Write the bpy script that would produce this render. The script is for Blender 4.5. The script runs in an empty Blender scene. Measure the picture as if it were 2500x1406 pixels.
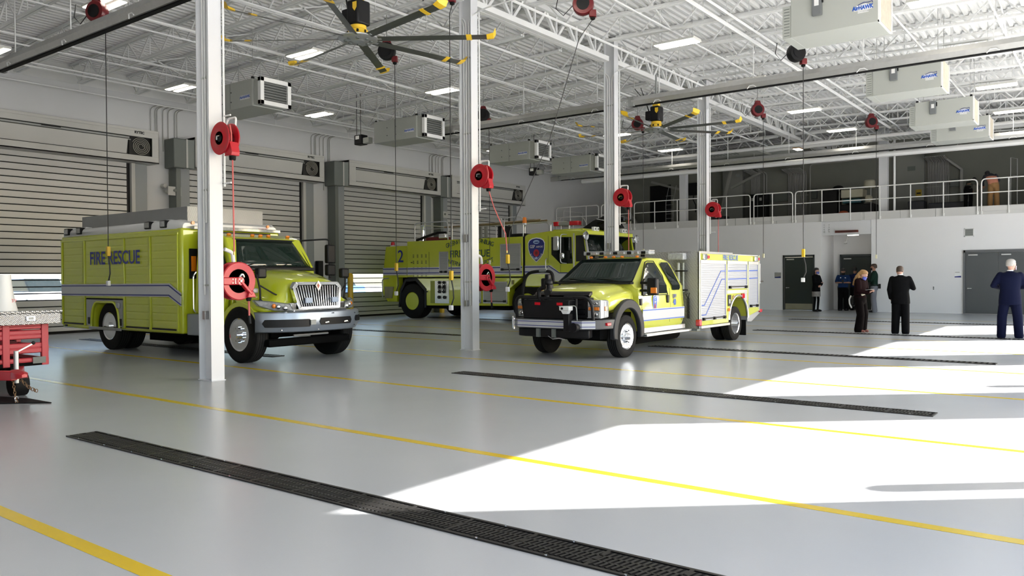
import bpy, bmesh, math, random
from math import sin, cos, pi, radians, sqrt, atan2
from mathutils import Vector, Matrix
random.seed(7)
S = bpy.context.scene
COL = S.collection
# ---------------- camera, world, sun, exposure ----------------
cd = bpy.data.cameras.new('camera'); cam = bpy.data.objects.new('camera', cd); COL.objects.link(cam)
cd.sensor_width = 36.0; cd.lens = 1957.459/2500*36; cd.clip_end = 500; cd.clip_start = 0.05
CAMZ = 1.55
cam.matrix_world = (Matrix.Translation((0, 0, CAMZ)) @ Matrix.Rotation(0.64907, 4, 'Z') @ Matrix.Rotation(pi/2-0.013777, 4, 'X')
                    @ Matrix.Rotation(-0.005692, 4, 'Z'))
S.camera = cam
S.view_settings.view_transform = 'Standard'; S.view_settings.look = 'None'
S.view_settings.gamma = 1; S.view_settings.use_curve_mapping = False
S.view_settings.exposure = 0.45
SUN_AZ = atan2(0.86, 1.0)            # the sun stands towards +X +Y
SUN_EL = radians(31.4)
w = bpy.data.worlds.new('world'); S.world = w; w.use_nodes = True
nt = w.node_tree; nt.nodes.clear()
sky = nt.nodes.new('ShaderNodeTexSky'); sky.sky_type = 'NISHITA'; sky.sun_disc = False
sky.sun_elevation = SUN_EL; sky.sun_rotation = pi/2 - SUN_AZ; sky.air_density = 1.0; sky.dust_density = 1.5; sky.ozone_density = 1.0
bg = nt.nodes.new('ShaderNodeBackground'); bg.inputs['Strength'].default_value = 0.7
ow = nt.nodes.new('ShaderNodeOutputWorld')
nt.links.new(sky.outputs[0], bg.inputs[0]); nt.links.new(bg.outputs[0], ow.inputs[0])
sd = bpy.data.lights.new('sun', 'SUN'); sd.energy = 34.0; sd.angle = radians(0.7); sd.color = (1.0, 0.972, 0.935)
sun = bpy.data.objects.new('sun', sd); COL.objects.link(sun)
sdir = Vector((-cos(SUN_EL)*cos(SUN_AZ), -cos(SUN_EL)*sin(SUN_AZ), -sin(SUN_EL)))
sun.rotation_euler = sdir.to_track_quat('-Z', 'Y').to_euler(); sun.location = (20, 20, 25)
DOORS_R = [(-9.8, -6.1), (-3.6, 0.1), (2.6, 6.3), (8.8, 12.5), (15.0, 18.7), (21.3, 25.0), (27.6, 31.3)]
for k, (a, b) in enumerate(DOORS_R):    # daylight portals that fill the real door openings
    ad = bpy.data.lights.new('portal', 'AREA'); ad.shape = 'RECTANGLE'; ad.size = 5.0; ad.size_y = b-a
    ao = bpy.data.objects.new('portal', ad); COL.objects.link(ao)
    ao.location = (2.6, (a+b)/2, 2.5); ao.rotation_euler = (0, pi/2, 0)
    try: ad.cycles.is_portal = True
    except Exception: pass
S.cycles.max_bounces = 8; S.cycles.diffuse_bounces = 5; S.cycles.glossy_bounces = 3; S.cycles.transmission_bounces = 6
S.cycles.sample_clamp_indirect = 6.0; S.cycles.caustics_reflective = False; S.cycles.caustics_refractive = False
S.cycles.use_denoising = True
# ---------------- materials ----------------
MATS = {}
def mat(name, col, rough=0.5, metal=0.0, spec=0.5, coat=0.0, emit=None, estr=1.0, var=0.0, vscale=4.0, bump=0.0, bscale=40.0, trans=0.0, alpha=1.0):
    if name in MATS: return MATS[name]
    m = bpy.data.materials.new(name); m.use_nodes = True; MATS[name] = m
    t = m.node_tree; b = t.nodes['Principled BSDF']
    c = tuple(col)+(1,) if len(col) == 3 else col
    b.inputs['Base Color'].default_value = c
    b.inputs['Roughness'].default_value = rough; b.inputs['Metallic'].default_value = metal
    b.inputs['Specular IOR Level'].default_value = spec; b.inputs['Coat Weight'].default_value = coat
    b.inputs['Coat Roughness'].default_value = 0.05
    b.inputs['Transmission Weight'].default_value = trans; b.inputs['Alpha'].default_value = alpha
    if emit: b.inputs['Emission Color'].default_value = tuple(emit)+(1,); b.inputs['Emission Strength'].default_value = estr
    tc = t.nodes.new('ShaderNodeTexCoord')
    n = t.nodes.new('ShaderNodeTexNoise'); n.inputs['Scale'].default_value = vscale; n.inputs['Detail'].default_value = 4
    t.links.new(tc.outputs['Object'], n.inputs['Vector'])
    if var > 0:
        r = t.nodes.new('ShaderNodeMapRange'); r.inputs['To Min'].default_value = 1-var; r.inputs['To Max'].default_value = 1+var
        t.links.new(n.outputs['Fac'], r.inputs['Value'])
        mx = t.nodes.new('ShaderNodeVectorMath'); mx.operation = 'SCALE'; mx.inputs[0].default_value = c[:3]
        t.links.new(r.outputs[0], mx.inputs['Scale']); t.links.new(mx.outputs[0], b.inputs['Base Color'])
    if bump > 0:
        n2 = t.nodes.new('ShaderNodeTexNoise'); n2.inputs['Scale'].default_value = bscale; n2.inputs['Detail'].default_value = 3
        t.links.new(tc.outputs['Object'], n2.inputs['Vector'])
        bp = t.nodes.new('ShaderNodeBump'); bp.inputs['Strength'].default_value = bump; bp.inputs['Distance'].default_value = 0.01
        t.links.new(n2.outputs['Fac'], bp.inputs['Height']); t.links.new(bp.outputs[0], b.inputs['Normal'])
    return m
WHITE = mat('white_painted_steel', (0.76, 0.765, 0.76), 0.45, var=0.03)
CEILW = mat('white_painted_deck', (0.75, 0.755, 0.75), 0.6, var=0.03, vscale=1.5)
WALLM = mat('painted_block', (0.56, 0.565, 0.57), 0.7, var=0.03, vscale=1.2)
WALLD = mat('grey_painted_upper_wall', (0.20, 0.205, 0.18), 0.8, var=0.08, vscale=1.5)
COLM = mat('column_paint', (0.66, 0.67, 0.69), 0.4, var=0.02)
GREYL = mat('light_grey_enamel', (0.40, 0.415, 0.385), 0.45, var=0.02)
GREYM = mat('mid_grey_steel', (0.30, 0.31, 0.30), 0.45, metal=0.2, var=0.05)
GREYD = mat('dark_grey_green_box', (0.13, 0.145, 0.135), 0.5, var=0.05)
GALV = mat('galvanised_steel', (0.50, 0.50, 0.49), 0.38, metal=0.75, var=0.12, vscale=9)
ALU = mat('brushed_aluminium', (0.62, 0.63, 0.64), 0.32, metal=0.85, var=0.06, vscale=12)
CHROME = mat('chrome', (0.8, 0.81, 0.83), 0.08, metal=1.0)
BLACK = mat('black_plastic', (0.007, 0.007, 0.008), 0.45, spec=0.25)
BLKG = mat('black_gloss', (0.005, 0.005, 0.006), 0.15, spec=0.3)
RUBBER = mat('rubber', (0.006, 0.006, 0.006), 0.7, spec=0.2, var=0.15, vscale=30)
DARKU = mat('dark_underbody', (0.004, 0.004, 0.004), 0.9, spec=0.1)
RED = mat('red_enamel', (0.46, 0.010, 0.020), 0.28, coat=0.3)
REDD = mat('dark_red_enamel', (0.14, 0.008, 0.012), 0.35)
PINKR = mat('faded_red_hose', (0.55, 0.12, 0.11), 0.5)
YEL = mat('safety_yellow', (0.66, 0.42, 0.015), 0.35)
LIME = mat('lime_yellow_paint', (0.48, 0.54, 0.02), 0.22, coat=0.8, var=0.015, vscale=1.5)
LIMEL = mat('pale_lime_yellow_paint', (0.61, 0.63, 0.08), 0.2, coat=0.8, var=0.015, vscale=1.5)
SILV = mat('silver_reflective_stripe', (0.50, 0.51, 0.53), 0.35)
NAVY = mat('navy_blue_vinyl', (0.012, 0.022, 0.19), 0.35)
BLUE = mat('royal_blue_vinyl', (0.015, 0.09, 0.45), 0.35)
DGREEN = mat('dark_green_vinyl', (0.015, 0.05, 0.035), 0.4)
AMBER = mat('amber_lens', (0.75, 0.20, 0.01), 0.15, coat=0.5)
REDL = mat('red_lens', (0.6, 0.01, 0.02), 0.12, coat=0.5)
LENS = mat('clear_lens', (0.36, 0.37, 0.38), 0.08, coat=0.5, var=0.5, vscale=18)
GLASS = mat('tinted_glass', (0.004, 0.008, 0.007), 0.03, spec=0.45)
GLASSG = mat('green_windscreen_glass', (0.008, 0.018, 0.014), 0.03, spec=0.5)
DOORD = mat('dark_green_door_paint', (0.022, 0.030, 0.028), 0.35)
DOORG = mat('slate_grey_door_paint', (0.075, 0.082, 0.085), 0.45, var=0.04)
EPLIT = mat('lamp_diffuser', (0.9, 0.88, 0.82), 0.4, emit=(1.0, 0.93, 0.80), estr=9.0)
# ---------------- mesh builder ----------------
class MB:
    def __init__(s): s.v = []; s.f = []; s.m = []; s.cur = 0
    def add(s, vs, fs):
        n = len(s.v); s.v += [tuple(v) for v in vs]; s.f += [tuple(i+n for i in f) for f in fs]; s.m += [s.cur]*len(fs); return s
    def box(s, x0, x1, y0, y1, z0, z1):
        if x0 > x1: x0, x1 = x1, x0
        if y0 > y1: y0, y1 = y1, y0
        if z0 > z1: z0, z1 = z1, z0
        return s.add([(x0,y0,z0),(x1,y0,z0),(x1,y1,z0),(x0,y1,z0),(x0,y0,z1),(x1,y0,z1),(x1,y1,z1),(x0,y1,z1)],
              [(0,3,2,1),(4,5,6,7),(0,1,5,4),(1,2,6,5),(2,3,7,6),(3,0,4,7)])
    def cbox(s, c, d): return s.box(c[0]-d[0]/2, c[0]+d[0]/2, c[1]-d[1]/2, c[1]+d[1]/2, c[2]-d[2]/2, c[2]+d[2]/2)
    def prism(s, pts, ax, a, b):
        # pts in the plane of the two other axes: ax 'x' -> (y,z); 'y' -> (x,z); 'z' -> (x,y)
        A = 0.0
        for i in range(len(pts)): p, q = pts[i], pts[(i+1) % len(pts)]; A += p[0]*q[1]-q[0]*p[1]
        pts = list(pts) if A > 0 else list(pts)[::-1]
        if a > b: a, b = b, a
        def P(u, v, t): return {'x': (t,u,v), 'y': (u,t,v), 'z': (u,v,t)}[ax]
        n = len(pts); vs = [P(p[0], p[1], a) for p in pts]+[P(p[0], p[1], b) for p in pts]
        fs = [tuple(range(n))[::-1], tuple(range(n, 2*n))]+[(i, (i+1) % n, n+(i+1) % n, n+i) for i in range(n)]
        if ax == 'y': fs = [f[::-1] for f in fs]
        return s.add(vs, fs)
    def bar(s, p, q, w=0.05, h=None, up=(0, 0, 1)):
        h = h or w; p = Vector(p); q = Vector(q); d = (q-p)
        if d.length < 1e-6: return s
        d.normalize(); u = Vector(up)
        if abs(d.dot(u)) > 0.98: u = Vector((1, 0, 0))
        a = d.cross(u).normalized(); b = a.cross(d)
        vs = []
        for o in (p, q):
            for i, j in ((-1,-1),(1,-1),(1,1),(-1,1)): vs.append(o+a*(i*w/2)+b*(j*h/2))
        return s.add(vs, [(0,1,2,3),(7,6,5,4),(0,4,5,1),(1,5,6,2),(2,6,7,3),(3,7,4,0)])
    def tube(s, path, r, n=8, caps=True, closed=False):
        pts = [Vector(p) for p in path]; L = len(pts); rr = r if isinstance(r, (list, tuple)) else [r]*L
        ref = None; rings = []
        for i, p in enumerate(pts):
            if closed: d = (pts[(i+1) % L]-pts[i-1])
            else: d = (pts[min(i+1, L-1)]-pts[max(i-1, 0)])
            d.normalize()
            if ref is None:
                ref = Vector((0, 0, 1)) if abs(d.z) < 0.9 else Vector((1, 0, 0))
            a = (ref-d*ref.dot(d)).normalized(); ref = a; b = d.cross(a)
            rings.append([p+(a*cos(2*pi*k/n)+b*sin(2*pi*k/n))*rr[i] for k in range(n)])
        vs = [v for R in rings for v in R]; fs = []
        for i in range(L if closed else L-1):
            j = (i+1) % L
            for k in range(n): fs.append((i*n+k, i*n+(k+1) % n, j*n+(k+1) % n, j*n+k))
        if caps and not closed: fs.append(tuple(range(n))[::-1]); fs.append(tuple((L-1)*n+k for k in range(n)))
        return s.add(vs, fs)
    def cyl(s, p, q, r, n=16, r2=None): return s.tube([p, q], [r, r if r2 is None else r2], n)
    def lathe(s, prof, c=(0, 0, 0), ax='z', n=24, a0=0, a1=2*pi, sy=1.0):
        # prof = list of (r, h)
        full = abs(a1-a0-2*pi) < 1e-6; m = n if full else n+1; vs = []
        for (r, h) in prof:
            for k in range(m):
                a = a0+(a1-a0)*k/n; u, v = r*cos(a), r*sin(a)*sy
                p = {'z': (u, v, h), 'y': (v, h, u), 'x': (h, u, v)}[ax]
                vs.append((p[0]+c[0], p[1]+c[1], p[2]+c[2]))
        fs = []
        for i in range(len(prof)-1):
            for k in range(n if full else n):
                k2 = (k+1) % m
                fs.append((i*m+k, i*m+k2, (i+1)*m+k2, (i+1)*m+k))
        if full:
            if prof[0][0] > 1e-4: fs.append(tuple(range(m))[::-1])
            if prof[-1][0] > 1e-4: fs.append(tuple((len(prof)-1)*m+k for k in range(m)))
        return s.add(vs, fs)
    def sphere(s, c, r, sc=(1, 1, 1), n=12, m=8):
        prof = [(r*sin(pi*i/m), -r*cos(pi*i/m)) for i in range(m+1)]
        k = len(s.v); s.lathe(prof, (0, 0, 0), 'z', n)
        for i in range(k, len(s.v)): v = s.v[i]; s.v[i] = (v[0]*sc[0]+c[0], v[1]*sc[1]+c[1], v[2]*sc[2]+c[2])
        return s
    def loft(s, secs, caps=True):
        n = len(secs[0]); vs = [p for S_ in secs for p in S_]; fs = []
        for i in range(len(secs)-1):
            for k in range(n): fs.append((i*n+k, i*n+(k+1) % n, (i+1)*n+(k+1) % n, (i+1)*n+k))
        if caps: fs.append(tuple(range(n))[::-1]); fs.append(tuple((len(secs)-1)*n+k for k in range(n)))
        return s.add(vs, fs)
    def grid(s, P):   # P[i][j] points
        n = len(P[0]); return s.add([p for r in P for p in r], [(i*n+j, i*n+j+1, (i+1)*n+j+1, (i+1)*n+j) for i in range(len(P)-1) for j in range(n-1)])
    def quad(s, a, b, c, d): return s.add([a, b, c, d], [(0, 1, 2, 3)])
    def warp(s, fn, i0=0): s.v = s.v[:i0]+[fn(*v) for v in s.v[i0:]]; return s
    def xf(s, M, i0=0): s.v = s.v[:i0]+[tuple(M @ Vector(v)) for v in s.v[i0:]]; return s
def link(o, parent=None):
    COL.objects.link(o)
    if parent is not None: o.parent = parent
    return o
def build(mb, name, mats, parent=None, bev=0.0, smooth=True, seg=2, angle=35, fix=True, sub=0, solid=0.0, at=None):
    """mesh object; vertices are in world axes; with a parent they are shifted to the parent's own frame"""
    me = bpy.data.meshes.new(name); off = Vector((0, 0, 0))
    if parent is not None:
        p = parent
        while p is not None: off += p.location; p = p.parent
    if at is not None: off = off+Vector(at)
    me.from_pydata([tuple(Vector(v)-off) for v in mb.v], [], mb.f)
    ml = mats if isinstance(mats, (list, tuple)) else [mats]
    for m in ml: me.materials.append(m)
    if len(ml) > 1: me.polygons.foreach_set('material_index', mb.m)
    if fix:
        bm = bmesh.new(); bm.from_mesh(me); bmesh.ops.recalc_face_normals(bm, faces=bm.faces); bm.to_mesh(me); bm.free()
    if smooth:
        me.polygons.foreach_set('use_smooth', [True]*len(me.polygons)); me.set_sharp_from_angle(angle=radians(angle))
    me.update()
    o = bpy.data.objects.new(name, me); link(o, parent)
    if at is not None: o.location = at
    if bev > 0:
        b = o.modifiers.new('bevel', 'BEVEL'); b.width = bev; b.segments = seg; b.limit_method = 'ANGLE'; b.angle_limit = radians(40)
        b.harden_normals = False
    if sub: q = o.modifiers.new('sub', 'SUBSURF'); q.levels = sub; q.render_levels = sub
    if solid: q = o.modifiers.new('solid', 'SOLIDIFY'); q.thickness = solid; q.offset = 0
    return o
def tag(o, label=None, cat=None, group=None, kind=None):
    if label: o['label'] = label
    if cat: o['category'] = cat
    if group: o['group'] = group
    if kind: o['kind'] = kind
    return o
def root(name, loc, label, cat, group=None):
    o = bpy.data.objects.new(name, None); o.empty_display_size = 0.1; o.location = loc; link(o); return tag(o, label, cat, group)
def struct(mb, name, m, parent=None, **k):
    o = build(mb, name, m, parent, **k)
    if parent is None: o['kind'] = 'structure'
    return o
def copy_tree(o, parent=None, loc=None, label=None, rot=None):
    c = o.copy(); link(c, parent)
    if loc is not None: c.location = loc
    if rot is not None: c.rotation_euler = rot
    if label: c['label'] = label
    for ch in list(o.children): copy_tree(ch, c)
    return c
FRAMES = {'-y': ((1,0,0),(0,0,1),(0,-1,0)), '+x': ((0,1,0),(0,0,1),(1,0,0)), '+y': ((-1,0,0),(0,0,1),(0,1,0)), '-x': ((0,-1,0),(0,0,1),(-1,0,0)), 'down': ((1,0,0),(0,1,0),(0,0,-1))}
def text(s, size, m, face, loc, parent=None, sx=1.0, bold=0.0, rot=0.0, name='lettering', align='CENTER', ext=0.001):
    cu = bpy.data.curves.new(name, 'FONT'); cu.body = s; cu.size = size; cu.align_x = align; cu.align_y = 'CENTER'
    cu.extrude = ext; cu.offset = bold; cu.materials.append(m); cu.resolution_u = 3
    tmp = bpy.data.objects.new(name, cu); me = bpy.data.meshes.new_from_object(tmp); me.name = name
    bpy.data.objects.remove(tmp); bpy.data.curves.remove(cu)
    o = bpy.data.objects.new(name, me); link(o, parent)
    X, Y, Z = FRAMES[face]
    M = Matrix((X, Y, Z)).transposed().to_4x4() @ Matrix.Rotation(rot, 4, 'Z')
    l = Vector(loc)
    p = parent
    while p is not None: l -= p.location; p = p.parent
    me.transform(M @ Matrix.Diagonal((sx, 1, 1, 1))); o.location = l
    return o
def arc(c, r, a0, a1, n=10, ax='y', sx=1.0):
    """points of an arc in a plane: 'y' -> (x,z), 'x' -> (y,z), 'z' -> (x,y) as 2-tuples"""
    return [(c[0]+r*sx*cos(a0+(a1-a0)*i/n), c[1]+r*sin(a0+(a1-a0)*i/n)) for i in range(n+1)]
def rrect(x0, x1, z0, z1, r, n=4):
    P = []
    for cx, cz, a in ((x1-r, z1-r, 0), (x0+r, z1-r, pi/2), (x0+r, z0+r, pi), (x1-r, z0+r, 3*pi/2)): P += arc((cx, cz), r, a, a+pi/2, n)
    return P
def fillet(pts, r, n=4):
    """round the corners of a 3-D path"""
    out = [Vector(pts[0])]
    for i in range(1, len(pts)-1):
        p, a, b = Vector(pts[i]), Vector(pts[i-1]), Vector(pts[i+1])
        u = (a-p); v = (b-p); d = min(r, u.length*0.49, v.length*0.49); u.normalize(); v.normalize()
        s, e = p+u*d, p+v*d
        for k in range(n+1):
            t = k/n; out.append(s*(1-t)**2+p*2*t*(1-t)+e*t*t)
    out.append(Vector(pts[-1])); return out
# ================= building shell =================
XL, XR, YB, YF, YM = -24.3, 2.0, -11.2, 35.9, 41.5
RIDGE = -11.15
def zdeck(x): return 8.15-0.025*abs(x-RIDGE)
def holes_wall(mb, ax, a, b, u0, u1, z0, z1, holes):
    us = sorted({u0, u1}|{h for H in holes for h in H[:2]}); zs = sorted({z0, z1}|{h for H in holes for h in H[2:]})
    us = [u for u in us if u0 <= u <= u1]; zs = [z for z in zs if z0 <= z <= z1]
    for i in range(len(us)-1):
        run = None
        for j in range(len(zs)-1):
            uc, zc = (us[i]+us[i+1])/2, (zs[j]+zs[j+1])/2
            solid = not any(H[0] < uc < H[1] and H[2] < zc < H[3] for H in holes)
            if solid and run is None: run = zs[j]
            if (not solid or j == len(zs)-2) and run is not None:
                top = zs[j] if not solid else zs[j+1]
                if ax == 'x': mb.box(a, b, us[i], us[i+1], run, top)
                else: mb.box(us[i], us[i+1], a, b, run, top)
                run = None
    return mb
# floor: grey epoxy
def epoxy():
    m = mat('grey_epoxy_floor', (0.29, 0.305, 0.315), 0.16, spec=0.5)
    t = m.node_tree; b = t.nodes['Principled BSDF']; tc = [n for n in t.nodes if n.type == 'TEX_COORD'][0]
    n1 = t.nodes.new('ShaderNodeTexNoise'); n1.inputs['Scale'].default_value = 0.35; n1.inputs['Detail'].default_value = 5
    n2 = t.nodes.new('ShaderNodeTexNoise'); n2.inputs['Scale'].default_value = 90; n2.inputs['Detail'].default_value = 2
    t.links.new(tc.outputs['Object'], n1.inputs[0]); t.links.new(tc.outputs['Object'], n2.inputs[0])
    r = t.nodes.new('ShaderNodeValToRGB'); r.color_ramp.elements[0].position = 0.3; r.color_ramp.elements[1].position = 0.7
    r.color_ramp.elements[0].color = (0.395, 0.405, 0.415, 1); r.color_ramp.elements[1].color = (0.43, 0.445, 0.455, 1)
    t.links.new(n1.outputs['Fac'], r.inputs[0]); t.links.new(r.outputs[0], b.inputs['Base Color'])
    r2 = t.nodes.new('ShaderNodeMapRange'); r2.inputs['To Min'].default_value = 0.2; r2.inputs['To Max'].default_value = 0.3
    t.links.new(n1.outputs['Fac'], r2.inputs['Value']); t.links.new(r2.outputs[0], b.inputs['Roughness'])
    bp = t.nodes.new('ShaderNodeBump'); bp.inputs['Strength'].default_value = 0.10; bp.inputs['Distance'].default_value = 0.003
    t.links.new(n2.outputs['Fac'], bp.inputs['Height']); t.links.new(bp.outputs[0], b.inputs['Normal'])
    return m
struct(MB().box(XL-0.4, XR+0.3, YB-0.2, YM+0.3, -0.3, 0), 'floor', epoxy())
CONC = mat('sunlit_concrete_apron', (0.62, 0.60, 0.56), 0.8, var=0.08, vscale=0.6)
struct(MB().box(XR+0.31, 90, -90, 90, -0.3, -0.03), 'apron', CONC)
struct(MB().box(-120, XL-0.41, -90, 110, -0.3, -0.03), 'apron', CONC)
# walls
DL = [(8.15, 12.35), (14.65, 18.85), (21.1, 25.35), (27.3, 31.6)]      # left door openings (Y)
mb = holes_wall(MB(), 'x', XL-0.3, XL, YB, YM, 0, 7.25, [(a, b, -1, 5.1) for a, b in DL])
struct(mb, 'wall_left', WALLM, smooth=False)
struct(MB().box(XL-0.3, XL-0.15, YB, YM, 7.25, 7.95), 'wall_left_upper', mat('upper_wall_panel', (0.70, 0.70, 0.69), 0.6, var=0.03), smooth=False)
DRX = [(-9.8, -6.0), (-3.7, 0.1), (2.5, 6.2), (8.74, 12.85), (15.0, 19.2), (21.3, 25.7), (27.9, 32.5)]
struct(holes_wall(MB(), 'x', XR, XR+0.3, YB, YM, 0, 8.0, [(a, b, -1, 5.15) for a, b in DRX]), 'wall_right', WALLM, smooth=False)
struct(MB().box(XL-0.3, XR+0.3, YB-0.3, YB, 0, 8.3), 'wall_near', WALLM, smooth=False)
# far wall under the mezzanine, with a recess
RX0, RX1 = -10.36, -8.32
mb = holes_wall(MB(), 'y', YF, YF+0.2, XL, XR, 0, 3.87, [(RX0, RX1, -1, 3.9), (-12.0, -10.66, -1, 2.43)])
struct(mb, 'wall_far', mat('painted_block_far', (0.74, 0.74, 0.75), 0.7, var=0.02, vscale=1.5), smooth=False)
WF = MATS['painted_block_far']
mb = MB(); mb.box(RX0-0.2, RX0, YF+0.2, 38.0, 0, 3.87); mb.box(RX1, RX1+0.2, YF+0.2, 38.0, 0, 3.87); mb.box(RX0-0.2, RX1+0.2, 37.8, 38.0, 0, 3.87)
struct(mb, 'wall_recess', WF, smooth=False)
mb = MB(); mb.box(RX0, RX1, YF+0.02, YF+0.30, 3.27, 3.87)
struct(mb, 'trim_recess_beam', COLM, smooth=False)
mb = MB()
for x in (RX0+0.12, RX0+0.33):
    for z in (3.42, 3.52, 3.62, 3.72): mb.cyl((x, YF+0.02, z), (x, YF, z), 0.018, 8)
struct(mb, 'trim_recess_bolts', GREYM)
# mezzanine slab and back wall
MZ = mat('mezzanine_fascia', (0.56, 0.56, 0.55), 0.6, var=0.02)
mb = MB(); mb.box(XL, XR, YF-0.02, YM, 3.87, 4.20)
x = XL+1.1
struct(mb, 'mezzanine_slab', MZ, smooth=False)
mb = MB()
for x in (-19.9, -16.1, -14.2, -12.3, -10.37, -9.14, -8.6, -7.2, -5.9, -2.6): mb.box(x-0.006, x+0.006, YF-0.03, YF-0.015, 3.87, 4.2)
struct(mb, 'trim_fascia_joints', GREYM, smooth=False)
struct(MB().box(RX0, -8.7, YF-0.07, YF-0.021, 3.86, 4.2), 'trim_fascia_plate', MZ, bev=0.004)
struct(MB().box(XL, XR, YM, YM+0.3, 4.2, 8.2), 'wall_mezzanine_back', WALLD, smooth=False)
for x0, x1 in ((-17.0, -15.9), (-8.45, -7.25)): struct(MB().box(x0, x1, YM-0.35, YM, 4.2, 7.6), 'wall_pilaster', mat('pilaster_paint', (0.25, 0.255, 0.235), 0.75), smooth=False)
# corrugated roof deck
mb = MB(); P = []; pitch = 0.20; x = XL-0.5
prof = [(0, 0.025), (0.075, 0.025), (0.1, -0.055), (0.175, -0.055)]
xs = []
while x < XR+0.4:
    for dx, dz in prof: xs.append((x+dx, dz))
    x += pitch
mb.grid([[(px, y, zdeck(px)+dz+0.055) for px, dz in xs] for y in (YB-0.3, YM+0.3)])
struct(mb, 'ceiling', CEILW, fix=False, smooth=False)
struct(MB().prism([(XL-0.9, zdeck(XL)+0.07), (RIDGE, zdeck(RIDGE)+0.09), (XR+0.6, zdeck(XR)+0.07), (XR+0.6, 8.5), (XL-0.9, 8.5)], 'y', YB-0.4, YM+0.4), 'ceiling_roof_slab', WHITE, smooth=False)
# ---- joists ----
def joist(y, x0, x1, first=None):
    n = 'roof_joist'; mb = MB()
    def pt(x, d): return (x, y, zdeck(x)-0.01-d)
    L = x1-x0; k = max(6, int(L/1.15)); inner = x0 if abs(x0-RIDGE) < 1 else x1
    for s in (-1, 1):
        for d, h in ((0.03, 0.055), (0.62, 0.05)):
            e0, e1 = (x0, x1) if d < 0.1 else (x0+0.5, x1-0.5)
            mb.bar((e0, y+s*0.042, pt(e0, d)[2]), (e1, y+s*0.042, pt(e1, d)[2]), 0.06, h)
    xs_ = [x0+0.5+(L-1.0)*i/k for i in range(k+1)]
    mb.bar(pt(x0+0.05, 0.05), pt(xs_[0], 0.60), 0.028); mb.bar(pt(x1-0.05, 0.05), pt(xs_[-1], 0.60), 0.028)
    for i in range(k):
        xm = (xs_[i]+xs_[i+1])/2
        mb.bar(pt(xs_[i], 0.6), pt(xm, 0.05), 0.034); mb.bar(pt(xm, 0.05), pt(xs_[i+1], 0.6), 0.034)
        mb.bar(pt(xm, 0.6), pt(xm, 0.05), 0.022)
    return build(mb, n, WHITE, smooth=False, fix=False)
jy = [-9.2+1.68*i for i in range(30)]
base = {}
for y in jy:
    if 35.2 < y < 36.6: continue
    for side, (x0, x1) in (('l', (XL-0.1, RIDGE-0.12)), ('r', (RIDGE+0.12, XR+0.1))):
        if side not in base: o = joist(y, x0, x1); base[side] = (o, y)
        else:
            b, y0 = base[side]; o = b.copy(); link(o); o.location = (0, y-y0, 0)
        tag(o, 'white open-web steel joist under the corrugated deck, '+('door wall side of the ridge girder' if side == 'l' else 'open bay side of the ridge girder'), 'joist', 'roof joists '+('over the shutter wall' if side == 'l' else 'over the open side'))
# ---- ridge girder along Y ----
for gi, (ga, gb) in enumerate(((YB, 6.98), (6.98, 13.1), (13.1, 19.1), (19.1, 25.15), (25.15, 35.4), (35.4, YM))):
    mb = MB(); L = gb-ga; k = int(L/1.0)
    for s in (-1, 1):
        mb.bar((RIDGE+s*0.065, ga+0.2, 8.03), (RIDGE+s*0.065, gb-0.2, 8.03), 0.11, 0.12)
        mb.bar((RIDGE+s*0.075, ga+0.2, 7.42), (RIDGE+s*0.075, gb-0.2, 7.42), 0.13, 0.13)
    ys = [ga+0.24+(L-0.48)*i/k for i in range(k+1)]
    for i in range(k):
        ym = (ys[i]+ys[i+1])/2
        mb.bar((RIDGE, ys[i], 8.0), (RIDGE, ym, 7.45), 0.07); mb.bar((RIDGE, ym, 7.45), (RIDGE, ys[i+1], 8.0), 0.07)
        mb.bar((RIDGE, ym, 7.45), (RIDGE, ym, 8.0), 0.05)
    o = build(mb, 'ridge_girder', WHITE, smooth=False)
    tag(o, 'white truss girder along the roof ridge, '+['nearest span overhead', 'span between the first and second columns', 'span between the second and third columns', 'span between the third and fourth columns', 'span from the fourth column to the mezzanine edge', 'span above the mezzanine'][gi], 'girder', 'ridge girder spans')
# mezzanine edge girder (beam along X over the mezzanine front)
def xgirder(y, z0, z1, label, k=26):
    mb = MB()
    for s in (-1, 1):
        mb.bar((XL, y+s*0.05, z1), (XR, y+s*0.05, z1), 0.08, 0.10); mb.bar((XL, y+s*0.05, z0), (XR, y+s*0.05, z0), 0.08, 0.10)
    for i in range(k):
        a = XL+(XR-XL)*i/k; b = XL+(XR-XL)*(i+1)/k; c = (a+b)/2
        mb.bar((a, y, z0), (c, y, z1), 0.05); mb.bar((c, y, z1), (b, y, z0), 0.05)
    o = build(mb, 'edge_girder', WHITE, smooth=False); tag(o, label, 'girder')
xgirder(35.6, 7.12, 7.74, 'white truss girder running above the mezzanine edge from wall to wall')
for zz in (6.75,):
    o = build(MB().box(XL, XR, 35.48, 35.58, zz-0.11, zz+0.11), 'steel_tie_beam', mat('tie_beam_paint', (0.42, 0.42, 0.39), 0.5), bev=0.005)
    tag(o, 'flat grey steel beam running the length of the mezzanine edge below the truss', 'beam')
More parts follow.
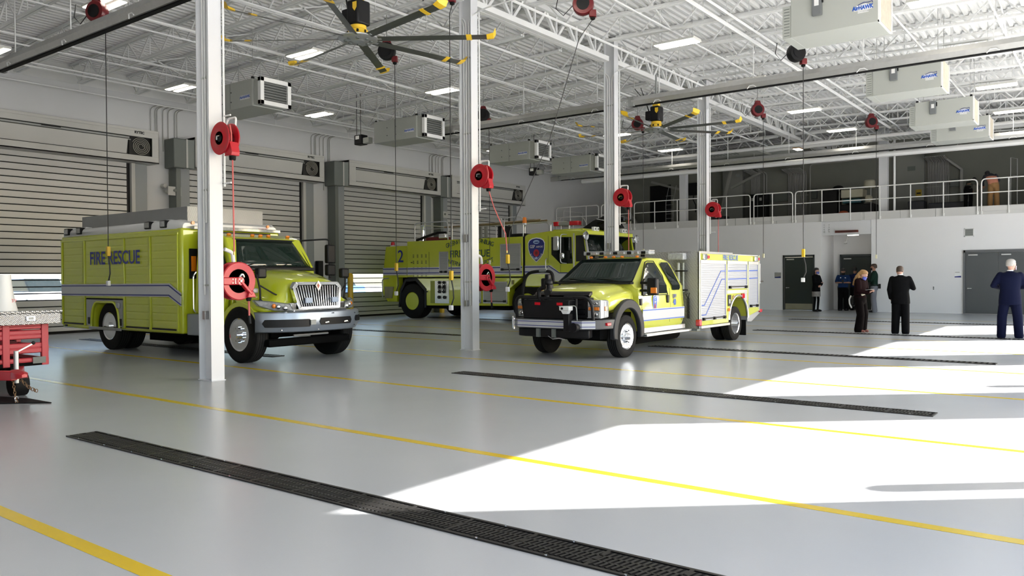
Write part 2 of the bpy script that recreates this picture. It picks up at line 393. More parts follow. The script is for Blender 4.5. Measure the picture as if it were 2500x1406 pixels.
# bridging rods / conduits along Y under the joists
def yrun(x, z, r, y0=YB, y1=YF-0.3, label='', name='overhead_pipe', m=WHITE, cat='pipe', hang=True, n=6):
    t = root(name, (x, (y0+y1)/2, z), label, cat)
    build(MB().cyl((x, y0, z), (x, y1, z), r, n), 'pipe_run', m, t)
    if hang:
        y = y0+2.0
        while y < y1: build(MB().cyl((x, y, z), (x, y, zdeck(x)), 0.008, 5), 'hanger_rod', m, t); y += 3.36
    return t
yrun(-23.9, 6.97, 0.022, label='thin white sprinkler pipe nearest to the shutter wall')
yrun(-22.9, 7.18, 0.03, hang=False, label='white pipe beside the lamps nearest to the shutter wall')
yrun(-22.6, 7.20, 0.03, hang=False, label='white pipe on the room side of the twin runs by the shutter wall')
yrun(-20.3, 7.2, 0.025, hang=False, label='white conduit crossing under the joists above the parked rescue trucks')
yrun(-17.2, 7.3, 0.04, label='white main pipe running above the left row of unit air cleaners')
yrun(-14.6, 7.33, 0.025, hang=False, label='white conduit running left of the big ceiling fans')
yrun(-12.6, 7.35, 0.03, label='white pipe just left of the ridge girder')
yrun(-10.2, 7.36, 0.03, hang=False, label='white pipe just right of the ridge girder')
yrun(-7.2, 7.3, 0.045, label='white main pipe in the middle of the open side')
yrun(-6.9, 7.32, 0.03, hang=False, label='white pipe alongside the main pipe of the open side')
yrun(-4.0, 7.25, 0.025, hang=False, label='white conduit near the right row of air cleaners')
yrun(-1.5, 7.2, 0.03, label='white pipe nearest to the open doorways')
def xrun(y, z, r, x0, x1, label, m=WHITE):
    t = root('cross_pipe', ((x0+x1)/2, y, z), label, 'pipe'); build(MB().cyl((x0, y, z), (x1, y, z), r, 8), 'pipe_run', m, t)
    x = x0+1
    while x < x1: build(MB().cyl((x, y, z), (x, y, zdeck(x)), 0.008, 5), 'hanger_rod', m, t); x += 4
    return t
xrun(35.0, 6.42, 0.11, -22.0, XR, 'thick pale duct pipe running along the mezzanine front')
xrun(33.6, 6.95, 0.07, XL, XR, 'white pipe across the room short of the mezzanine truss')
xrun(34.4, 7.05, 0.05, XL, XR, 'slimmer white pipe across the room next to the truss')
# diagonal bridging between joists (X braces)
mb = MB()
for x in (-21.2, -18.0, -14.9, -8.6, -5.4, -2.2):
    for i in range(len(jy)-1):
        y0, y1 = jy[i], jy[i+1]
        if i % 3 == 0 and y1 < 35:
            mb.bar((x, y0, zdeck(x)-0.06), (x, y1, zdeck(x)-0.62), 0.03); mb.bar((x, y0, zdeck(x)-0.62), (x, y1, zdeck(x)-0.06), 0.03)
o = build(mb, 'cross_bridging', WHITE, smooth=False, fix=False); tag(o, 'white diagonal bridging angles crossing between the roof joists', 'bracing', kind='structure')
for x in (-21.2, -18.0, -14.9, -8.6, -5.4, -2.2):
    o = build(MB().bar((x, YB, zdeck(x)-0.66), (x, 35.3, zdeck(x)-0.66), 0.035), 'bridging_angle', WHITE, smooth=False)
    tag(o, {-21.2: 'thin white bridging angle closest to the shutter wall', -18.0: 'thin white bridging angle above the left air cleaners', -14.9: 'thin white bridging angle left of the ceiling fans', -8.6: 'thin white bridging angle right of the ceiling fans', -5.4: 'thin white bridging angle left of the right-hand air cleaners', -2.2: 'thin white bridging angle nearest to the open doors'}[x], 'bracing')
# ================= columns =================
CX = -11.07
def column(i, y, label):
    t = root('steel_column', (CX, y, 0), label, 'column', 'white steel columns down the middle')
    d, b = 0.165, 0.11
    mb = MB(); mb.box(CX+d-0.018, CX+d, y-b, y+b, 0, 8.0); mb.box(CX-d, CX-d+0.018, y-b, y+b, 0, 8.0); mb.box(CX-d+0.018, CX+d-0.018, y-0.008, y+0.008, 0, 8.0)
    build(mb, 'shaft', COLM, t, smooth=False)
    build(MB().box(CX-d-0.02, CX+d+0.02, y-b-0.01, y+b+0.01, 0, 0.012), 'base_plate', COLM, t)
    for k, (dx, z0) in enumerate(((-0.085, 1.05 if i else 1.3), (-0.02, 2.4), (0.055, 0.95))):
        p = [(CX+dx, y-0.05, z0), (CX+dx, y-0.05, 7.05), (CX+dx+(-0.4 if k < 2 else 0.4), y-0.05, 7.15), (CX+dx+(-1.6 if k < 2 else 1.6), y-0.05, 7.18)]
        build(MB().tube(fillet(p, 0.25), 0.016, 8), 'conduit', WHITE, t)
    for z in (1.45, 2.9, 4.6, 6.2): build(MB().box(CX-0.11, CX+0.09, y-0.06, y-0.035, z-0.014, z+0.014), 'conduit_strap', GREYL, t)
    bx = MB().box(CX-0.075, CX+0.0, y-0.105, y-0.04, 0.93, 1.06); build(bx, 'outlet_box', GALV, t, bev=0.006)
    if i: build(MB().box(CX-0.09, CX+0.0, y-0.10, y-0.04, 2.30, 2.46), 'junction_box', GALV, t, bev=0.006)
    # air pipe down the +Y flange edge
    pth = [(CX+0.19, y+0.13, 7.2), (CX+0.19, y+0.13, 2.95)]
    build(MB().tube(pth, 0.016, 8), 'air_pipe', WHITE, t)
    for z in (4.02, 3.0): build(MB().cyl((CX+0.19, y+0.13, z), (CX+0.36, y+0.13, z), 0.013, 8), 'valve_stub', WHITE, t)
    return t
for i, (y, l) in enumerate(((6.98, 'nearest white steel column, standing beside the front wheel of the step-sided rescue truck'), (13.1, 'second white steel column, left of the pickup rescue truck'),
        (19.1, 'third white steel column, rising behind the light bar of the pickup rescue truck'), (25.15, 'fourth and farthest white column in the row, behind the box of the pickup rescue truck'))): column(i, y, l)
for x, l in ((-17.15, 'plain white column on the mezzanine, farther left of the two'), (-8.0, 'plain white column on the mezzanine near the worn machinery')):
    tag(build(MB().box(x-0.17, x+0.17, 36.5, 36.8, 4.2, 7.9), 'mezzanine_column', COLM, bev=0.006), l, 'column', 'white columns on the mezzanine')
tag(build(MB().cyl((-7.49, 36.2, 4.2), (-7.49, 36.2, 7.3), 0.045, 10), 'stand_pipe', WHITE), 'slim white vertical pipe right of the mezzanine column', 'pipe')
# ================= floor markings and drains =================
YLINE = mat('yellow_floor_paint', (0.62, 0.43, 0.01), 0.22, var=0.06, vscale=6)
for y in (-8.0, -4.6, -0.9, 2.19, 5.455, 8.25, 11.68, 14.69, 18.25, 20.9, 24.2, 27.1, 30.4):
    hw = 0.05 if y < 19 else 0.025
    struct(MB().box(-22.6, 1.95, y-hw, y+hw, 0.0004, 0.0016), 'floor_stripe', YLINE, smooth=False)
GRATE = mat('cast_iron_grate', (0.020, 0.019, 0.018), 0.38, metal=0.6, var=0.3, vscale=25)
PIT = mat('drain_pit', (0.004, 0.004, 0.004), 0.9)
def drain(y, x0, x1, wd, label, fine):
    t = root('drain_grate', ((x0+x1)/2, y, 0), label, 'drain', 'black trench drains across the floor')
    build(MB().box(x0, x1, y-wd/2, y+wd/2, 0.0005, 0.002), 'pit', PIT, t, smooth=False)
    mb = MB()
    for s in (-1, 1): mb.box(x0, x1, y+s*wd/2-0.012, y+s*wd/2+0.012, 0.0005, 0.010)
    mb.box(x0, x0+0.02, y-wd/2, y+wd/2, 0.0005, 0.010); mb.box(x1-0.02, x1, y-wd/2, y+wd/2, 0.0005, 0.010)
    build(mb, 'frame', GRATE, t, smooth=False)
    mb = MB(); px = 0.036 if fine else 0.09; x = x0+0.03; rows = 3; rw = (wd-0.05)/rows
    while x < x1-0.05:
        for r in range(rows):
            ya = y-wd/2+0.03+r*rw; off = 0.012 if (r % 2) else 0
            mb.bar((x+off, ya, 0.007), (x+off+0.012, ya+rw-0.014, 0.007), px*0.5, 0.006)
        x += px
    for r in range(1, rows): mb.box(x0, x1, y-wd/2+0.022+r*rw-0.006, y-wd/2+0.022+r*rw+0.006, 0.003, 0.0102)
    x = x0+0.5
    while x < x1: mb.box(x-0.012, x+0.012, y-wd/2, y+wd/2, 0.003, 0.0102); x += 0.5
    build(mb, 'grating', GRATE, t, smooth=False, fix=False)
    mb = MB(); x = x0+0.25
    while x < x1:
        for s in (-1, 1): mb.cyl((x, y+s*(wd/2+0.001), 0.009), (x, y+s*(wd/2+0.001), 0.013), 0.008, 6)
        x += 0.5
    build(mb, 'bolts', CHROME, t)
drain(3.77, -8.28, 1.5, 0.28, 'nearest long black slotted floor drain, running out of the lower edge of the picture', True)
drain(9.85, -8.6, -1.62, 0.27, 'second black slotted floor drain, in front of the pickup rescue truck', True)
drain(16.03, -8.3, -1.69, 0.26, 'third black slotted floor drain, beginning under the pickup rescue truck', False)
drain(22.35, -8.3, -1.5, 0.26, 'black floor drain on which the two people in dark suits are standing', False)
drain(28.5, -9.3, -1.7, 0.26, 'farthest black floor drain in front of the grey double door', False)
drain(9.85, -21.4, -13.3, 0.27, 'black floor drain running underneath the step-sided rescue truck', False)
drain(16.2, -21.4, -13.9, 0.26, 'black floor drain left of the second column, in front of the airport fire truck', False)
drain(22.9, -21.4, -14.1, 0.26, 'black floor drain underneath the airport fire truck', False)
tag(build(MB().prism([(-10.67, 4.5), (-11.29, 4.48), (-13.2, 3.9), (-13.2, 3.2), (-11.6, 3.65)], 'z', 0.0005, 0.012), 'rubber_mat', RUBBER, bev=0.003), 'black rubber mat lying under the tongue of the red trailer', 'mat')
# ================= left roll-up doors =================
SLAT = mat('shutter_slat', (0.46, 0.465, 0.46), 0.45, metal=0.15, var=0.03)
HOUS = mat('shutter_housing', (0.46, 0.46, 0.44), 0.5, var=0.03)
GUIDE = mat('shutter_guide', (0.24, 0.26, 0.27), 0.45)
PANE = mat('clear_vision_slat', (0.9, 0.92, 0.93), 0.05, alpha=0.16)
def rolldoor(k, y0, y1):     # y0..y1 = housing front extent
    t = bpy.data.objects.new('door_%d' % k, None); t.location = (XL, (y0+y1)/2, 0); link(t); t['kind'] = 'structure'
    F = -23.7; cy0, cy1 = y0-0.1, y1-0.78       # curtain
    # slats
    mb = MB(); bk = MB(); vw = MB(); z = 0.03; i = 0
    while z < 5.05:
        win = 0.86 < z < 1.62
        (vw if win else mb).box(-24.22 if not win else -24.21, -24.19, cy0, cy1, z, min(z+0.163, 5.12))
        bk.box(-24.235, -24.205, cy0, cy1, z+0.16, min(z+0.192, 5.14))
        z += 0.19
    build(mb, 'slats', SLAT, t, bev=0.006, smooth=False); build(bk, 'hinge_strips', RUBBER, t, smooth=False); build(vw, 'vision_slats', PANE, t, smooth=False)
    build(MB().box(-24.23, -24.18, cy0, cy1, 0, 0.07), 'bottom_seal', RUBBER, t)
    # housing frame
    mb = MB()
    mb.box(XL, F, y0, y1, 6.02, 6.10); mb.box(F-0.03, F, y0, y1, 5.86, 6.02)                      # top and top beam
    mb.box(XL, F, y0, y1, 5.10, 5.14); mb.box(F-0.03, F, y0, y1, 5.10, 5.30)                      # bottom and lip
    mb.box(F-0.03, F, y0, y0+0.35, 5.3, 5.86); mb.box(F-0.03, F, y1-0.22, y1, 5.3, 5.86)
    mb.box(XL, F, y1-0.02, y1, 5.1, 6.1); mb.box(XL, F, y0, y0+0.02, 5.1, 6.1)
    build(mb, 'housing_frame', HOUS, t, bev=0.006)
    build(MB().prism([(F-0.16, 5.34), (F-0.14, 5.34), (F-0.05, 5.76), (F-0.07, 5.76)], 'y', y0+0.35, y1-0.95), 'sloped_panel', HOUS, t, smooth=False)
    mb = MB(); mb.box(F-0.1, F-0.06, y0+0.35, y1-0.9, 5.79, 5.84); mb.cyl((F-0.09, y0+0.35, 5.76), (F-0.09, y1-0.85, 5.76), 0.02, 8)
    build(mb, 'inner_rail', GREYM, t)  # mid-grey rail and rod between sloped panel and top beam
    build(MB().box(F-0.02, F+0.004, (y0+y1)/2-0.75, (y0+y1)/2-0.25, 5.81, 5.845), 'vent_slot', BLACK, t)
    build(MB().box(XL+0.02, F-0.22, y0+0.05, y1-0.05, 5.16, 6.0), 'dark_cavity', mat('housing_inside', (0.03, 0.03, 0.028), 0.8), t, smooth=False)
    # spiral coil of the rolled guide at the right end
    yc, zc = y1-0.54, 5.58; mb = MB(); P = []
    for a in range(0, 117):
        th = a*0.24; r = 0.06+0.0078*th
        P.append((F-0.06, yc+r*1.05*cos(th), zc+r*0.98*sin(th)))
    mb.tube(P, 0.010, 5)
    mb2 = mb; build(mb2, 'guide_spiral', mat('spiral_metal', (0.34, 0.33, 0.29), 0.5, metal=0.3), t)
    build(MB().box(F-0.2, F-0.16, yc-0.32, yc+0.32, 5.3, 5.86), 'spiral_backing', mat('housing_inside', (0.03, 0.03, 0.028), 0.8), t)
    # gear box on the left, and jambs below
    build(MB().box(XL+0.02, F+0.0, y0-0.72, y0-0.28, 5.06, 5.99), 'gear_box', GREYD, t, bev=0.03)
    build(MB().box(XL+0.02, F-0.03, y0-0.28, y0, 5.08, 5.99), 'gear_box_side', mat('grey_green_panel', (0.19, 0.21, 0.20), 0.5), t, bev=0.01)
    build(MB().box(F-0.02, F+0.012, y0-0.31, y0-0.25, 5.08, 5.99), 'gear_box_rib', HOUS, t)
    build(MB().box(XL+0.02, F-0.14, y0-0.58, y0-0.42, 0, 5.08), 'drive_column', GREYD, t, bev=0.01)
    build(MB().box(XL+0.01, F-0.2, y0-0.42, y0-0.08, 0, 5.1), 'side_guide', GUIDE, t, bev=0.012)
    mb = MB(); mb.box(XL-0.02, XL+0.10, cy1, cy1+0.10, 0, 5.12); build(mb, 'curtain_edge', BLACK, t)
    build(MB().box(XL-0.0, XL+0.22, cy1+0.10, cy1+0.22, 0, 5.12), 'side_guide', HOUS, t, bev=0.01)
    build(MB().box(XL-0.0, XL+0.16, cy1+0.22, cy1+0.62, 0, 5.10), 'side_guide', GUIDE, t, bev=0.01)
    text('RYTEC', 0.10, BLACK, '+x', (F+0.003, y1-0.62, 5.985), t, bold=0.006, name='maker_lettering')
    return t
for k, (a, b) in enumerate(((7.95, 13.22), (14.43, 19.69), (20.89, 26.13), (26.85, 32.4))): rolldoor(k+1, a, b)
# conduits, boxes and speakers on the piers between the left doors
def pier(y, n, big=True):
    t = root('wall_conduits', (XL, y, 4), 'bundle of grey-white conduits on the wall pier '+n, 'conduit', 'conduit bundles on the shutter wall')
    for k, dy in enumerate((-0.28, -0.13, -0.07, 0.12, 0.3, 0.52, 0.6)):
        z0 = (5.9, 5.9, 5.9, 5.6, 4.9, 0.9, 1.2)[k]
        build(MB().tube(fillet([(XL+0.03, y+dy, z0), (XL+0.03, y+dy, 6.93), (XL+0.35, y+dy+0.1, 7.0)], 0.12), 0.014, 6), 'conduit', mat('conduit_grey', (0.36, 0.36, 0.34), 0.5), t)
    build(MB().box(XL, XL+0.12, y+0.5, y+0.66, 5.0, 5.3), 'junction_box', HOUS, t, bev=0.01)
for y, n in ((13.55, 'right of the nearest shutter'), (20.0-0.18, 'between the second and third shutters'), (26.3, 'between the third and fourth shutters')): pier(y, n)
def speaker(y, lab):
    t = root('horn_loudspeaker', (XL+0.05, y, 4.35), lab, 'loudspeaker', 'horn loudspeakers on the piers')
    build(MB().cyl((XL+0.0, y-0.1, 4.5), (XL+0.18, y-0.1, 4.5), 0.07, 12), 'driver', HOUS, t)
    def rr(c, w, h, x): return [(x, c-w, 4.33-h), (x, c+w, 4.33-h), (x, c+w, 4.33+h), (x, c-w, 4.33+h)]
    mb = MB(); mb.loft([rr(y-0.06, 0.03, 0.03, XL+0.12), rr(y, 0.08, 0.06, XL+0.25), rr(y+0.07, 0.22, 0.14, XL+0.42)])
    build(mb, 'horn', HOUS, t, smooth=False); build(MB().cyl((XL+0.425, y+0.07, 4.35), (XL+0.46, y+0.07, 4.35), 0.045, 12), 'throat', GREYD, t)
speaker(13.75, 'beige horn loudspeaker on the pier beside the nearest shutter')
speaker(26.5, 'beige horn loudspeaker on the pier above the airport fire truck')
# bollards
def bollard(x, y, h, lab):
    tag(build(MB().lathe([(0.11, 0), (0.11, h-0.11), (0.095, h-0.05), (0.06, h-0.012), (0.001, h)], (x, y, 0), 'z', 20), 'safety_bollard', YEL), lab, 'bollard', 'yellow safety bollards')
bollard(-23.75, 20.95, 1.74, 'yellow bollard seen just right of the silver-bumpered rescue truck')
bollard(-23.75, 14.4, 1.74, 'yellow bollard hidden behind the step-sided rescue truck, left of the second shutter')
bollard(-23.75, 26.2, 1.74, 'yellow bollard behind the rear wheel of the airport fire truck')
bollard(1.55, 8.745, 2.42, 'tall yellow bollard inside the first open doorway')
bollard(1.55, 15.33, 2.42, 'tall yellow bollard inside the second open doorway')
bollard(1.5, 21.3, 2.42, 'tall yellow bollard inside the third open doorway')
# door control pedestal boxes
tag(build(MB().box(XL+0.1, XL+0.3, 19.62, 19.85, 1.55, 2.2), 'door_control', BLACK, bev=0.02), 'black door operator box on the pier behind the rescue truck hood', 'control box')
# ================= lamps =================
def lamp():
    t = bpy.data.objects.new('high_bay_lamp', None); link(t)
    HP = mat('lamp_body', (0.75, 0.74, 0.70), 0.4)
    build(MB().prism([(-0.24, 0.0), (0.24, 0.0), (0.20, 0.06), (-0.20, 0.06)], 'x', -0.53, 0.53), 'lamp_housing', HP, t, bev=0.004)
    for s in (-1, 1): build(MB().box(-0.5, 0.5, s*0.13-0.075, s*0.13+0.075, -0.014, 0.002), 'tube_diffuser', EPLIT, t, bev=0.01)
    for x in (-0.4, 0.4): build(MB().cyl((x, 0, 0.05), (x, 0, 1.05), 0.004, 5), 'hanging_wire', GALV, t, at=(x, 0, 0.05))
    return t
LG = [(-21.9, 12.9), (-21.8, 17.9), (-16.2, 12.9), (-16.2, 17.95), (-16.45, 8.05), (-8.5, 17.8), (-8.5, 22.5), (-8.55, 27.7), (-8.56, 32.3), (-2.95, 27.7), (-3.0, 32.3), (-15.9, 32.6), (-15.85, 27.8), (-3.0, 18.3),
      (-3.0, 22.7), (-21.9, 8.0), (-8.5, 12.8), (-8.5, 8.0), (-3, 12.8), (-3, 8), (-21.8, 22.6), (-15.9, 22.6), (-21.8, 27.8)]
LN = ['over the roof of the step-sided rescue truck, nearest to the shutters', 'third along the shutter side, above the coil of the second shutter', 'under the left blades of the nearer fan', 'left of the second column', 'at the top left corner behind the steel track',
      'large and pale, above the grey exhaust track right of the ridge', 'half hidden behind the grey exhaust track', 'above the hanging cord in the centre right', 'right of the far fan, near the mezzanine front', 'right of the second air cleaner', 'right of the third air cleaner',
      'in front of the mezzanine between the third and fourth columns', 'seen right beside the third column', 'cut by the top edge above the nearest air cleaner', 'hidden behind the second air cleaner', 'out of sight to the left of the nearest shutter',
      'above the first column toward the open side', 'overhead on the open side', 'overhead by the second open doorway', 'overhead by the first open doorway', 'behind the left air cleaners', 'behind the second column', 'above the airport fire truck']
l0 = lamp()
for i, ((x, y), n) in enumerate(zip(LG, LN)):
    o = l0 if i == 0 else copy_tree(l0)
    o.location = (x, y, 7.12)
    for c in o.children:
        if c.name.startswith('hanging_wire'): c.scale = (1, 1, zdeck(x)-7.17)
    tag(o, 'lit twin-strip ceiling lamp '+n, 'ceiling lamp', 'ceiling lamps')
t = root('recess_lamp', (-9.22, 36.6, 3.3), 'small lit strip lamp inside the doorway recess', 'lamp'); build(MB().box(-9.45, -9.0, 36.57, 36.66, 3.26, 3.3), 'tube_diffuser', EPLIT, t, bev=0.01)
t = root('mezzanine_lamp', (-11.13, 35.3, 7.0), 'small lit lamp at the end of the ridge girder above the mezzanine edge', 'lamp')
build(MB().box(-11.28, -10.98, 34.9, 35.5, 7.0, 7.05), 'lamp_housing', mat('lamp_wood_tone', (0.4, 0.25, 0.12), 0.5), t); build(MB().box(-11.26, -11.0, 34.92, 35.48, 6.985, 7.0), 'tube_diffuser', EPLIT, t)
# ================= unit air cleaners =================
SWBOX = mat('switch_box_grey', (0.15, 0.16, 0.165), 0.4)
LOGOB = BLUE
def airbox(x0, x1, y, left, lab, z0=6.0, h=0.70, dep=0.95):
    t = root('air_cleaner', ((x0+x1)/2, y+dep/2, z0), lab, 'air cleaner', 'AirHAWK air cleaners'.replace('AirHAWK ', 'hanging ')+(' over the parked trucks' if left else ' over the open side'))
    bx1 = x1-0.36 if left else x1
    build(MB().box(x0, bx1, y, y+dep, z0, z0+h), 'cabinet', GREYL, t, bev=0.008)
    if left:
        build(MB().box(bx1, x1-0.12, y+0.06, y+dep-0.06, z0+0.03, z0+h-0.03), 'neck', GREYL, t, bev=0.006)
        mb = MB(); a0, a1, b0, b1 = y+0.0, y+dep, z0+0.0, z0+h; f = 0.11
        for q in ((a0, a0+f, b0, b1), (a1-f, a1, b0, b1), (a0, a1, b0, b0+f), (a0, a1, b1-f, b1)): mb.box(x1-0.12, x1, *q)
        build(mb, 'outlet_frame', WHITE, t, bev=0.006)
        build(MB().box(x1-0.10, x1-0.06, a0+f, a1-f, b0+f, b1-f), 'outlet_void', mat('grille_dark', (0.06, 0.065, 0.06), 0.6), t)
        mb = MB()
        for i in range(7): zz = b0+f+0.03+i*(h-2*f-0.04)/6.5; mb.box(x1-0.07, x1-0.02, a0+f, a1-f, zz, zz+0.012)
        build(mb, 'louvre_blades', GREYM, t, smooth=False)
        build(MB().box((x0+bx1)/2-0.004, (x0+bx1)/2+0.004, y-0.004, y, z0+0.02, z0+h-0.02), 'door_seam', GREYD, t)
        mb = MB()
        for zz in (z0+0.2, z0+0.45): mb.cyl(((x0+bx1)/2-0.35, y-0.008, zz), ((x0+bx1)/2-0.35, y, zz), 0.016, 8); mb.cyl(((x0+bx1)/2+0.05, y-0.008, zz), ((x0+bx1)/2+0.05, y, zz), 0.016, 8)
        build(mb, 'door_knobs', BLACK, t)
        build(MB().box(bx1-0.52, bx1-0.1, y-0.003, y, z0+0.2, z0+0.31), 'label_plate', WHITE, t)
        text('AirHAWK', 0.10, LOGOB, '-y', (bx1-0.31, y-0.005, z0+0.26), t, bold=0.003, name='logo_lettering')
    else:
        build(MB().box(x0-0.16, x0, y+0.02, y+dep-0.02, z0+0.0, z0+h-0.1), 'end_louvre', GREYL, t, bev=0.005)
        mb = MB()
        for i in range(10): zz = z0+0.04+i*0.055; mb.box(x0-0.13, x0-0.03, y+0.012, y+0.022, zz, zz+0.008)
        build(mb, 'louvre_slots', GREYD, t, smooth=False)
        mb = MB(); mb.box(x1+0.0, x1+0.04, y, y+0.03, z0, z0+h); mb.box(x1, x1+0.04, y+dep-0.03, y+dep, z0, z0+h); mb.box(x1, x1+0.02, y, y+dep, z0, z0+0.03)
        build(mb, 'filter_rail', WHITE, t, smooth=False)
        build(MB().box(x1, x1+0.02, y+0.04, y+dep-0.04, z0+0.04, z0+h-0.02), 'filter_pad', mat('filter_beige', (0.5, 0.45, 0.36), 0.8, var=0.2, vscale=12), t)
        c = x0+(x1-x0)*0.33
        build(MB().box(c-0.095, c+0.075, y-0.08, y, z0+h-0.40, z0+h-0.02), 'switch_box', SWBOX, t, bev=0.01)
        build(MB().box(c-0.05, c+0.03, y-0.084, y-0.078, z0+h-0.23, z0+h-0.11), 'switch_label', WHITE, t)
        build(MB().box(c+0.075, c+0.10, y-0.06, y-0.02, z0+h-0.18, z0+h-0.06), 'switch_lever', BLACK, t, bev=0.006)
        build(MB().add([(x0+(x1-x0)*0.74, y-0.003, z0+0.25), (x1-0.1, y-0.003, z0+0.25), (x1-0.08, y-0.003, z0+0.30), (x1-0.20, y-0.003, z0+0.36), (x0+(x1-x0)*0.76, y-0.003, z0+0.34)], [(0, 1, 2, 3, 4)]), 'logo_plate', WHITE, t, smooth=False)
        text('AirHAWK', 0.098, LOGOB, '-y', (x0+(x1-x0)*0.835, y-0.006, z0+0.295), t, bold=0.005, sx=0.8, name='logo_lettering')
        build(MB().tube([(x0+(x1-x0)*0.78, y-0.006, z0+0.345), (x0+(x1-x0)*0.85, y-0.006, z0+0.385), (x0+(x1-x0)*0.9, y-0.006, z0+0.37), (x1-0.09, y-0.006, z0+0.385), (x1-0.085, y-0.006, z0+0.355)], 0.006, 5), 'logo_swoosh', NAVY, t)
        text('WWW.AIRHAWK', 0.024, GREYM, '-y', (x0+(x1-x0)*0.84, y-0.005, z0+0.225), t, name='address_lettering')
        build(MB().box(x0+(x1-x0)*0.78, x0+(x1-x0)*0.90, y-0.0035, y-0.001, z0+0.205, z0+0.245), 'address_plate', WHITE, t)
    for xx in (x0+0.08, bx1-0.08):
        for yy in (y+0.08, y+dep-0.08): build(MB().cyl((xx, yy, z0+h), (xx, yy, zdeck(xx)), 0.008, 5), 'hanger_rod', GALV, t)
    mb = MB()
    for xx in (x0+0.05, bx1-0.05): mb.box(xx-0.03, xx+0.03, y+0.03, y+0.09, z0+h, z0+h+0.06)
    build(mb, 'hanger_isolators', BLACK, t)
    return t
for y, n in ((15.17, 'cut by the top edge'), (21.38, 'second of the right row'), (26.56, 'third of the right row'), (30.05, 'farthest on the right')):
    airbox(-4.93, -3.41, y, False, 'long grey hanging air cleaner with switch box, '+n)
for y, n in ((12.46, 'nearest on the left, beside the first column'), (18.5, 'second of the left row'), (24.6, 'third of the left row'), (28.95, 'farthest of the left row')):
    airbox(-19.75, -17.45, y, True, 'grey hanging air cleaner with square outlet, '+n)
# dark motor units beside left air cleaners
for (x, y, z, n) in ((-20.9, 18.9, 6.15, 'second'), (-20.9, 29.2, 6.1, 'farthest')):
    t = root('exhaust_blower', (x, y, z), 'small dark blower motor with loose wires hanging left of the %s left air cleaner' % n, 'blower')
    build(MB().box(x-0.28, x+0.1, y, y+0.3, z, z+0.34), 'motor_case', BLACK, t, bev=0.03)
    build(MB().box(x-0.2, x-0.02, y-0.004, y, z+0.18, z+0.30), 'rating_label', WHITE, t)
    build(MB().box(x+0.1, x+0.4, y+0.05, y+0.25, z+0.02, z+0.22), 'bracket', GREYL, t, bev=0.02)
    for dx in (-0.25, -0.05): build(MB().cyl((x+dx, y+0.1, z+0.34), (x+dx, y+0.1, zdeck(x)), 0.01, 5), 'hanger_rod', BLACK, t)
# ================= exhaust tracks along X =================
def track(x0, x1, y, z, lab, h=0.22):
    t = root('exhaust_track', ((x0+x1)/2, y, z), lab, 'exhaust track', 'grey exhaust removal tracks')
    mb = MB(); mb.prism([(y-0.09, z), (y-0.13, z+h*0.5), (y-0.1, z+h), (y+0.1, z+h), (y+0.13, z+h*0.5), (y+0.09, z)], 'x', x0, x1)
    build(mb, 'rail_body', GALV, t, smooth=False)
    build(MB().box(x0, x1, y-0.05, y+0.05, z-0.025, z+0.001), 'rubber_lips', RUBBER, t, smooth=False)
    x = x0+0.8
    while x < x1-0.3:
        mb = MB().bar((x, y, z+h), (x, y, zdeck(x)), 0.02); build(mb.tube([(x-0.12, y-0.11, z-0.02), (x-0.05, y-0.15, z+0.04), (x+0.05, y-0.15, z+0.04), (x+0.12, y-0.15, z-0.01)], 0.012, 5), 'hanger', WHITE, t); x += 2.6
    for xe in (x0, x1): build(MB().box(xe-0.09, xe+0.09, y-0.12, y+0.12, z-0.02, z+h+0.03), 'end_stop', GREYM, t, bev=0.01)
    return t
track(-20.0, -12.0, 7.45, 6.22, 'grey exhaust track crossing the top left corner above the nearest shutter')
track(-20.5, -11.35, 19.75, 6.25, 'grey exhaust track running left from the third column')
track(-10.75, 1.8, 19.75, 6.25, 'grey exhaust track running right from the third column across the picture')
track(-22.0, 1.8, 33.0, 6.30, 'grey exhaust track crossing in front of the mezzanine')
# ================= doors and fittings of the far wall =================
def hm_door(n, x0, x1, z1, y, m, frame, leafs=1, kick=True, handle_left=True):
    t = bpy.data.objects.new('door_%d' % n, None); t.location = ((x0+x1)/2, y, 0); link(t); t['kind'] = 'structure'
    mb = MB(); f = 0.07
    mb.box(x0, x0+f, y-0.03, y+0.12, 0, z1); mb.box(x1-f, x1, y-0.03, y+0.12, 0, z1); mb.box(x0, x1, y-0.03, y+0.12, z1-0.1, z1)
    build(mb, 'door_frame', frame, t, bev=0.004)
    W = (x1-x0-2*f)/leafs
    for i in range(leafs):
        a = x0+f+i*W
        build(MB().box(a+0.004, a+W-0.004, y+0.015, y+0.06, 0.015, z1-0.105), 'door_leaf', m, t, bev=0.003)
        if kick: build(MB().box(a+0.03, a+W-0.03, y+0.008, y+0.016, 0.04, 0.30), 'kick_plate', mat('brushed_brass_grey', (0.38, 0.36, 0.27), 0.35, metal=0.7, var=0.15), t)
        hx = a+0.09 if handle_left else a+W-0.09
        mb = MB(); mb.cyl((hx, y+0.015, 1.0), (hx, y-0.045, 1.0), 0.022, 10); mb.box(hx-0.01, hx+0.13, y-0.055, y-0.035, 0.99, 1.015); build(mb, 'lever_handle', ALU, t)
        build(MB().box(a+0.1, a+0.42, y-0.05, y+0.015, z1-0.22, z1-0.17), 'door_closer', ALU, t, bev=0.006)
    build(MB().box(x0, x1, y-0.04, y+0.12, 0, 0.012), 'threshold', GALV, t)
    return t
hm_door(5, -12.02, -10.64, 2.45, YF+0.0, DOORD, mat('door_frame_dark', (0.035, 0.042, 0.042), 0.4))
hm_door(6, -10.04, -8.40, 2.47, 37.62, DOORD, MATS['door_frame_dark'], kick=False)
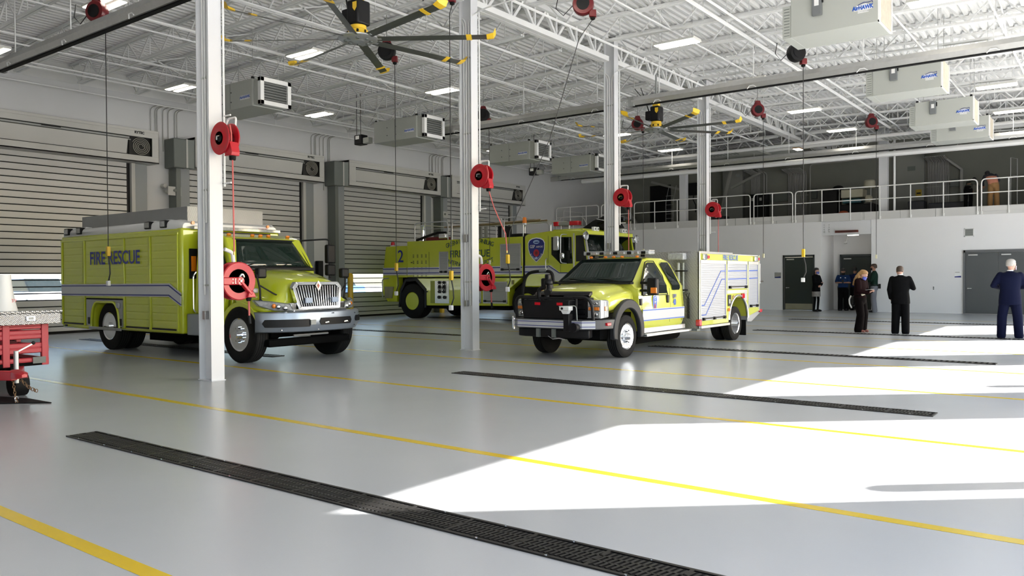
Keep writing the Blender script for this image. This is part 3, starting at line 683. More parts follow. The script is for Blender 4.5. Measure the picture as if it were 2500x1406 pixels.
hm_door(7, -4.92, -2.55, 2.5, YF-0.04, DOORG, mat('door_frame_grey', (0.11, 0.115, 0.12), 0.45), leafs=2, kick=False)
# heater, signs, outlet, louvres
t = root('infrared_heater', (-9.28, 35.7, 3.37), 'long red-brown radiant heater over the doorway recess', 'heater')
build(MB().box(-9.74, -8.82, 35.72, 35.86, 3.36, 3.45), 'heater_case', mat('heater_red_brown', (0.14, 0.022, 0.012), 0.5, var=0.2, vscale=12), t, bev=0.004)
build(MB().box(-9.70, -8.86, 35.71, 35.72, 3.375, 3.435), 'heater_grille', mat('heater_grille', (0.06, 0.01, 0.006), 0.6), t)
t = root('security_camera', (-9.75, 37.6, 2.95), 'small white security camera on the back wall of the recess', 'camera')
mb = MB(); mb.tube([(-9.7, 37.8, 3.25), (-9.7, 37.55, 3.25), (-9.74, 37.5, 3.05)], 0.015, 6); build(mb, 'bracket', WHITE, t); build(MB().sphere((-9.76, 37.48, 3.0), 0.07, (1.3, 1, 0.8)), 'camera_dome', WHITE, t)
def plaque(x0, x1, z0, z1, y, lab, upper):
    t = root('room_sign', ((x0+x1)/2, y, (z0+z1)/2), lab, 'sign')
    build(MB().box(x0, x1, y-0.015, y, z0, z1), 'sign_plate', upper, t, bev=0.003)
    build(MB().add([(x0+0.01, y-0.018, z0+0.012), (x1-0.01, y-0.018, z0+0.012), (x1-0.01, y-0.018, z0+0.075), (x0+0.01, y-0.018, z0+0.05)], [(0, 1, 2, 3)]), 'blue_band', NAVY, t, smooth=False)
    build(MB().box(x0+0.03, x1-0.06, y-0.018, y-0.0155, z1-0.06, z1-0.035), 'text_strip', mat('sign_text_grey', (0.3, 0.3, 0.3), 0.5), t)
plaque(-12.39, -12.11, 1.43, 1.68, YF, 'grey room sign with blue band left of the single dark door', mat('sign_bronze', (0.30, 0.30, 0.27), 0.4))
plaque(-5.24, -4.99, 1.42, 1.68, YF, 'white and blue room sign left of the grey double door', WHITE)
t = root('wall_outlet', (-5.96, YF, 1.01), 'small light switch plate on the wall left of the grey double door', 'outlet')
build(MB().box(-6.02, -5.92, YF-0.012, YF, 0.93, 1.08), 'cover_plate', WHITE, t, bev=0.003)
mb = MB(); mb.box(-5.995, -5.955, YF-0.016, YF-0.012, 1.02, 1.06); mb.box(-5.995, -5.955, YF-0.016, YF-0.012, 0.95, 0.99); build(mb, 'sockets', BLACK, t)
def louvre(x0, x1, z0, z1, y, lab, dark=False, vert=False):
    t = root('wall_louvre', ((x0+x1)/2, y, (z0+z1)/2), lab, 'vent')
    mb = MB(); f = 0.03; mb.box(x0, x1, y-0.02, y, z0, z0+f); mb.box(x0, x1, y-0.02, y, z1-f, z1); mb.box(x0, x0+f, y-0.02, y, z0, z1); mb.box(x1-f, x1, y-0.02, y, z0, z1)
    build(mb, 'frame', WHITE, t); build(MB().box(x0+f, x1-f, y-0.006, y, z0+f, z1-f), 'backing', GREYD if not dark else BLACK, t)
    mb = MB()
    if vert:
        x = x0+f+0.03
        while x < x1-f: mb.box(x, x+0.015, y-0.016, y-0.006, z0+f, z1-f); x += 0.07
    else:
        z = z0+f+0.01
        while z < z1-f: mb.box(x0+f, x1-f, y-0.018, y-0.006, z, z+0.012); z += 0.028
    build(mb, 'blades', GREYM, t, smooth=False)
louvre(-4.90, -4.56, 3.03, 3.36, YF, 'square louvred vent high on the wall above the grey double door')
louvre(-19.78, -19.4, 2.85, 3.28, YF, 'small dark vent on the far wall just right of the fire truck cab', True, True)
# ================= mezzanine railings =================
RAILM = mat('white_railing', (0.78, 0.78, 0.76), 0.4)
def railing(x0, x1, posts, lab, l_round=True, r_round=True, zb=3.88, y=YF-0.075):
    t = root('guard_railing', ((x0+x1)/2, y, 4.2), lab, 'railing', 'white guard railings along the mezzanine')
    path = [(x0, y, zb), (x0, y, 5.24), (x1, y, 5.24), (x1, y, zb)]
    build(MB().tube(fillet(path, 0.16 if l_round else 0.03), 0.024, 10), 'top_rail', RAILM, t)
    build(MB().cyl((x0, y, 4.71), (x1, y, 4.71), 0.02, 8), 'mid_rail', RAILM, t)
    for x in posts: build(MB().cyl((x, y, zb), (x, y, 5.24), 0.022, 8), 'post', RAILM, t)
    for x in [x0, x1]+list(posts): build(MB().box(x-0.04, x+0.04, y+0.02, y+0.055, zb-0.0, zb+0.12), 'mounting_plate', RAILM, t)
railing(-24.15, -21.53, (-23.27, -22.28), 'leftmost length of white mezzanine railing behind the fire truck roof')
railing(-21.35, -19.66, (-20.6,), 'short length of white railing behind the third column')
railing(-19.45, -13.49, (-18.32, -17.11, -14.62), 'long length of white railing from the third column past the fourth')
railing(-13.32, -11.57, (-12.47,), 'short white removable railing section in front of the dark cabinet')
railing(-11.45, -4.44, (-10.31, -9.14, -7.97, -6.81, -5.62), 'longest length of white railing, in front of the worn machinery')
railing(-4.30, 1.9, (-3.40, -2.2, -1.0, 0.3), 'rightmost length of white railing in front of the stooping worker')
struct(MB().box(-13.28, -11.6, YF-0.05, YF-0.03, 4.0, 4.18), 'trim_gate_kerb', MZ, bev=0.003)
struct(MB().box(-4.27, 1.9, YF-0.05, YF-0.03, 4.0, 4.18), 'trim_gate_kerb_right', MZ, bev=0.003)
# inner railing and stair bits at the left end of the mezzanine
t = root('stair_railing', (-23.2, 36.8, 4.2), 'white inner stair railing on the mezzanine above the fire truck', 'railing')
mb = MB(); mb.tube(fillet([(-24.0, 36.3, 4.2), (-24.0, 36.3, 5.1), (-24.0, 38.2, 5.1), (-24.0, 38.2, 4.2)], 0.05), 0.02, 8); mb.cyl((-24.0, 36.3, 4.65), (-24.0, 38.2, 4.65), 0.016, 6)
build(mb, 'rail_frame', RAILM, t); build(MB().tube(fillet([(-24.05, 36.0, 4.25), (-24.05, 36.0, 4.75), (-22.6, 36.0, 4.75), (-22.3, 36.0, 4.22)], 0.3), 0.022, 8), 'bent_handrail', RAILM, t)
t = root('roof_ladder', (-19.9, 40.6, 4.2), 'grey fixed ladder in front of the dark opening at the back of the mezzanine', 'ladder')
for s in (-1, 1): build(MB().tube(fillet([(-19.95+s*0.22, 40.8, 4.2), (-19.95+s*0.22, 40.8, 5.7), (-19.95+s*0.22, 41.2, 6.6)], 0.2), 0.018, 6), 'stile', GALV, t)
for i in range(7): build(MB().cyl((-20.17, 40.8, 4.5+i*0.25), (-19.73, 40.8, 4.5+i*0.25), 0.012, 6), 'rung', GALV, t)
struct(MB().box(-21.5, -20.2, YM-0.03, YM, 4.2, 6.7), 'door_8', BLACK)
for a, b, lab in (((-25+0.9, 40.9, 7.1), (-21.9, 40.9, 4.4), 'far left grey diagonal brace leaning down to the right behind the railing'), ((-21.3, 41.3, 6.9), (-17.4, 41.3, 5.7), 'grey diagonal brace between the third column and the mezzanine column'), ((-16.4, 40.8, 7.1), (-17.1, 40.8, 4.3), 'steep grey brace right of the mezzanine column'), ((-16.5, 41.1, 6.2), (-14.9, 41.1, 6.9), 'short grey brace above the dark mezzanine pilaster')):
    tag(build(MB().bar(a, b, 0.15, 0.12), 'diagonal_brace', mat('brace_grey', (0.30, 0.30, 0.27), 0.6), smooth=False), lab, 'brace')
tag(build(MB().box(-16.95, -15.95, 40.95, 41.15, 4.2, 4.25), 'low_kerb', MZ), 'low pale kerb at the foot of the mezzanine pilaster', 'kerb')
# conduit racks on the mezzanine back wall
CG = mat('conduit_grey', (0.36, 0.36, 0.34), 0.5)
for x0, x1, n, zt, z0, lab in ((-15.55, -15.05, 7, 6.85, 4.3, 'narrow rack of grey vertical conduits left of centre on the mezzanine back wall'), (-14.9, -14.65, 2, 6.85, 4.3, 'pair of thick grey conduits beside the narrow rack'), (-13.6, -12.65, 12, 6.75, 4.3, 'middle rack of closely spaced conduits on the mezzanine back wall'), (-7.15, -6.25, 13, 6.75, 4.3, 'right rack of closely spaced conduits beside the pale pilaster')):
    t = root('conduit_rack', ((x0+x1)/2, YM-0.1, 4.3), lab, 'conduit', 'conduit racks on the mezzanine back wall')
    for i in range(n):
        x = x0+(x1-x0)*(i+0.5)/n; r = min(0.03, (x1-x0)/n*0.36)
        build(MB().tube(fillet([(x, YM-0.1, z0), (x, YM-0.1, zt), (x, YM-1.2, zt+0.12)], 0.15), r, 6), 'conduit', CG, t)
    build(MB().box(x0-0.05, x1+0.05, YM-0.07, YM, 5.6, 5.64), 'strut', CG, t)
t = root('wall_trunking', (-12.5, YM-0.06, 5.5), 'pale pipe outlining the big blank panel on the mezzanine back wall', 'pipe')
build(MB().tube(fillet([(-12.5, YM-0.06, 4.3), (-12.5, YM-0.06, 7.15), (-8.6, YM-0.06, 7.15)], 0.2), 0.03, 8), 'pipe_run', CG, t)
tag(build(MB().tube([(-5.75, YM-0.2, 4.3), (-5.75, YM-0.2, 6.3), (-6.4, YM-0.6, 6.9)], 0.07, 10), 'waste_pipe', CG), 'thick grey pipe with an angled top right of the conduit rack', 'pipe')
for x0, x1, z0, z1, n in ((-14.5, -13.6, 5.35, 5.75, 'between the two left racks'), (-6.2, -5.85, 5.55, 5.9, 'right of the right rack'), (-12.4, -12.15, 5.4, 5.9, 'right of the middle rack')):
    tag(build(MB().box(x0, x1, YM-0.2, YM, z0, z1), 'wall_panel_box', GREYD, bev=0.01), 'dark electrical box on the mezzanine back wall '+n, 'electrical box')
t = root('disconnect_panel', (-18.2, 40.9, 6.3), 'black electrical panel hanging left of the mezzanine column', 'electrical box')
build(MB().box(-18.85, -18.1, 40.7, 40.95, 5.95, 6.6), 'panel_case', BLACK, t, bev=0.02); build(MB().tube([(-18.5, 40.8, 5.95), (-18.55, 40.8, 5.7), (-18.4, 40.8, 5.4), (-18.4, 40.8, 5.0)], 0.03, 6), 'cable', BLACK, t)
t = root('wall_fixture', (-16.1, 41.1, 6.8), 'small round fixture high on the left mezzanine pilaster', 'fixture'); build(MB().cyl((-16.15, 41.14, 6.85), (-16.15, 41.0, 6.85), 0.09, 14), 'disc', GREYM, t)
# louvred sloping ducts under the roof over the mezzanine edge
t = root('air_duct', (-14.4, 34.6, 6.9), 'large grey flat duct with slotted grille above the mezzanine, left of centre', 'duct')
build(MB().box(-16.9, -11.6, 36.2, 37.3, 7.0, 7.5), 'duct_body', GREYL, t, bev=0.01)
build(MB().box(-15.2, -12.6, 34.0, 36.2, 6.98, 7.06), 'duct_branch', GREYL, t)
mb = MB()
for i in range(9): mb.box(-14.9+i*0.16, -14.84+i*0.16, 34.1, 34.7, 6.965, 6.98)
build(mb, 'grille_slots', GREYD, t, smooth=False)
t = root('roof_grating', (-6.6, 34.6, 7.0), 'grey ribbed metal grating panel under the roof near the farthest right air cleaner', 'grating')
build(MB().box(-7.6, -5.3, 33.9, 35.2, 7.0, 7.03), 'panel', GREYM, t)
mb = MB()
for i in range(14): mb.box(-7.6+i*0.165, -7.55+i*0.165, 33.9, 35.2, 6.97, 7.0)
build(mb, 'ribs', GREYL, t, smooth=False)
# mezzanine furniture
t = root('storage_cabinet', (-14.9, 40.9, 4.2), 'black double-door cabinet on the mezzanine behind the short railing', 'cabinet')
build(MB().box(-15.35, -14.45, 40.6, 41.1, 4.2, 5.75), 'body', BLACK, t, bev=0.01); build(MB().box(-14.905, -14.885, 40.59, 40.6, 4.25, 5.7), 'door_gap', GREYM, t)
for dx in (-0.32, 0.1): build(MB().box(-14.9+dx, -14.9+dx+0.12, 40.588, 40.6, 5.4, 5.55), 'notice', GREYL, t)
t = root('parts_washer', (-10.0, 38.6, 4.2), 'bulky cream and black machine with a pale bucket on top, left of the mezzanine column', 'machine')
build(MB().box(-11.0, -10.35, 38.3, 39.1, 4.2, 5.45), 'side_cabinet', BLACK, t, bev=0.02)
build(MB().box(-10.25, -8.75, 38.2, 39.1, 4.2, 4.75), 'base_unit', BLACK, t, bev=0.03)
build(MB().box(-10.15, -9.2, 38.15, 38.9, 5.05, 5.42), 'cream_body', mat('cream_plastic', (0.42, 0.40, 0.30), 0.5, var=0.1), t, bev=0.03)
build(MB().box(-10.1, -9.3, 38.2, 38.9, 4.8, 5.0), 'teal_wrapping', mat('teal_film', (0.05, 0.13, 0.15), 0.25, var=0.5, vscale=9), t, bev=0.05)
build(MB().lathe([(0.22, 0), (0.25, 0.1), (0.24, 0.30), (0.19, 0.36)], (-9.0, 38.5, 5.45), 'z', 16), 'bucket', MATS['cream_plastic'], t)
for x in (-10.2, -8.85): build(MB().cyl((x, 38.12, 4.2), (x, 38.12, 5.5), 0.018, 6), 'chrome_pole', ALU, t)
build(MB().sphere((-10.35, 38.5, 5.5), 0.22, (1.2, 1, 0.8)), 'dark_cover', BLACK, t)
build(MB().lathe([(0.14, 0), (0.16, 0.2), (0.1, 0.3)], (-8.95, 38.15, 4.8), 'z', 12), 'cream_jug', MATS['cream_plastic'], t)
build(MB().sphere((-10.0, 38.05, 4.35), 0.16, (1.4, 0.8, 0.7)), 'orange_bundle', mat('rust_orange_cloth', (0.35, 0.07, 0.02), 0.8), t)
for (x0, x1, z1, lab) in ((-7.4, -6.75, 4.75, 'dark equipment case on the mezzanine floor, left of the long one'), (-6.6, -5.1, 4.62, 'long low dark equipment case on the mezzanine floor'), (-2.9, -0.9, 5.0, 'dark workbench with tools at the right end of the mezzanine'), (-16.35, -15.75, 4.55, 'low dark case by the mezzanine pilaster')):
    tag(build(MB().box(x0, x1, 38.3, 39.0, 4.2, z1), 'equipment_case', mat('dark_case', (0.02, 0.022, 0.03), 0.5), bev=0.04), lab, 'case')
t = root('hazard_sign', (-7.75, 41.1, 5.3), 'yellow hazard sign on the pale mezzanine pilaster', 'sign')
build(MB().box(-7.6, -7.35, YM-0.37, YM-0.355, 5.15, 5.5), 'sign_plate', mat('dull_yellow_sign', (0.40, 0.27, 0.02), 0.5), t); build(MB().box(-7.56, -7.39, YM-0.374, YM-0.37, 5.3, 5.36), 'sign_mark', BLACK, t)
t = root('vent_plate', (-7.8, 41.1, 6.6), 'small dark plate high on the pale mezzanine pilaster', 'plate'); build(MB().box(-7.95, -7.62, YM-0.38, YM-0.355, 6.4, 6.6), 'plate', GREYD, t)
for dx in (0, 0.75):
    x = -3.5+dx; t = root('garment_rack', (x, 38.0, 4.2), 'thin chrome rack frame behind the stooping worker, '+('nearer to him' if dx == 0 else 'farther right'), 'rack')
    mb = MB(); mb.tube([(x, 37.6, 4.2), (x, 37.6, 6.2), (x+0.18, 38.1, 6.2), (x+0.18, 38.1, 4.2)], 0.014, 6); mb.cyl((x, 37.6, 5.5), (x+0.18, 38.1, 5.5), 0.012, 6); build(mb, 'frame', ALU, t)
# ================= ceiling fans =================
FANM = mat('fan_blade_metal', (0.20, 0.21, 0.19), 0.3, metal=0.9, var=0.08)
FYEL = mat('fan_yellow_plastic', (0.85, 0.55, 0.03), 0.35)
def fan(x, y, z, R, a0, lab):
    t = root('ceiling_fan', (x, y, z), lab, 'fan', 'large eight-blade ceiling fans')
    build(MB().lathe([(0.001, -0.03), (0.1, -0.035), (0.14, -0.01), (0.32, -0.015), (0.36, 0.01), (0.36, 0.03), (0.30, 0.05), (0.10, 0.06)], (x, y, z), 'z', 32), 'hub_disc', ALU, t)
    mb = MB()
    for k in range(8): a = 2*pi*k/8; mb.cyl((x+0.22*cos(a), y+0.22*sin(a), z-0.02), (x+0.22*cos(a), y+0.22*sin(a), z-0.035), 0.035, 10)
    build(mb, 'hub_recesses', GREYD, t)
    build(MB().lathe([(0.14, 0.05), (0.18, 0.08), (0.18, 0.16), (0.15, 0.18), (0.15, 0.24)], (x, y, z), 'z', 20), 'yellow_collar', FYEL, t)
    mb = MB()
    for k in range(8): a = 2*pi*k/8; mb.cbox((x+0.18*cos(a), y+0.18*sin(a), z+0.12), (0.03, 0.03, 0.05))
    build(mb, 'collar_bolts', BLACK, t)
    build(MB().box(x-0.13, x+0.16, y-0.16, y+0.16, z+0.24, z+0.68), 'gear_motor', BLACK, t, bev=0.04)
    build(MB().box(x-0.30, x-0.12, y-0.13, y+0.13, z+0.30, z+0.56), 'motor_controller', BLACK, t, bev=0.03)
    build(MB().prism([(x+0.04, z+0.62), (x+0.04, z+0.52), (x+0.09, z+0.46), (x+0.14, z+0.52), (x+0.14, z+0.62)], 'y', y-0.165, y-0.160), 'shield_emblem', FYEL, t, smooth=False)
    build(MB().box(x-0.09, x+0.09, y-0.07, y+0.07, z+0.68, z+0.80), 'yellow_mount', FYEL, t, bev=0.01)
    build(MB().cyl((x, y, z+0.78), (x, y, 7.4), 0.03, 10), 'down_tube', GREYM, t)
    for k in range(2): build(MB().tube([(x-0.2, y-0.05*k, z+0.5), (x-0.33, y, z+0.85), (x-0.5-0.2*k, y, z+1.3)], 0.01, 5), 'power_cable', BLACK, t)
    pitch = -0.28
    for k in range(8):
        a = a0+2*pi*k/8; u = Vector((cos(a), sin(a), 0)); v = Vector((-sin(a), cos(a), 0)); n = Vector((0, 0, 1))
        e = Empty_part('blade_arm', t, Vector((x, y, z)))
        def sec(r, w, th=0.012):
            c = Vector((x, y, z+0.01))+u*r; d = v*cos(pitch)+n*sin(pitch); m = n*cos(pitch)-v*sin(pitch)
            return [c+d*(-w/2), c+d*(-w/4)+m*th, c+d*(w/4)+m*th, c+d*(w/2), c+d*(w/4)-m*th*0.3, c-d*(w/4)-m*th*0.3]
        build(MB().loft([sec(0.34, 0.15), sec(R-0.1, 0.15)]), 'blade', FANM, e, smooth=False)
        build(MB().loft([sec(0.20, 0.07, 0.02), sec(0.42, 0.08, 0.02)]), 'blade_bracket', ALU, e)
        c0 = sec(R*0.80, 0.19, 0.022); c1 = sec(R*0.84, 0.19, 0.022); build(MB().loft([c0, c1]), 'blade_clip', FYEL, e, smooth=False)
        w0 = [p for p in sec(R-0.12, 0.17, 0.03)]; w1 = [p+n*0.02 for p in sec(R, 0.19, 0.035)]; w2 = [p+n*0.10+u*0.02 for p in sec(R+0.02, 0.21, 0.012)]
        build(MB().loft([w0, w1, w2]), 'winglet', FYEL, e, smooth=False)
    return t
def Empty_part(name, parent, wloc):
    e = bpy.data.objects.new(name, None); l = Vector(wloc); p = parent
    while p is not None: l -= p.location; p = p.parent
    e.location = l; e.empty_display_size = 0.1; link(e, parent); return e
fan(-10.86, 9.81, 5.8, 2.42, radians(-10), 'big eight-blade ceiling fan with yellow tips, the nearer one at the top of the picture')
fan(-10.78, 21.2, 5.8, 2.42, radians(7), 'big eight-blade ceiling fan with yellow tips, the farther one between the third and fourth columns')
# ================= cord reels hanging from the roof =================
CORD = mat('black_cord', (0.01, 0.01, 0.01), 0.5)
def cordreel(x, y, z, zc, lab, red=0.5, ang=0.6, end='box', cordpath=None, dx=0, dy=0):
    t = root('cord_reel', (x, y, z), lab, 'cord reel', 'retractable cord reels hung from the roof')
    M = Matrix.Translation((x, y, z)) @ Matrix.Rotation(ang, 4, 'Z')
    mb = MB().lathe([(0.06, -0.10), (0.20, -0.09), (0.215, -0.05), (0.215, 0.05), (0.20, 0.09), (0.06, 0.10)], (0, 0, 0), 'y', 26); mb.xf(M); build(mb, 'reel_case', REDD if red > 0.5 else BLACK, t)
    mb = MB().lathe([(0.06, -0.105), (0.13, -0.11), (0.13, 0.11), (0.06, 0.105)], (0, 0, 0), 'y', 20); mb.xf(M); build(mb, 'hub_plate', BLACK, t)
    mb = MB().prism([(-0.13, 0.15), (0.13, 0.15), (0.07, 0.30), (-0.07, 0.30)], 'y', -0.03, 0.03); mb.xf(M); build(mb, 'hanger_bracket', REDD, t)
    mb = MB().box(0.12, 0.26, -0.06, 0.06, -0.26, -0.12); mb.xf(M); build(mb, 'cord_guide', REDD, t, bev=0.015)
    mb = MB().lathe([(0.02, 0), (0.05, 0.02), (0.05, 0.05), (0.02, 0.06)], (0.19, 0, -0.32), 'z', 12); mb.xf(M); build(mb, 'rubber_stop', RUBBER, t)
    build(MB().cyl((x, y, z+0.28), (x, y, zdeck(x)), 0.012, 6), 'mounting_rod', GREYM, t)
    build(MB().tube([(x-0.15*cos(ang), y-0.15*sin(ang), z+0.05), (x-0.4*cos(ang), y-0.4*sin(ang), z-0.2), (x-0.55*cos(ang), y-0.55*sin(ang), z-0.05), (x-0.5*cos(ang), y-0.5*sin(ang), z+0.2)], 0.010, 5), 'supply_cord', CORD, t)
    P0 = M @ Vector((0.19, 0, -0.3))
    if cordpath is None: path = [P0, (P0[0], P0[1], zc+0.2)]
    else: path = [P0]+cordpath
    build(MB().tube(path, 0.0085, 6), 'cord', CORD, t)
    q = Vector(path[-1])
    if end == 'box':
        build(MB().box(q[0]-0.035, q[0]+0.035, q[1]-0.035, q[1]+0.035, q[2]-0.17, q[2]+0.02), 'yellow_connector', YEL, t, bev=0.012)
        build(MB().tube([(q[0], q[1], q[2]-0.15), (q[0]+0.05, q[1], q[2]-0.35), (q[0]+0.06, q[1], q[2]-0.52), (q[0]+0.0, q[1], q[2]-0.66)], 0.013, 6), 'pigtail', CORD, t)
        build(MB().box(q[0]-0.05, q[0]+0.03, q[1]-0.03, q[1]+0.03, q[2]-0.76, q[2]-0.66), 'plug_end', WHITE, t, bev=0.01)
    else: build(MB().box(q[0]-0.03, q[0]+0.03, q[1]-0.03, q[1]+0.03, q[2]-0.12, q[2]+0.02), 'cream_connector', mat('cream_connector', (0.7, 0.66, 0.45), 0.5), t, bev=0.01)
    return t
RS = ((-16.2, 7.78, 6.85, 1.98, 'cord reel at the top left, its cord hanging before the truck lettering', 1, 0.4, 'box'),
 (-14.05, 13.6, 6.98, 1.68, 'dark cord reel behind the nearer fan blades', 0, 0.6, 'box'),
 (-17.1, 21.0, 7.0, 1.9, 'black cord reel right of the second column', 0, 0.5, 'small'),
 (-6.06, 19.03, 6.75, 1.95, 'cord reel below the nearest right air cleaner, its cord ending before the single dark door', 0, 0.9, 'box'),
 (-9.5, 25.9, 6.98, 2.05, 'ring-shaped dark cord reel in the right centre of the roof', 1, 0.7, 'small'),
 (-7.1, 30.6, 7.0, 2.05, 'ring-shaped dark cord reel farthest right near the mezzanine', 1, 0.7, 'small'),
 (-13.7, 25.5, 6.95, 2.3, 'small red cord reel behind the farther fan', 1, 0.4, 'small'))
for x, y, z, zc, l, r, a, e in RS: cordreel(x, y, z, zc, l, r, a, e)
cordreel(-10.62, 11.8, 7.2, 1.2, 'cord reel hidden above the picture edge whose cord hangs left of the second column', 0, 0.5, 'box', cordpath=[(-10.48, 11.84, 6.7), (-10.48, 11.84, 1.66)])
cordreel(-8.6, 13.75, 7.0, 2.4, 'cord reel cut by the top edge, its cord pulled aside toward the second column', 1, 0.5, 'box', cordpath=[(-8.72, 13.78, 6.35), (-9.35, 13.65, 4.4), (-9.92, 13.45, 3.1), (-10.18, 13.35, 2.5), (-10.22, 13.33, 2.0)])
# ================= hose reels on the columns =================
def hosereel_side(x, y, z, lab, hose):   # discs facing -Y
    t = root('hose_reel', (x, y, z), lab, 'hose reel', 'red hose reels fixed high on the columns')
    for yy, n in ((-0.075, 'front_disc'), (0.075, 'rear_disc')):
        s = -1 if yy < 0 else 1
        build(MB().lathe([(0.10, s*0.03), (0.115, s*0.0), (0.15, -s*0.01), (0.235, 0.0), (0.245, s*0.012), (0.235, s*0.02), (0.15, s*0.01), (0.11, s*0.03)][::s], (x, y+yy, z), 'y', 36), n, RED, t)
    build(MB().lathe([(0.11, -0.09), (0.11, 0.09)], (x, y, z), 'y', 24), 'drum', REDD, t)
    build(MB().lathe([(0.05, -0.11), (0.06, -0.10), (0.06, 0.0)], (x+0.01, y, z), 'y', 16), 'spring_hub', BLACK, t)
    build(MB().tube([(x-0.05, y-0.11, z-0.02), (x-0.03, y-0.12, z+0.03), (x+0.05, y-0.12, z+0.03)], 0.012, 6), 'swivel_elbow', CHROME, t)
    build(MB().prism([(x+0.08, z-0.27), (x+0.25, z-0.27), (x+0.27, z-0.22), (x+0.22, z-0.06), (x+0.16, z-0.1), (x+0.1, z-0.2)], 'y', y-0.07, y+0.07), 'guide_arm', RED, t, bev=0.008)
    build(MB().lathe([(0.045, -0.33), (0.05, -0.30), (0.05, -0.27)], (x+0.18, y, z), 'z', 14), 'hose_stop', RUBBER, t)
    build(MB().box(x-0.24, x-0.05, y+0.02, y+0.08, z-0.12, z+0.12), 'mounting_bracket', RED, t, bev=0.01)
    build(MB().tube(fillet([(x-0.15, y+0.12, z+0.26), (x-0.1, y+0.12, z+0.33), (x+0.10, y+0.12, z+0.33), (x+0.10, y+0.1, z+0.1)], 0.04), 0.016, 8), 'feed_pipe', WHITE, t)
    build(MB().tube([Vector((x+0.18, y, z-0.3))]+[Vector(p) for p in hose], 0.012, 8), 'hose', PINKR, t)
    build(MB().tube([(x+0.15, y-0.02, z+0.19), (x+0.20, y-0.03, z+0.06), (x+0.19, y-0.02, z-0.15), (x+0.18, y, z-0.29)], 0.012, 6), 'hose_on_drum', PINKR, t)
    build(MB().cyl(Vector(hose[-1]), Vector(hose[-1])-Vector((0, 0, 0.05)), 0.016, 8), 'brass_coupling', mat('brass', (0.6, 0.42, 0.12), 0.3, metal=0.9), t)
    return t
HX = CX+0.43
hosereel_side(HX, 6.97, 3.63, 'red hose reel high on the nearest column', [(HX+0.17, 6.99, 1.95)])
hosereel_side(HX, 13.0, 3.66, 'red hose reel high on the second column', [(-10.4, 13.1, 3.0), (-10.25, 13.3, 2.45), (-10.22, 13.3, 2.1)])
hosereel_side(HX, 18.95, 3.66, 'red hose reel high on the third column', [(HX+0.18, 18.95, 2.0)])
hosereel_side(HX, 24.95, 3.72, 'red hose reel high on the fourth column', [(HX+0.18, 24.95, 2.0)])
def hosereel_low(x, y, z, lab):     # discs facing +X
    t = root('large_hose_reel', (x, y, z), lab, 'hose reel', 'large red hose reels fixed low on the columns')
    R = 0.30; RC = mat('coral_red_enamel', (0.48, 0.022, 0.036), 0.35)
    for xx, s in ((0.09, 1), (-0.09, -1)):
        build(MB().lathe([(0.185, -s*0.02), (0.19, s*0.0), (R-0.015, s*0.012), (R, s*0.0), (R-0.01, -s*0.015), (0.19, -s*0.01)][::-s], (x+xx, y, z), 'x', 44), 'side_disc', RC, t)
    build(MB().lathe([(0.195, -0.09), (0.195, 0.088)], (x, y, z), 'x', 28), 'drum', REDD, t)
    build(MB().lathe([(0.001, -0.005), (0.12, -0.01), (0.18, -0.02), (0.188, 0.088)], (x, y, z), 'x', 36), 'recessed_web', RED, t)
    build(MB().box(x+0.07, x+0.13, y-0.30, y+0.0, z-0.06, z+0.06), 'support_arm', RC, t, bev=0.015)
    build(MB().cyl((x+0.07, y, z), (x+0.14, y, z), 0.065, 20), 'hub_cap', RC, t)
    build(MB().bar((x+0.11, y, z), (x+0.11, y+0.2, z-0.21), 0.05, 0.09, up=(1, 0, 0)), 'guide_arm', RC, t, bev=0.012)
    build(MB().prism([(y+0.12, z-0.26), (y+0.27, z-0.26), (y+0.25, z-0.20), (y+0.2, z-0.15), (y+0.14, z-0.19)], 'x', x-0.05, x+0.15), 'outlet_plate', RC, t, bev=0.01)
    mb = MB()
    for (dy, dz) in ((-0.025, 0.03), (0.03, 0.03), (-0.025, -0.03), (0.03, -0.03), (-0.10, 0.03), (-0.10, -0.03), (-0.10, 0), (-0.145, 0.03), (-0.145, -0.03)): mb.cyl((x+0.13, y+dy, z+dz), (x+0.148, y+dy, z+dz), 0.008, 6)
    mb.cyl((x+0.14, y, z), (x+0.155, y, z), 0.018, 10); build(mb, 'bolts', CHROME, t)
    build(MB().tube(fillet([(x+0.08, y+0.02, z+0.06), (x+0.1, y+0.05, z+0.12), (x+0.09, y+0.09, z+0.06)], 0.03), 0.018, 8), 'swivel_elbow', CHROME, t)
    build(MB().lathe([(0.03, -0.32), (0.04, -0.30), (0.045, -0.26)], (x+0.05, y+0.2, z), 'z', 14), 'hose_stop', RUBBER, t)
    build(MB().cyl((x+0.05, y+0.2, z-0.3), (x+0.06, y+0.2, z-0.55), 0.016, 8), 'hose', PINKR, t)
    build(MB().cyl((x+0.06, y+0.2, z-0.55), (x+0.07, y+0.21, z-0.68), 0.022, 8), 'hose_nozzle', BLACK, t)
    build(MB().box(x-0.10, x+0.06, y-0.40, y-0.26, z-0.10, z+0.10), 'column_mount', RC, t, bev=0.01)
    build(MB().tube(fillet([(x-0.05, y-0.16, z+0.5), (x-0.05, y-0.02, z+0.45), (x-0.05, y, z+0.3)], 0.05), 0.03, 8), 'feed_pipe', WHITE, t)
    return t
hosereel_low(-11.1, 7.43, 1.51, 'large coral-red hose reel low on the nearest column, in front of the rescue truck windscreen')
hosereel_low(-11.1, 13.60, 1.54, 'large red hose reel low on the second column, in front of the airport fire truck')
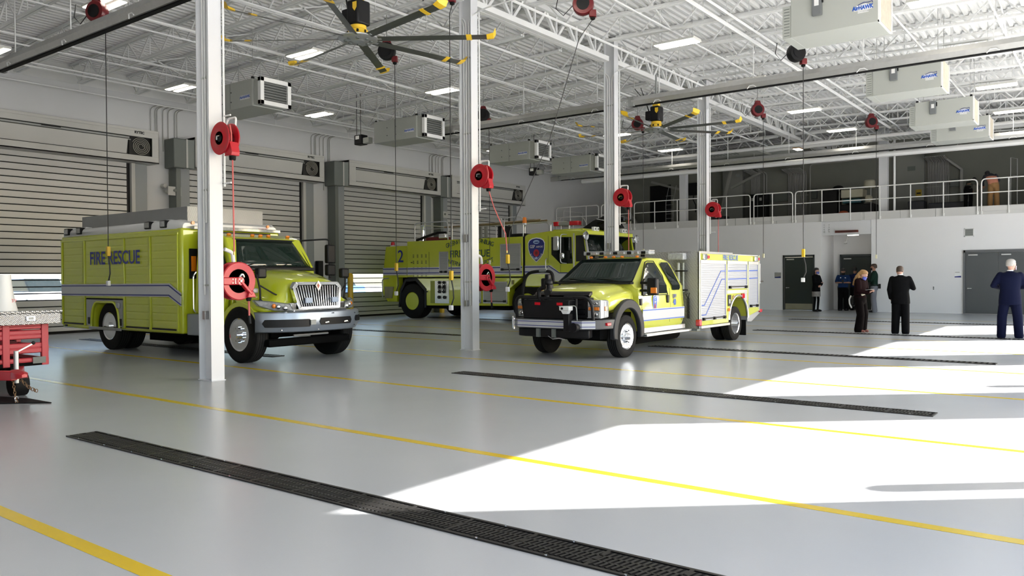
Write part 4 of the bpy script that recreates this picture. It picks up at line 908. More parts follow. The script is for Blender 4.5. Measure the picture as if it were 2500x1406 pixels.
# ================= wheels =================
TYRE = mat('tyre_rubber', (0.007, 0.007, 0.007), 0.75, spec=0.2, var=0.2, vscale=20, bump=0.3, bscale=60)
RIMC = mat('polished_rim', (0.72, 0.73, 0.75), 0.12, metal=1.0)
HOLE = mat('wheel_hole', (0.01, 0.01, 0.01), 0.7)
def wheel(t, c, ax, s, R, W, rr, style='out', holes=10, rimm=None, lugs=10):
    """wheel on axis ax ('x' or 'y'); s is the side (+1/-1) its face looks to"""
    c = Vector(c); e = Empty_part('wheel', t, c); rimm = rimm or RIMC
    H = W/2
    def L(mb, prof, n=40): return mb.lathe([(r, s*h) for r, h in (prof if s > 0 else prof)], c, ax, n)
    build(L(MB(), [(rr, -H*0.85), (rr+0.03, -H*0.98), (R-0.07, -H), (R-0.03, -H*0.94), (R, -H*0.8), (R, H*0.8), (R-0.03, H*0.94), (R-0.07, H), (rr+0.03, H*0.98), (rr, H*0.85)]), 'tyre', TYRE, e)
    mb = MB()
    for k in (-0.5, -0.17, 0.17, 0.5): L(mb, [(R+0.001, H*k-0.006), (R+0.0025, H*k-0.004), (R+0.0025, H*k+0.004), (R+0.001, H*k+0.006)])
    build(mb, 'tread_grooves', HOLE, e)
    f = H*0.55 if style == 'out' else -H*0.25
    if style == 'out': prof = [(rr+0.008, H*0.86), (rr+0.004, H*0.95), (rr-0.02, H*0.86), (rr*0.90, H*0.5), (rr*0.84, f-0.01), (rr*0.55, f+0.035), (rr*0.42, f+0.05), (rr*0.40, f+0.09), (0.001, f+0.09)]
    else: prof = [(rr+0.008, H*0.86), (rr+0.004, H*0.95), (rr-0.02, H*0.86), (rr*0.90, H*0.4), (rr*0.86, f), (rr*0.6, f+0.01), (rr*0.5, f+0.02), (rr*0.45, f+0.05), (0.001, f+0.05)]
    build(L(MB(), prof), 'rim', rimm, e)
    def at(r, a, h):
        u, v = r*cos(a), r*sin(a); return Vector((c.x+s*h, c.y+u, c.z+v)) if ax == 'x' else Vector((c.x+v, c.y+s*h, c.z+u))
    n_ = Vector((s, 0, 0)) if ax == 'x' else Vector((0, s, 0))
    mb = MB()
    for k in range(holes):
        a = 2*pi*(k+0.5)/holes; hr = rr*0.70; hh = f+0.018 if style == 'out' else f+0.008
        p = at(hr, a, hh); mb.cyl(p-n_*0.01, p+n_*0.004, rr*0.095, 12)
    build(mb, 'hand_holes', HOLE, e)
    if rimm is not RIMC:
        build(L(MB(), [(rr*0.72, f+0.012), (rr*0.70, f+0.055), (rr*0.35, f+0.06), (rr*0.3, f+0.12), (0.001, f+0.13)]), 'dark_hub', mat('olive_hub', (0.05, 0.055, 0.01), 0.5), e)
    if lugs:
        mb = MB()
        for k in range(lugs):
            a = 2*pi*k/lugs; p = at(rr*0.47, a, f+0.04 if style == 'out' else f+0.03); mb.cyl(p, p+n_*0.045, 0.016, 6)
        build(mb, 'lug_nuts', CHROME, e)
        p = at(0, 0, f+0.08 if style == 'out' else f+0.04); mb = MB().cyl(p, p+n_*(0.05 if style == 'out' else 0.16), rr*0.27, 20); p2 = p+n_*(0.05 if style == 'out' else 0.16)
        mb.cyl(p2, p2+n_*0.012, rr*0.2, 18); build(mb, 'hub_cap', CHROME, e)
    return e
def shutter_y(y, x0, x1, z0, z1, s, pitch, d=0.006):
    """ribbed roller door facing s*y in the plane y"""
    mb = MB(); n = max(2, int(round((z1-z0)/pitch))); P = []
    for i in range(n):
        a = z0+(z1-z0)*i/n; b = z0+(z1-z0)*(i+1)/n
        P += [(a, 0), (a+0.15*(b-a), d), (b-0.15*(b-a), d), (b, 0)]
    return mb.grid([[(x, y+s*q, z) for z, q in P] for x in (x0, x1)])
def shutter_x(x, y0, y1, z0, z1, s, pitch, d=0.006):
    mb = shutter_y(0, y0, y1, z0, z1, 1, pitch, d); mb.v = [(x+s*v[1], v[0], v[2]) for v in mb.v]; return mb
# ================= rescue truck with shutters down its side =================
T = root('rescue_truck', (-15.6, 9.8, 0), 'lime-green step-sided rescue truck with silver bumper, FIRE RESCUE on its side, at the left', 'truck')
YC, N, FY = 9.8, 8.62, 10.98
rx, fx, wr = -17.75, -12.85, 0.52
arch = [(rx+0.60*cos(a)*(1 if True else 0), 0.46+0.60*max(0, sin(a))) for a in [pi*i/14 for i in range(15)]][::-1]
poly = [(-19.87, 0.42)]+[(rx-0.62, 0.42), (rx-0.62, 0.62), (rx-0.56, 0.9), (rx-0.42, 1.05), (rx+0.42, 1.05), (rx+0.56, 0.9), (rx+0.62, 0.62), (rx+0.62, 0.44)]+[(-14.72, 0.46), (-14.72, 2.56), (-19.87, 2.56)]
build(MB().prism(poly, 'y', N+0.02, FY-0.02), 'box_body', LIME, T, bev=0.05, seg=3)
build(MB().box(-19.6, -14.9, N+0.25, FY-0.25, 0.40, 1.2), 'chassis', DARKU, T)
mb = MB()
def rs(x, w, z0, z1, r):
    pts = rrect(YC-w, YC+w, z0, z1, r, 4); return [(x, p[0], p[1]) for p in pts]
mb = MB().loft([rs(-19.86, 1.08, 2.5, 2.64, 0.06), rs(-19.75, 1.155, 2.48, 2.71, 0.10), rs(-14.9, 1.155, 2.48, 2.73, 0.10), rs(-14.75, 1.10, 2.5, 2.66, 0.07)])
build(mb, 'roof_cap', mat('white_gelcoat', (0.70, 0.71, 0.72), 0.3, coat=0.4), T)
DPL = mat('diamond_plate', (0.55, 0.56, 0.58), 0.28, metal=0.9)
def diamond(m, sc):
    t = m.node_tree; b = t.nodes['Principled BSDF']; tc = [n for n in t.nodes if n.type == 'TEX_COORD'][0]
    outs = []
    for ang in (0.785, -0.785):
        mp = t.nodes.new('ShaderNodeMapping'); mp.inputs['Rotation'].default_value = (ang, ang*1.0, ang); mp.inputs['Scale'].default_value = (sc, sc, sc)
        t.links.new(tc.outputs['Object'], mp.inputs[0]); wv = t.nodes.new('ShaderNodeTexWave'); wv.inputs['Scale'].default_value = 1.0; wv.bands_direction = 'DIAGONAL'
        t.links.new(mp.outputs[0], wv.inputs[0]); outs.append(wv.outputs['Fac'])
    mx = t.nodes.new('ShaderNodeMath'); mx.operation = 'MULTIPLY'; t.links.new(outs[0], mx.inputs[0]); t.links.new(outs[1], mx.inputs[1])
    bp = t.nodes.new('ShaderNodeBump'); bp.inputs['Strength'].default_value = 0.8; bp.inputs['Distance'].default_value = 0.01
    t.links.new(mx.outputs[0], bp.inputs['Height']); t.links.new(bp.outputs[0], b.inputs['Normal'])
    r = t.nodes.new('ShaderNodeMapRange'); r.inputs['To Min'].default_value = 0.42; r.inputs['To Max'].default_value = 0.85
    t.links.new(mx.outputs[0], r.inputs['Value']); sc_ = t.nodes.new('ShaderNodeCombineColor')
    for i in range(3): t.links.new(r.outputs[0], sc_.inputs[i])
    t.links.new(sc_.outputs[0], b.inputs['Base Color'])
diamond(DPL, 20.0)
build(MB().box(-19.3, -14.86, 8.86, 10.62, 2.70, 3.0), 'roof_locker', mat('locker_side_grey', (0.26, 0.27, 0.28), 0.4, metal=0.5, var=0.08), T, bev=0.008)
build(MB().box(-14.865, -14.85, 8.86, 10.62, 2.70, 3.0), 'locker_front_plate', DPL, T)
# shutters and trims on the near side
for i, (a, b, z0) in enumerate(((-19.74, -18.80, 0.54), (-18.62, -17.0, 1.12), (-16.86, -15.95, 0.54), (-15.80, -14.90, 0.54))):
    build(shutter_y(N+0.015, a, b, z0, 2.42, -1, 0.155, 0.004), 'roller_shutter', LIME, T, smooth=False)
    build(MB().box(a, b, N-0.004, N+0.018, z0-0.02, z0+0.012), 'lift_bar', BLACK if i != 1 else RUBBER, T, bev=0.003)
for x in (-19.80, -18.71, -16.93, -15.875, -14.84): build(MB().box(x-0.028, x+0.028, N-0.012, N+0.02, 0.5 if not -18.8 < x < -16.9 else 0.5, 2.46), 'door_jamb', LIME, T, bev=0.008)
build(MB().box(-19.84, -14.80, N-0.015, N+0.02, 2.42, 2.47), 'drip_rail', LIME, T, bev=0.006)
# arch panel, arch lip, step bar
mb = MB()
mb.prism([(-18.62, 0.52), (rx-0.63, 0.52), (rx-0.63, 0.64), (rx-0.57, 0.91), (rx-0.43, 1.065), (rx+0.43, 1.065), (rx+0.57, 0.91), (rx+0.63, 0.64), (rx+0.63, 0.52), (-17.0, 0.52), (-17.0, 1.10), (-18.62, 1.10)], 'y', N-0.004, N+0.016)
build(mb, 'arch_panel', mat('arch_panel_grey', (0.34, 0.35, 0.35), 0.35, metal=0.4), T, smooth=False)
P = [(rx-0.62, N-0.01, 0.45), (rx-0.62, N-0.01, 0.64), (rx-0.56, N-0.01, 0.90), (rx-0.42, N-0.01, 1.05), (rx+0.42, N-0.01, 1.05), (rx+0.56, N-0.01, 0.90), (rx+0.62, N-0.01, 0.64), (rx+0.62, N-0.01, 0.45)]
build(MB().tube(fillet(P, 0.12), 0.028, 8), 'arch_lip', LIME, T)
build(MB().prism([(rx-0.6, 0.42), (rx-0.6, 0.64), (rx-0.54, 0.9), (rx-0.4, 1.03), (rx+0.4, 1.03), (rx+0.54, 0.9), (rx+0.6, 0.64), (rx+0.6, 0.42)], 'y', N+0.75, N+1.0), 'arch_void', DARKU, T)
for x in (-18.5, -17.08): build(MB().box(x-0.05, x+0.05, N-0.012, N, 0.55, 0.70), 'step_pad', BLACK, T, bev=0.01)
build(MB().box(-18.42, -17.0, N-0.05, N-0.02, 0.44, 0.50), 'step_bar', GREYM, T, bev=0.01)
build(MB().box(-17.25, -17.1, N-0.03, N, 0.92, 1.04), 'scene_light', LENS, T, bev=0.012)
build(MB().box(-19.68, -19.58, N-0.006, N+0.01, 0.46, 0.50), 'side_marker', BLACK, T)
# stripes
def band(pts, m, off, name='stripe'): build(MB().prism(pts, 'y', N-off, N+0.004), name, m, T, smooth=False)
lo = [(-19.82, 1.17), (-15.14, 1.19), (-14.70, 1.01)]; hi = [(-19.82, 1.44), (-15.12, 1.46), (-14.70, 1.27)]
def strip(z0, z1, m, off):
    f = lambda k, x: lo[k][1]+(hi[k][1]-lo[k][1])*x
    band([(lo[0][0], f(0, z0)), (lo[1][0], f(1, z0)), (lo[2][0], f(2, z0)), (lo[2][0], f(2, z1)), (hi[1][0], f(1, z1)), (hi[0][0], f(0, z1))], m, off)
strip(0, 1, SILV, 0.013); strip(0.08, 0.17, NAVY, 0.015); strip(0.80, 0.89, NAVY, 0.015)
text('FIRE RESCUE', 0.40, NAVY, '-y', (-17.32, N-0.0145, 2.0), T, sx=0.98, bold=0.006)
# roof corner lamps
for x, m in ((-19.55, LENS), (-18.95, GREYD), (-15.95, GREYD), (-15.35, LENS)):
    build(MB().box(x-0.11, x+0.11, N-0.015, N+0.1, 2.575, 2.73), 'floodlight', BLACK, T, bev=0.02)
    build(MB().box(x-0.09, x+0.09, N-0.022, N-0.012, 2.60, 2.71), 'floodlight_lens', m if m is LENS else GREYM, T, bev=0.01)
    build(MB().loft([rsx for rsx in ([(x-0.13, N+0.1, 2.66), (x+0.13, N+0.1, 2.66), (x+0.13, N+0.1, 2.745), (x-0.13, N+0.1, 2.745)], [(x-0.13, N+0.4, 2.68), (x+0.13, N+0.4, 2.68), (x+0.13, N+0.4, 2.735), (x-0.13, N+0.4, 2.735)])]), 'lamp_fairing', MATS['white_gelcoat'], T, bev=0.01)
# cab
cabp = [(-14.60, 0.85), (-13.30, 0.85), (-13.30, 1.74), (-13.66, 2.34), (-13.92, 2.43), (-14.60, 2.46)]
i0 = 0; mb = MB().prism(cabp, 'y', 8.82, 10.78)
mb.warp(lambda x, y, z: (x, YC+(y-YC)*(1-0.10*max(0, z-1.7)/0.75), z))
build(mb, 'cab', LIME, T, bev=0.045, seg=3)
build(MB().box(-14.75, -14.55, 9.0, 10.6, 0.6, 2.5), 'cab_gap', BLACK, T)
def ws(y0b, y1b, y0t, y1t, xb, zb, xt, zt, m, name, par, off=0.012, bulge=0.06, n=8):
    P = []
    for i in range(5):
        f = i/4; r = []
        for j in range(n+1):
            g = j/n; y0_, y1_ = y0b+(y0t-y0b)*f, y1b+(y1t-y1b)*f
            r.append((xb+(xt-xb)*f+off+bulge*(1-(2*g-1)**2)-bulge*0.3, y0_+(y1_-y0_)*g, zb+(zt-zb)*f+off))
        P.append(r)
    return P
WSP = ws(8.93, 10.67, 9.02, 10.58, -13.32, 1.76, -13.66, 2.30, GLASSG, 'windscreen', T)
build(MB().grid(WSP), 'windscreen', GLASSG, T, solid=0.01)
E_ = [WSP[0][j] for j in range(9)]+[WSP[i][8] for i in range(1, 5)]+[WSP[4][j] for j in range(7, -1, -1)]+[WSP[i][0] for i in range(3, 0, -1)]
build(MB().tube(E_, 0.016, 6, closed=True), 'windscreen_seal', BLACK, T)
build(MB().box(-13.4, -13.2, 8.9, 10.7, 1.70, 1.765), 'cowl', BLACK, T, bev=0.02)
for yy in (9.1, 9.9): build(MB().tube([(-13.26, yy, 1.78), (-13.34, yy+0.3, 1.86), (-13.38, yy+0.62, 1.90)], 0.010, 5), 'wiper', BLACK, T)
for y in (8.815, 10.785):
    s = -1 if y < YC else 1
    build(MB().prism([(-14.35, 1.72), (-13.45, 1.72), (-13.72, 2.24), (-14.35, 2.26)], 'y', y-s*0.03, y+s*0.0), 'side_window', GLASSG, T)
    build(MB().box(-14.42, -14.40, y-0.003*1, y+0.003, 0.9, 2.3), 'door_seam', BLACK, T)
# interior hint: seats and wheel seen through the screen are dark shapes behind the glass
for yy in (9.3, 10.3): build(MB().box(-14.2, -14.05, yy-0.22, yy+0.22, 1.5, 2.1), 'seat_back', BLACK, T, bev=0.04)
for k, yy in enumerate((9.12, 9.65, 9.84, 10.03, 10.5)): build(MB().sphere((-13.83, yy, 2.415), 0.03, (1.0, 1.7, 0.8)), 'roof_marker', AMBER, T)
# light bar on the box front + hazard lamp
build(MB().box(-14.74, -14.60, 8.85, 10.9, 2.53, 2.60), 'light_bar', LENS, T, bev=0.01)
build(MB().cyl((-14.74, 8.9, 2.665), (-14.71, 8.9, 2.665), 0.035, 12), 'corner_marker', AMBER, T); build(MB().cyl((-14.74, 10.66, 2.665), (-14.71, 10.66, 2.665), 0.035, 12), 'corner_marker', AMBER, T)
text('HACKNEY', 0.05, RED, '+x', (-14.742, 10.55, 2.60), T, bold=0.002)
build(MB().box(-14.72, -14.70, 8.80, 8.98, 1.55, 2.15), 'side_light_column', BLACK, T, bev=0.01); build(MB().box(-14.70, -14.69, 8.84, 8.94, 1.7, 2.0), 'amber_panel', AMBER, T)
build(MB().tube(fillet([(-14.4, 8.74, 0.9), (-14.4, 8.70, 0.95), (-14.4, 8.70, 1.6), (-14.4, 8.76, 1.68)], 0.05), 0.015, 8), 'grab_handle', CHROME, T)
build(MB().box(-14.68, -13.55, 8.72, 9.3, 0.44, 0.86), 'battery_box', mat('step_box_grey', (0.30, 0.33, 0.37), 0.4, metal=0.5), T, bev=0.02)
# hood + fenders as lofted body
def hs(x, w, zt, zb, sh, fw, zf):
    """cross-section: hood top half width w, top zt; fender half width fw at height zf"""
    pts = [(-fw, zb), (-fw-0.0, zf-0.15), (-fw+0.02, zf-0.04), (-fw+0.10, zf+0.0), (-w-0.10, zf+0.06), (-w, zt-0.20), (-w+0.06, zt-0.07), (-w*0.6, zt-0.005), (0, zt+0.03)]
    pts = pts+[(-p[0], p[1]) for p in pts[-2::-1]]
    return [(x, YC+p[0], p[1]) for p in pts]
mb = MB().loft([hs(-13.32, 0.90, 1.74, 1.05, 0, 1.02, 1.35), hs(-13.0, 0.86, 1.70, 1.05, 0, 1.08, 1.22), hs(-12.7, 0.80, 1.65, 1.04, 0, 1.12, 1.16), hs(-12.42, 0.73, 1.58, 0.92, 0, 1.12, 1.13), hs(-12.25, 0.67, 1.53, 0.90, 0, 1.05, 1.10), hs(-12.15, 0.62, 1.48, 0.90, 0, 0.93, 1.06)])
build(mb, 'hood', LIME, T, sub=1, angle=60)
for s in (-1, 1):
    y = YC+s*1.13
    A = [(fx+0.66*cos(a), 0.50+0.62*sin(a)) for a in [0.42+(pi-0.42)*i/14 for i in range(15)]]; B = [(fx+0.56*cos(a), 0.50+0.53*sin(a)) for a in [0.42+(pi-0.42)*i/14 for i in range(15)]][::-1]
    build(MB().prism(A+B, 'y', y, y-s*0.45), 'wheel_arch', LIME, T, bev=0.012)
    build(MB().prism([(-13.45, 0.62), (-13.3, 1.2), (-13.62, 1.2), (-13.6, 0.62)], 'y', y-s*0.01, y-s*0.1), 'cab_step_panel', LIME, T, bev=0.01)
build(MB().box(-13.5, -12.5, YC-0.7, YC+0.7, 0.45, 1.1), 'engine_bay', DARKU, T)
build(MB().box(-13.2, -12.4, YC-0.96, YC+0.96, 0.75, 0.98), 'inner_arch', DARKU, T)
# grille
gw = lambda z: 0.50+0.10*(z-1.0)/0.45
mb = MB()
O = [(YC-0.48, 0.98), (YC+0.48, 0.98), (YC+0.575, 1.38), (YC+0.50, 1.48), (YC-0.50, 1.48), (YC-0.575, 1.38)]
I = [(YC-0.43, 1.03), (YC+0.43, 1.03), (YC+0.50, 1.36), (YC+0.44, 1.42), (YC-0.44, 1.42), (YC-0.50, 1.36)]
def gx(z): return -11.98-(z-0.98)*0.16
n = len(O)
for k in range(n):
    a, b, c, d = O[k], O[(k+1) % n], I[(k+1) % n], I[k]
    mb.loft([[(gx(q[1])+0.03, q[0], q[1]) for q in (a, b, c, d)], [(gx(q[1])-0.07, q[0], q[1]) for q in (a, b, c, d)]])
build(mb, 'grille_surround', CHROME, T, bev=0.008)
build(MB().add([(gx(p[1])-0.05, p[0], p[1]) for p in O], [tuple(range(n))]), 'grille_backing', BLACK, T, smooth=False)
mb = MB()
for k in range(17):
    f = (k+0.5)/17*2-1; zt = 1.41 if abs(f) < 0.9 else 1.38; zt2 = zt-0.10*max(0, 1-abs(f)*5)
    mb.bar((gx(1.03)+0.015, YC+f*0.43, 1.03), (gx(zt2)+0.015, YC+f*0.50, zt2), 0.02, 0.03, up=(1, 0, 0))
build(mb, 'grille_bars', CHROME, T, bev=0.004)
build(MB().add([(gx(1.41)+0.045, YC, 1.50), (gx(1.41)+0.045, YC-0.065, 1.41), (gx(1.41)+0.05, YC, 1.30), (gx(1.41)+0.045, YC+0.065, 1.41)], [(0, 1, 2, 3)]), 'badge', CHROME, T, smooth=False, solid=0.01)
build(MB().add([(gx(1.41)+0.053, YC, 1.455), (gx(1.41)+0.053, YC-0.033, 1.41), (gx(1.41)+0.056, YC, 1.355), (gx(1.41)+0.053, YC+0.033, 1.41)], [(0, 1, 2, 3)]), 'badge_red', mat('badge_orange_red', (0.32, 0.03, 0.015), 0.3), T, smooth=False, solid=0.004)
for y in (YC-0.28, YC+0.34): build(MB().box(-11.96, -11.91, y-0.08, y+0.08, 1.09, 1.19), 'warning_lamp', mat('pale_blue_lens', (0.45, 0.52, 0.65), 0.15), T, bev=0.012)
for s in (-1, 1):
    P0 = [(-12.05, YC+s*0.62, 1.075), (-12.17, YC+s*0.92, 1.125), (-12.45, YC+s*1.11, 1.155), (-12.33, YC+s*1.08, 1.05), (-12.15, YC+s*0.90, 0.975), (-12.03, YC+s*0.58, 0.95)]
    mb = MB().add([(x+0.045, y+s*0.02, z) for x, y, z in P0]+[(x-0.06, y, z) for x, y, z in P0], [tuple(range(6))]+[(i, (i+1) % 6, 6+(i+1) % 6, 6+i) for i in range(6)]); build(mb, 'headlamp', LENS, T, smooth=False); build(MB().tube([(x+0.047, y+s*0.02, z) for x, y, z in P0], 0.009, 5, closed=True), 'headlamp_trim', GREYD, T)
    build(MB().sphere((-12.09, YC+s*0.83, 1.035), 0.05, (0.6, 1, 0.9)), 'headlamp_bowl', CHROME, T)
    build(MB().sphere((-12.13, YC+s*0.90, 1.05), 0.045, (0.6, 1, 0.9)), 'turn_lamp', AMBER, T)
    build(MB().sphere((-12.03, YC+s*0.72, 1.01), 0.055, (0.6, 1, 0.9)), 'headlamp_bowl', CHROME, T)
    build(MB().box(-12.25, -12.0, YC+s*0.5, YC+s*0.64, 0.93, 1.1), 'lamp_bezel', CHROME, T, bev=0.02)
build(MB().box(-12.2, -11.93, YC-0.62, YC+0.62, 0.90, 0.985), 'chrome_valance', CHROME, T, bev=0.02)
# bumper
BUMP = mat('bumper_silver_paint', (0.30, 0.34, 0.40), 0.32, metal=0.6)
def bx(u): return -11.78-0.52*abs(u)**3.2
rows = []
for zz, off, in ((0.93, -0.03), (0.91, 0.02), (0.80, 0.035), (0.70, 0.03), (0.60, -0.02), (0.585, -0.06)):
    rows.append([(bx(u)+off, YC+u*(1.19+off*0.3-max(0, 0.62-zz)*0.9), zz) for u in [-1+2*i/28 for i in range(29)]])
build(MB().grid(rows), 'bumper', BUMP, T, solid=0.04)
def bump_hole(u0, u1, z0, z1, name, m, off=0.062, r=0.035):
    n = 24; zc, hz = (z0+z1)/2, (z1-z0)/2; R = []
    for i in range(n+1):
        f = i/n; u = u0+(u1-u0)*f; d = min(f, 1-f)*(u1-u0); k = hz*(sqrt(max(0, 1-(1-min(1, d/r))**2))*0.999+0.001)
        R.append([(bx(u)+off, YC+u*1.2, zc+k*q) for q in (-1, 0, 1)])
    build(MB().grid(R), name, m, T, smooth=False, solid=0.012)
bump_hole(-0.95, -0.32, 0.67, 0.81, 'bumper_opening', BLACK); bump_hole(-0.17, 0.5, 0.69, 0.82, 'bumper_opening', BLACK); bump_hole(0.62, 0.92, 0.72, 0.83, 'bumper_opening', BLACK, 0.07)
build(MB().box(bx(0.2)+0.06, bx(0.2)+0.085, YC-0.42, YC-0.3, 0.70, 0.79), 'bolt_plate', GREYM, T, bev=0.006)
mb = MB()
for y in (YC-0.03, YC+0.42): mb.tube([(bx(0)+0.07, y-0.05, 0.73), (bx(0)+0.10, y, 0.74), (bx(0)+0.07, y+0.05, 0.73)], 0.015, 6)
build(mb, 'tow_hooks', CHROME, T)
mb = MB()
for u, z in ((-0.75, 0.62), (0.1, 0.9), (0.62, 0.88), (0.6, 0.65), (-0.2, 0.61)): mb.cyl((bx(u)+0.05, YC+u*1.19, z), (bx(u)+0.068, YC+u*1.19, z), 0.012, 8)
build(mb, 'bumper_bolts', CHROME, T)
build(MB().box(-12.4, -12.2, YC-0.95, YC+0.95, 0.30, 0.44), 'front_axle', DARKU, T, bev=0.03); build(MB().cyl((-12.1, YC-0.5, 0.50), (-12.1, YC+0.3, 0.50), 0.02, 8), 'tie_rod', GALV, T)
# mirrors
for s, x0 in ((-1, -12.42), (1, -12.42)):
    y = YC+s*0.98
    build(MB().tube([(x0, y, 1.14), (x0+0.02, y+s*0.02, 1.35), (x0-0.02, y+s*0.06, 1.62)], 0.018, 8), 'mirror_post', BLACK, T); build(MB().tube([(x0+0.02, y+s*0.02, 1.42), (x0+0.12, y-s*0.18, 1.28), (x0+0.15, y-s*0.30, 1.22)], 0.014, 6), 'mirror_strut', BLACK, T)
    build(MB().lathe([(0.07, 0), (0.05, 0.03), (0.02, 0.06)], (x0, y, 1.11), 'z', 12), 'mirror_foot', BLACK, T)
    build(MB().box(x0-0.10, x0+0.03, y-0.06, y+0.13, 1.55, 1.75), 'hood_mirror', BLACK, T, bev=0.035, seg=3)
build(MB().tube(fillet([(-13.7, 10.70, 2.33), (-13.5, 11.15, 2.37), (-13.45, 11.28, 2.37), (-13.45, 11.3, 2.1), (-13.45, 11.3, 1.55)], 0.08), 0.018, 8), 'mirror_arm', BLACK, T)
build(MB().box(-13.52, -13.40, 11.2, 11.42, 1.86, 2.26), 'door_mirror', BLACK, T, bev=0.03); build(MB().box(-13.52, -13.40, 11.2, 11.42, 1.60, 1.84), 'lower_mirror', BLACK, T, bev=0.03)
build(MB().box(-12.66, -12.58, YC-1.09, YC-0.90, 1.28, 1.37), 'fender_lamp', LENS, T, bev=0.02)
wheel(T, (fx, 8.80, 0.52), 'y', -1, 0.52, 0.30, 0.30, 'out'); wheel(T, (fx, 10.80, 0.52), 'y', 1, 0.52, 0.30, 0.30, 'out')
wheel(T, (rx, 8.84, 0.52), 'y', -1, 0.52, 0.29, 0.30, 'in'); wheel(T, (rx, 9.16, 0.52), 'y', -1, 0.52, 0.27, 0.29, 'in', lugs=0)
wheel(T, (rx, 10.76, 0.52), 'y', 1, 0.52, 0.29, 0.30, 'in'); wheel(T, (rx, 10.44, 0.52), 'y', 1, 0.52, 0.27, 0.29, 'in', lugs=0)
build(MB().cyl((rx, 9.1, 0.5), (rx, 10.5, 0.5), 0.12, 14), 'rear_axle', DARKU, T)
mb = MB(); mb.box(-19.5, -12.3, 9.35, 9.5, 0.5, 0.75); mb.box(-19.5, -12.3, 10.1, 10.25, 0.5, 0.75); mb.box(-16.6, -15.6, 9.0, 9.5, 0.25, 0.6); mb.cyl((-15.2, 10.3, 0.45), (-14.1, 10.3, 0.45), 0.22, 14)
build(mb, 'frame_rails', DARKU, T)
# ================= pickup rescue truck (faces -Y) =================
F_ = root('pickup_rescue_truck', (-8.47, 16.2, 0), 'pale lime pickup rescue truck with black bumper turret and white shutter box, right of centre', 'truck')
XC = -8.47
def HX_(s, w): return XC+s*w
# cab body: lower block + greenhouse lofted along Y (sections in XZ)
def fs(y, w, zb, zs, zt, wt, cr=0.06):
    """section at y: half width w from zb to shoulder zs, roof zt with half width wt"""
    pts = [(-w+0.03, zb), (-w, zb+0.08), (-w-0.02, (zb+zs)/2), (-w+0.01, zs-0.02), (-wt-0.02, zt-0.10), (-wt+0.05, zt-0.025), (-wt*0.5, zt), (0, zt+0.012)]
    pts += [(-p[0], p[1]) for p in pts[-2::-1]]
    return [(XC+p[0], y, p[1]) for p in pts]
mb = MB().loft([fs(13.98, 0.97, 0.50, 1.30, 1.36, 0.84), fs(14.0, 0.97, 0.50, 1.34, 1.42, 0.84), fs(14.62, 0.98, 0.50, 1.36, 1.90, 0.72), fs(14.9, 0.98, 0.50, 1.36, 1.955, 0.72), fs(15.5, 0.98, 0.50, 1.37, 1.955, 0.72), fs(15.80, 0.98, 0.50, 1.37, 1.90, 0.73), fs(15.98, 0.96, 0.52, 1.37, 1.36+0.1, 0.86), fs(16.02, 0.92, 0.56, 1.33, 1.40, 0.84)])
build(mb, 'cab', LIMEL, F_, bev=0.012, angle=40)
# hood / fenders
def hd(y, w, zt, wf, zf, zb=0.80):
    pts = [(-wf+0.02, zb), (-wf-0.01, zf-0.16), (-wf+0.015, zf-0.05), (-wf+0.07, zf), (-w-0.05, zf+0.02), (-w+0.05, zt-0.02), (-w*0.55, zt), (0, zt+0.012)]
    pts += [(-p[0], p[1]) for p in pts[-2::-1]]
    return [(XC+p[0], y, p[1]) for p in pts]
mb = MB().loft([hd(14.02, 0.80, 1.43, 0.97, 1.30), hd(13.6, 0.76, 1.405, 0.975, 1.27), hd(13.2, 0.72, 1.37, 0.97, 1.23), hd(12.92, 0.68, 1.31, 0.95, 1.17), hd(12.78, 0.65, 1.25, 0.92, 1.12), hd(12.72, 0.62, 1.18, 0.86, 1.06)])
build(mb, 'hood', LIMEL, F_, sub=1, angle=60)
build(MB().box(XC-0.8, XC+0.8, 12.8, 15.9, 0.38, 0.85), 'underbody', DARKU, F_)
build(MB().box(XC-0.93, XC+0.93, 14.08, 15.95, 0.46, 0.60), 'rocker', LIMEL, F_, bev=0.02)
# windscreen
P = []
for i in range(6):
    f = i/5; r = []
    for j in range(11):
        g = j/10; w = 0.86+(0.715-0.86)*f; b = 0.07*(1-(2*g-1)**2)
        r.append((XC+(2*g-1)*w, 13.93+(14.60-13.93)*f-b-0.012, 1.425+(1.885-1.425)*f+0.018))
    P.append(r)
build(MB().grid(P), 'windscreen', GLASSG, F_, solid=0.008)
edge = [P[0][j] for j in range(11)]+[P[i][10] for i in range(1, 6)]+[P[5][j] for j in range(9, -1, -1)]+[P[i][0] for i in range(4, 0, -1)]
build(MB().tube(edge, 0.014, 6, closed=True), 'windscreen_seal', BLACK, F_)
build(MB().loft([[(XC+u*0.86, 13.85-0.09*(1-u*u)+dy, 1.425+dz) for dy, dz in ((0, 0), (0.13, 0.02), (0.13, -0.03), (0, -0.03))] for u in [-1+i/5 for i in range(11)]]), 'cowl', BLACK, F_)
for x in (XC-0.1, XC+0.55): build(MB().tube([(x+0.1, 13.80, 1.45), (x-0.2, 13.86, 1.49), (x-0.5, 13.93, 1.50)], 0.011, 5), 'wiper', BLACK, F_)
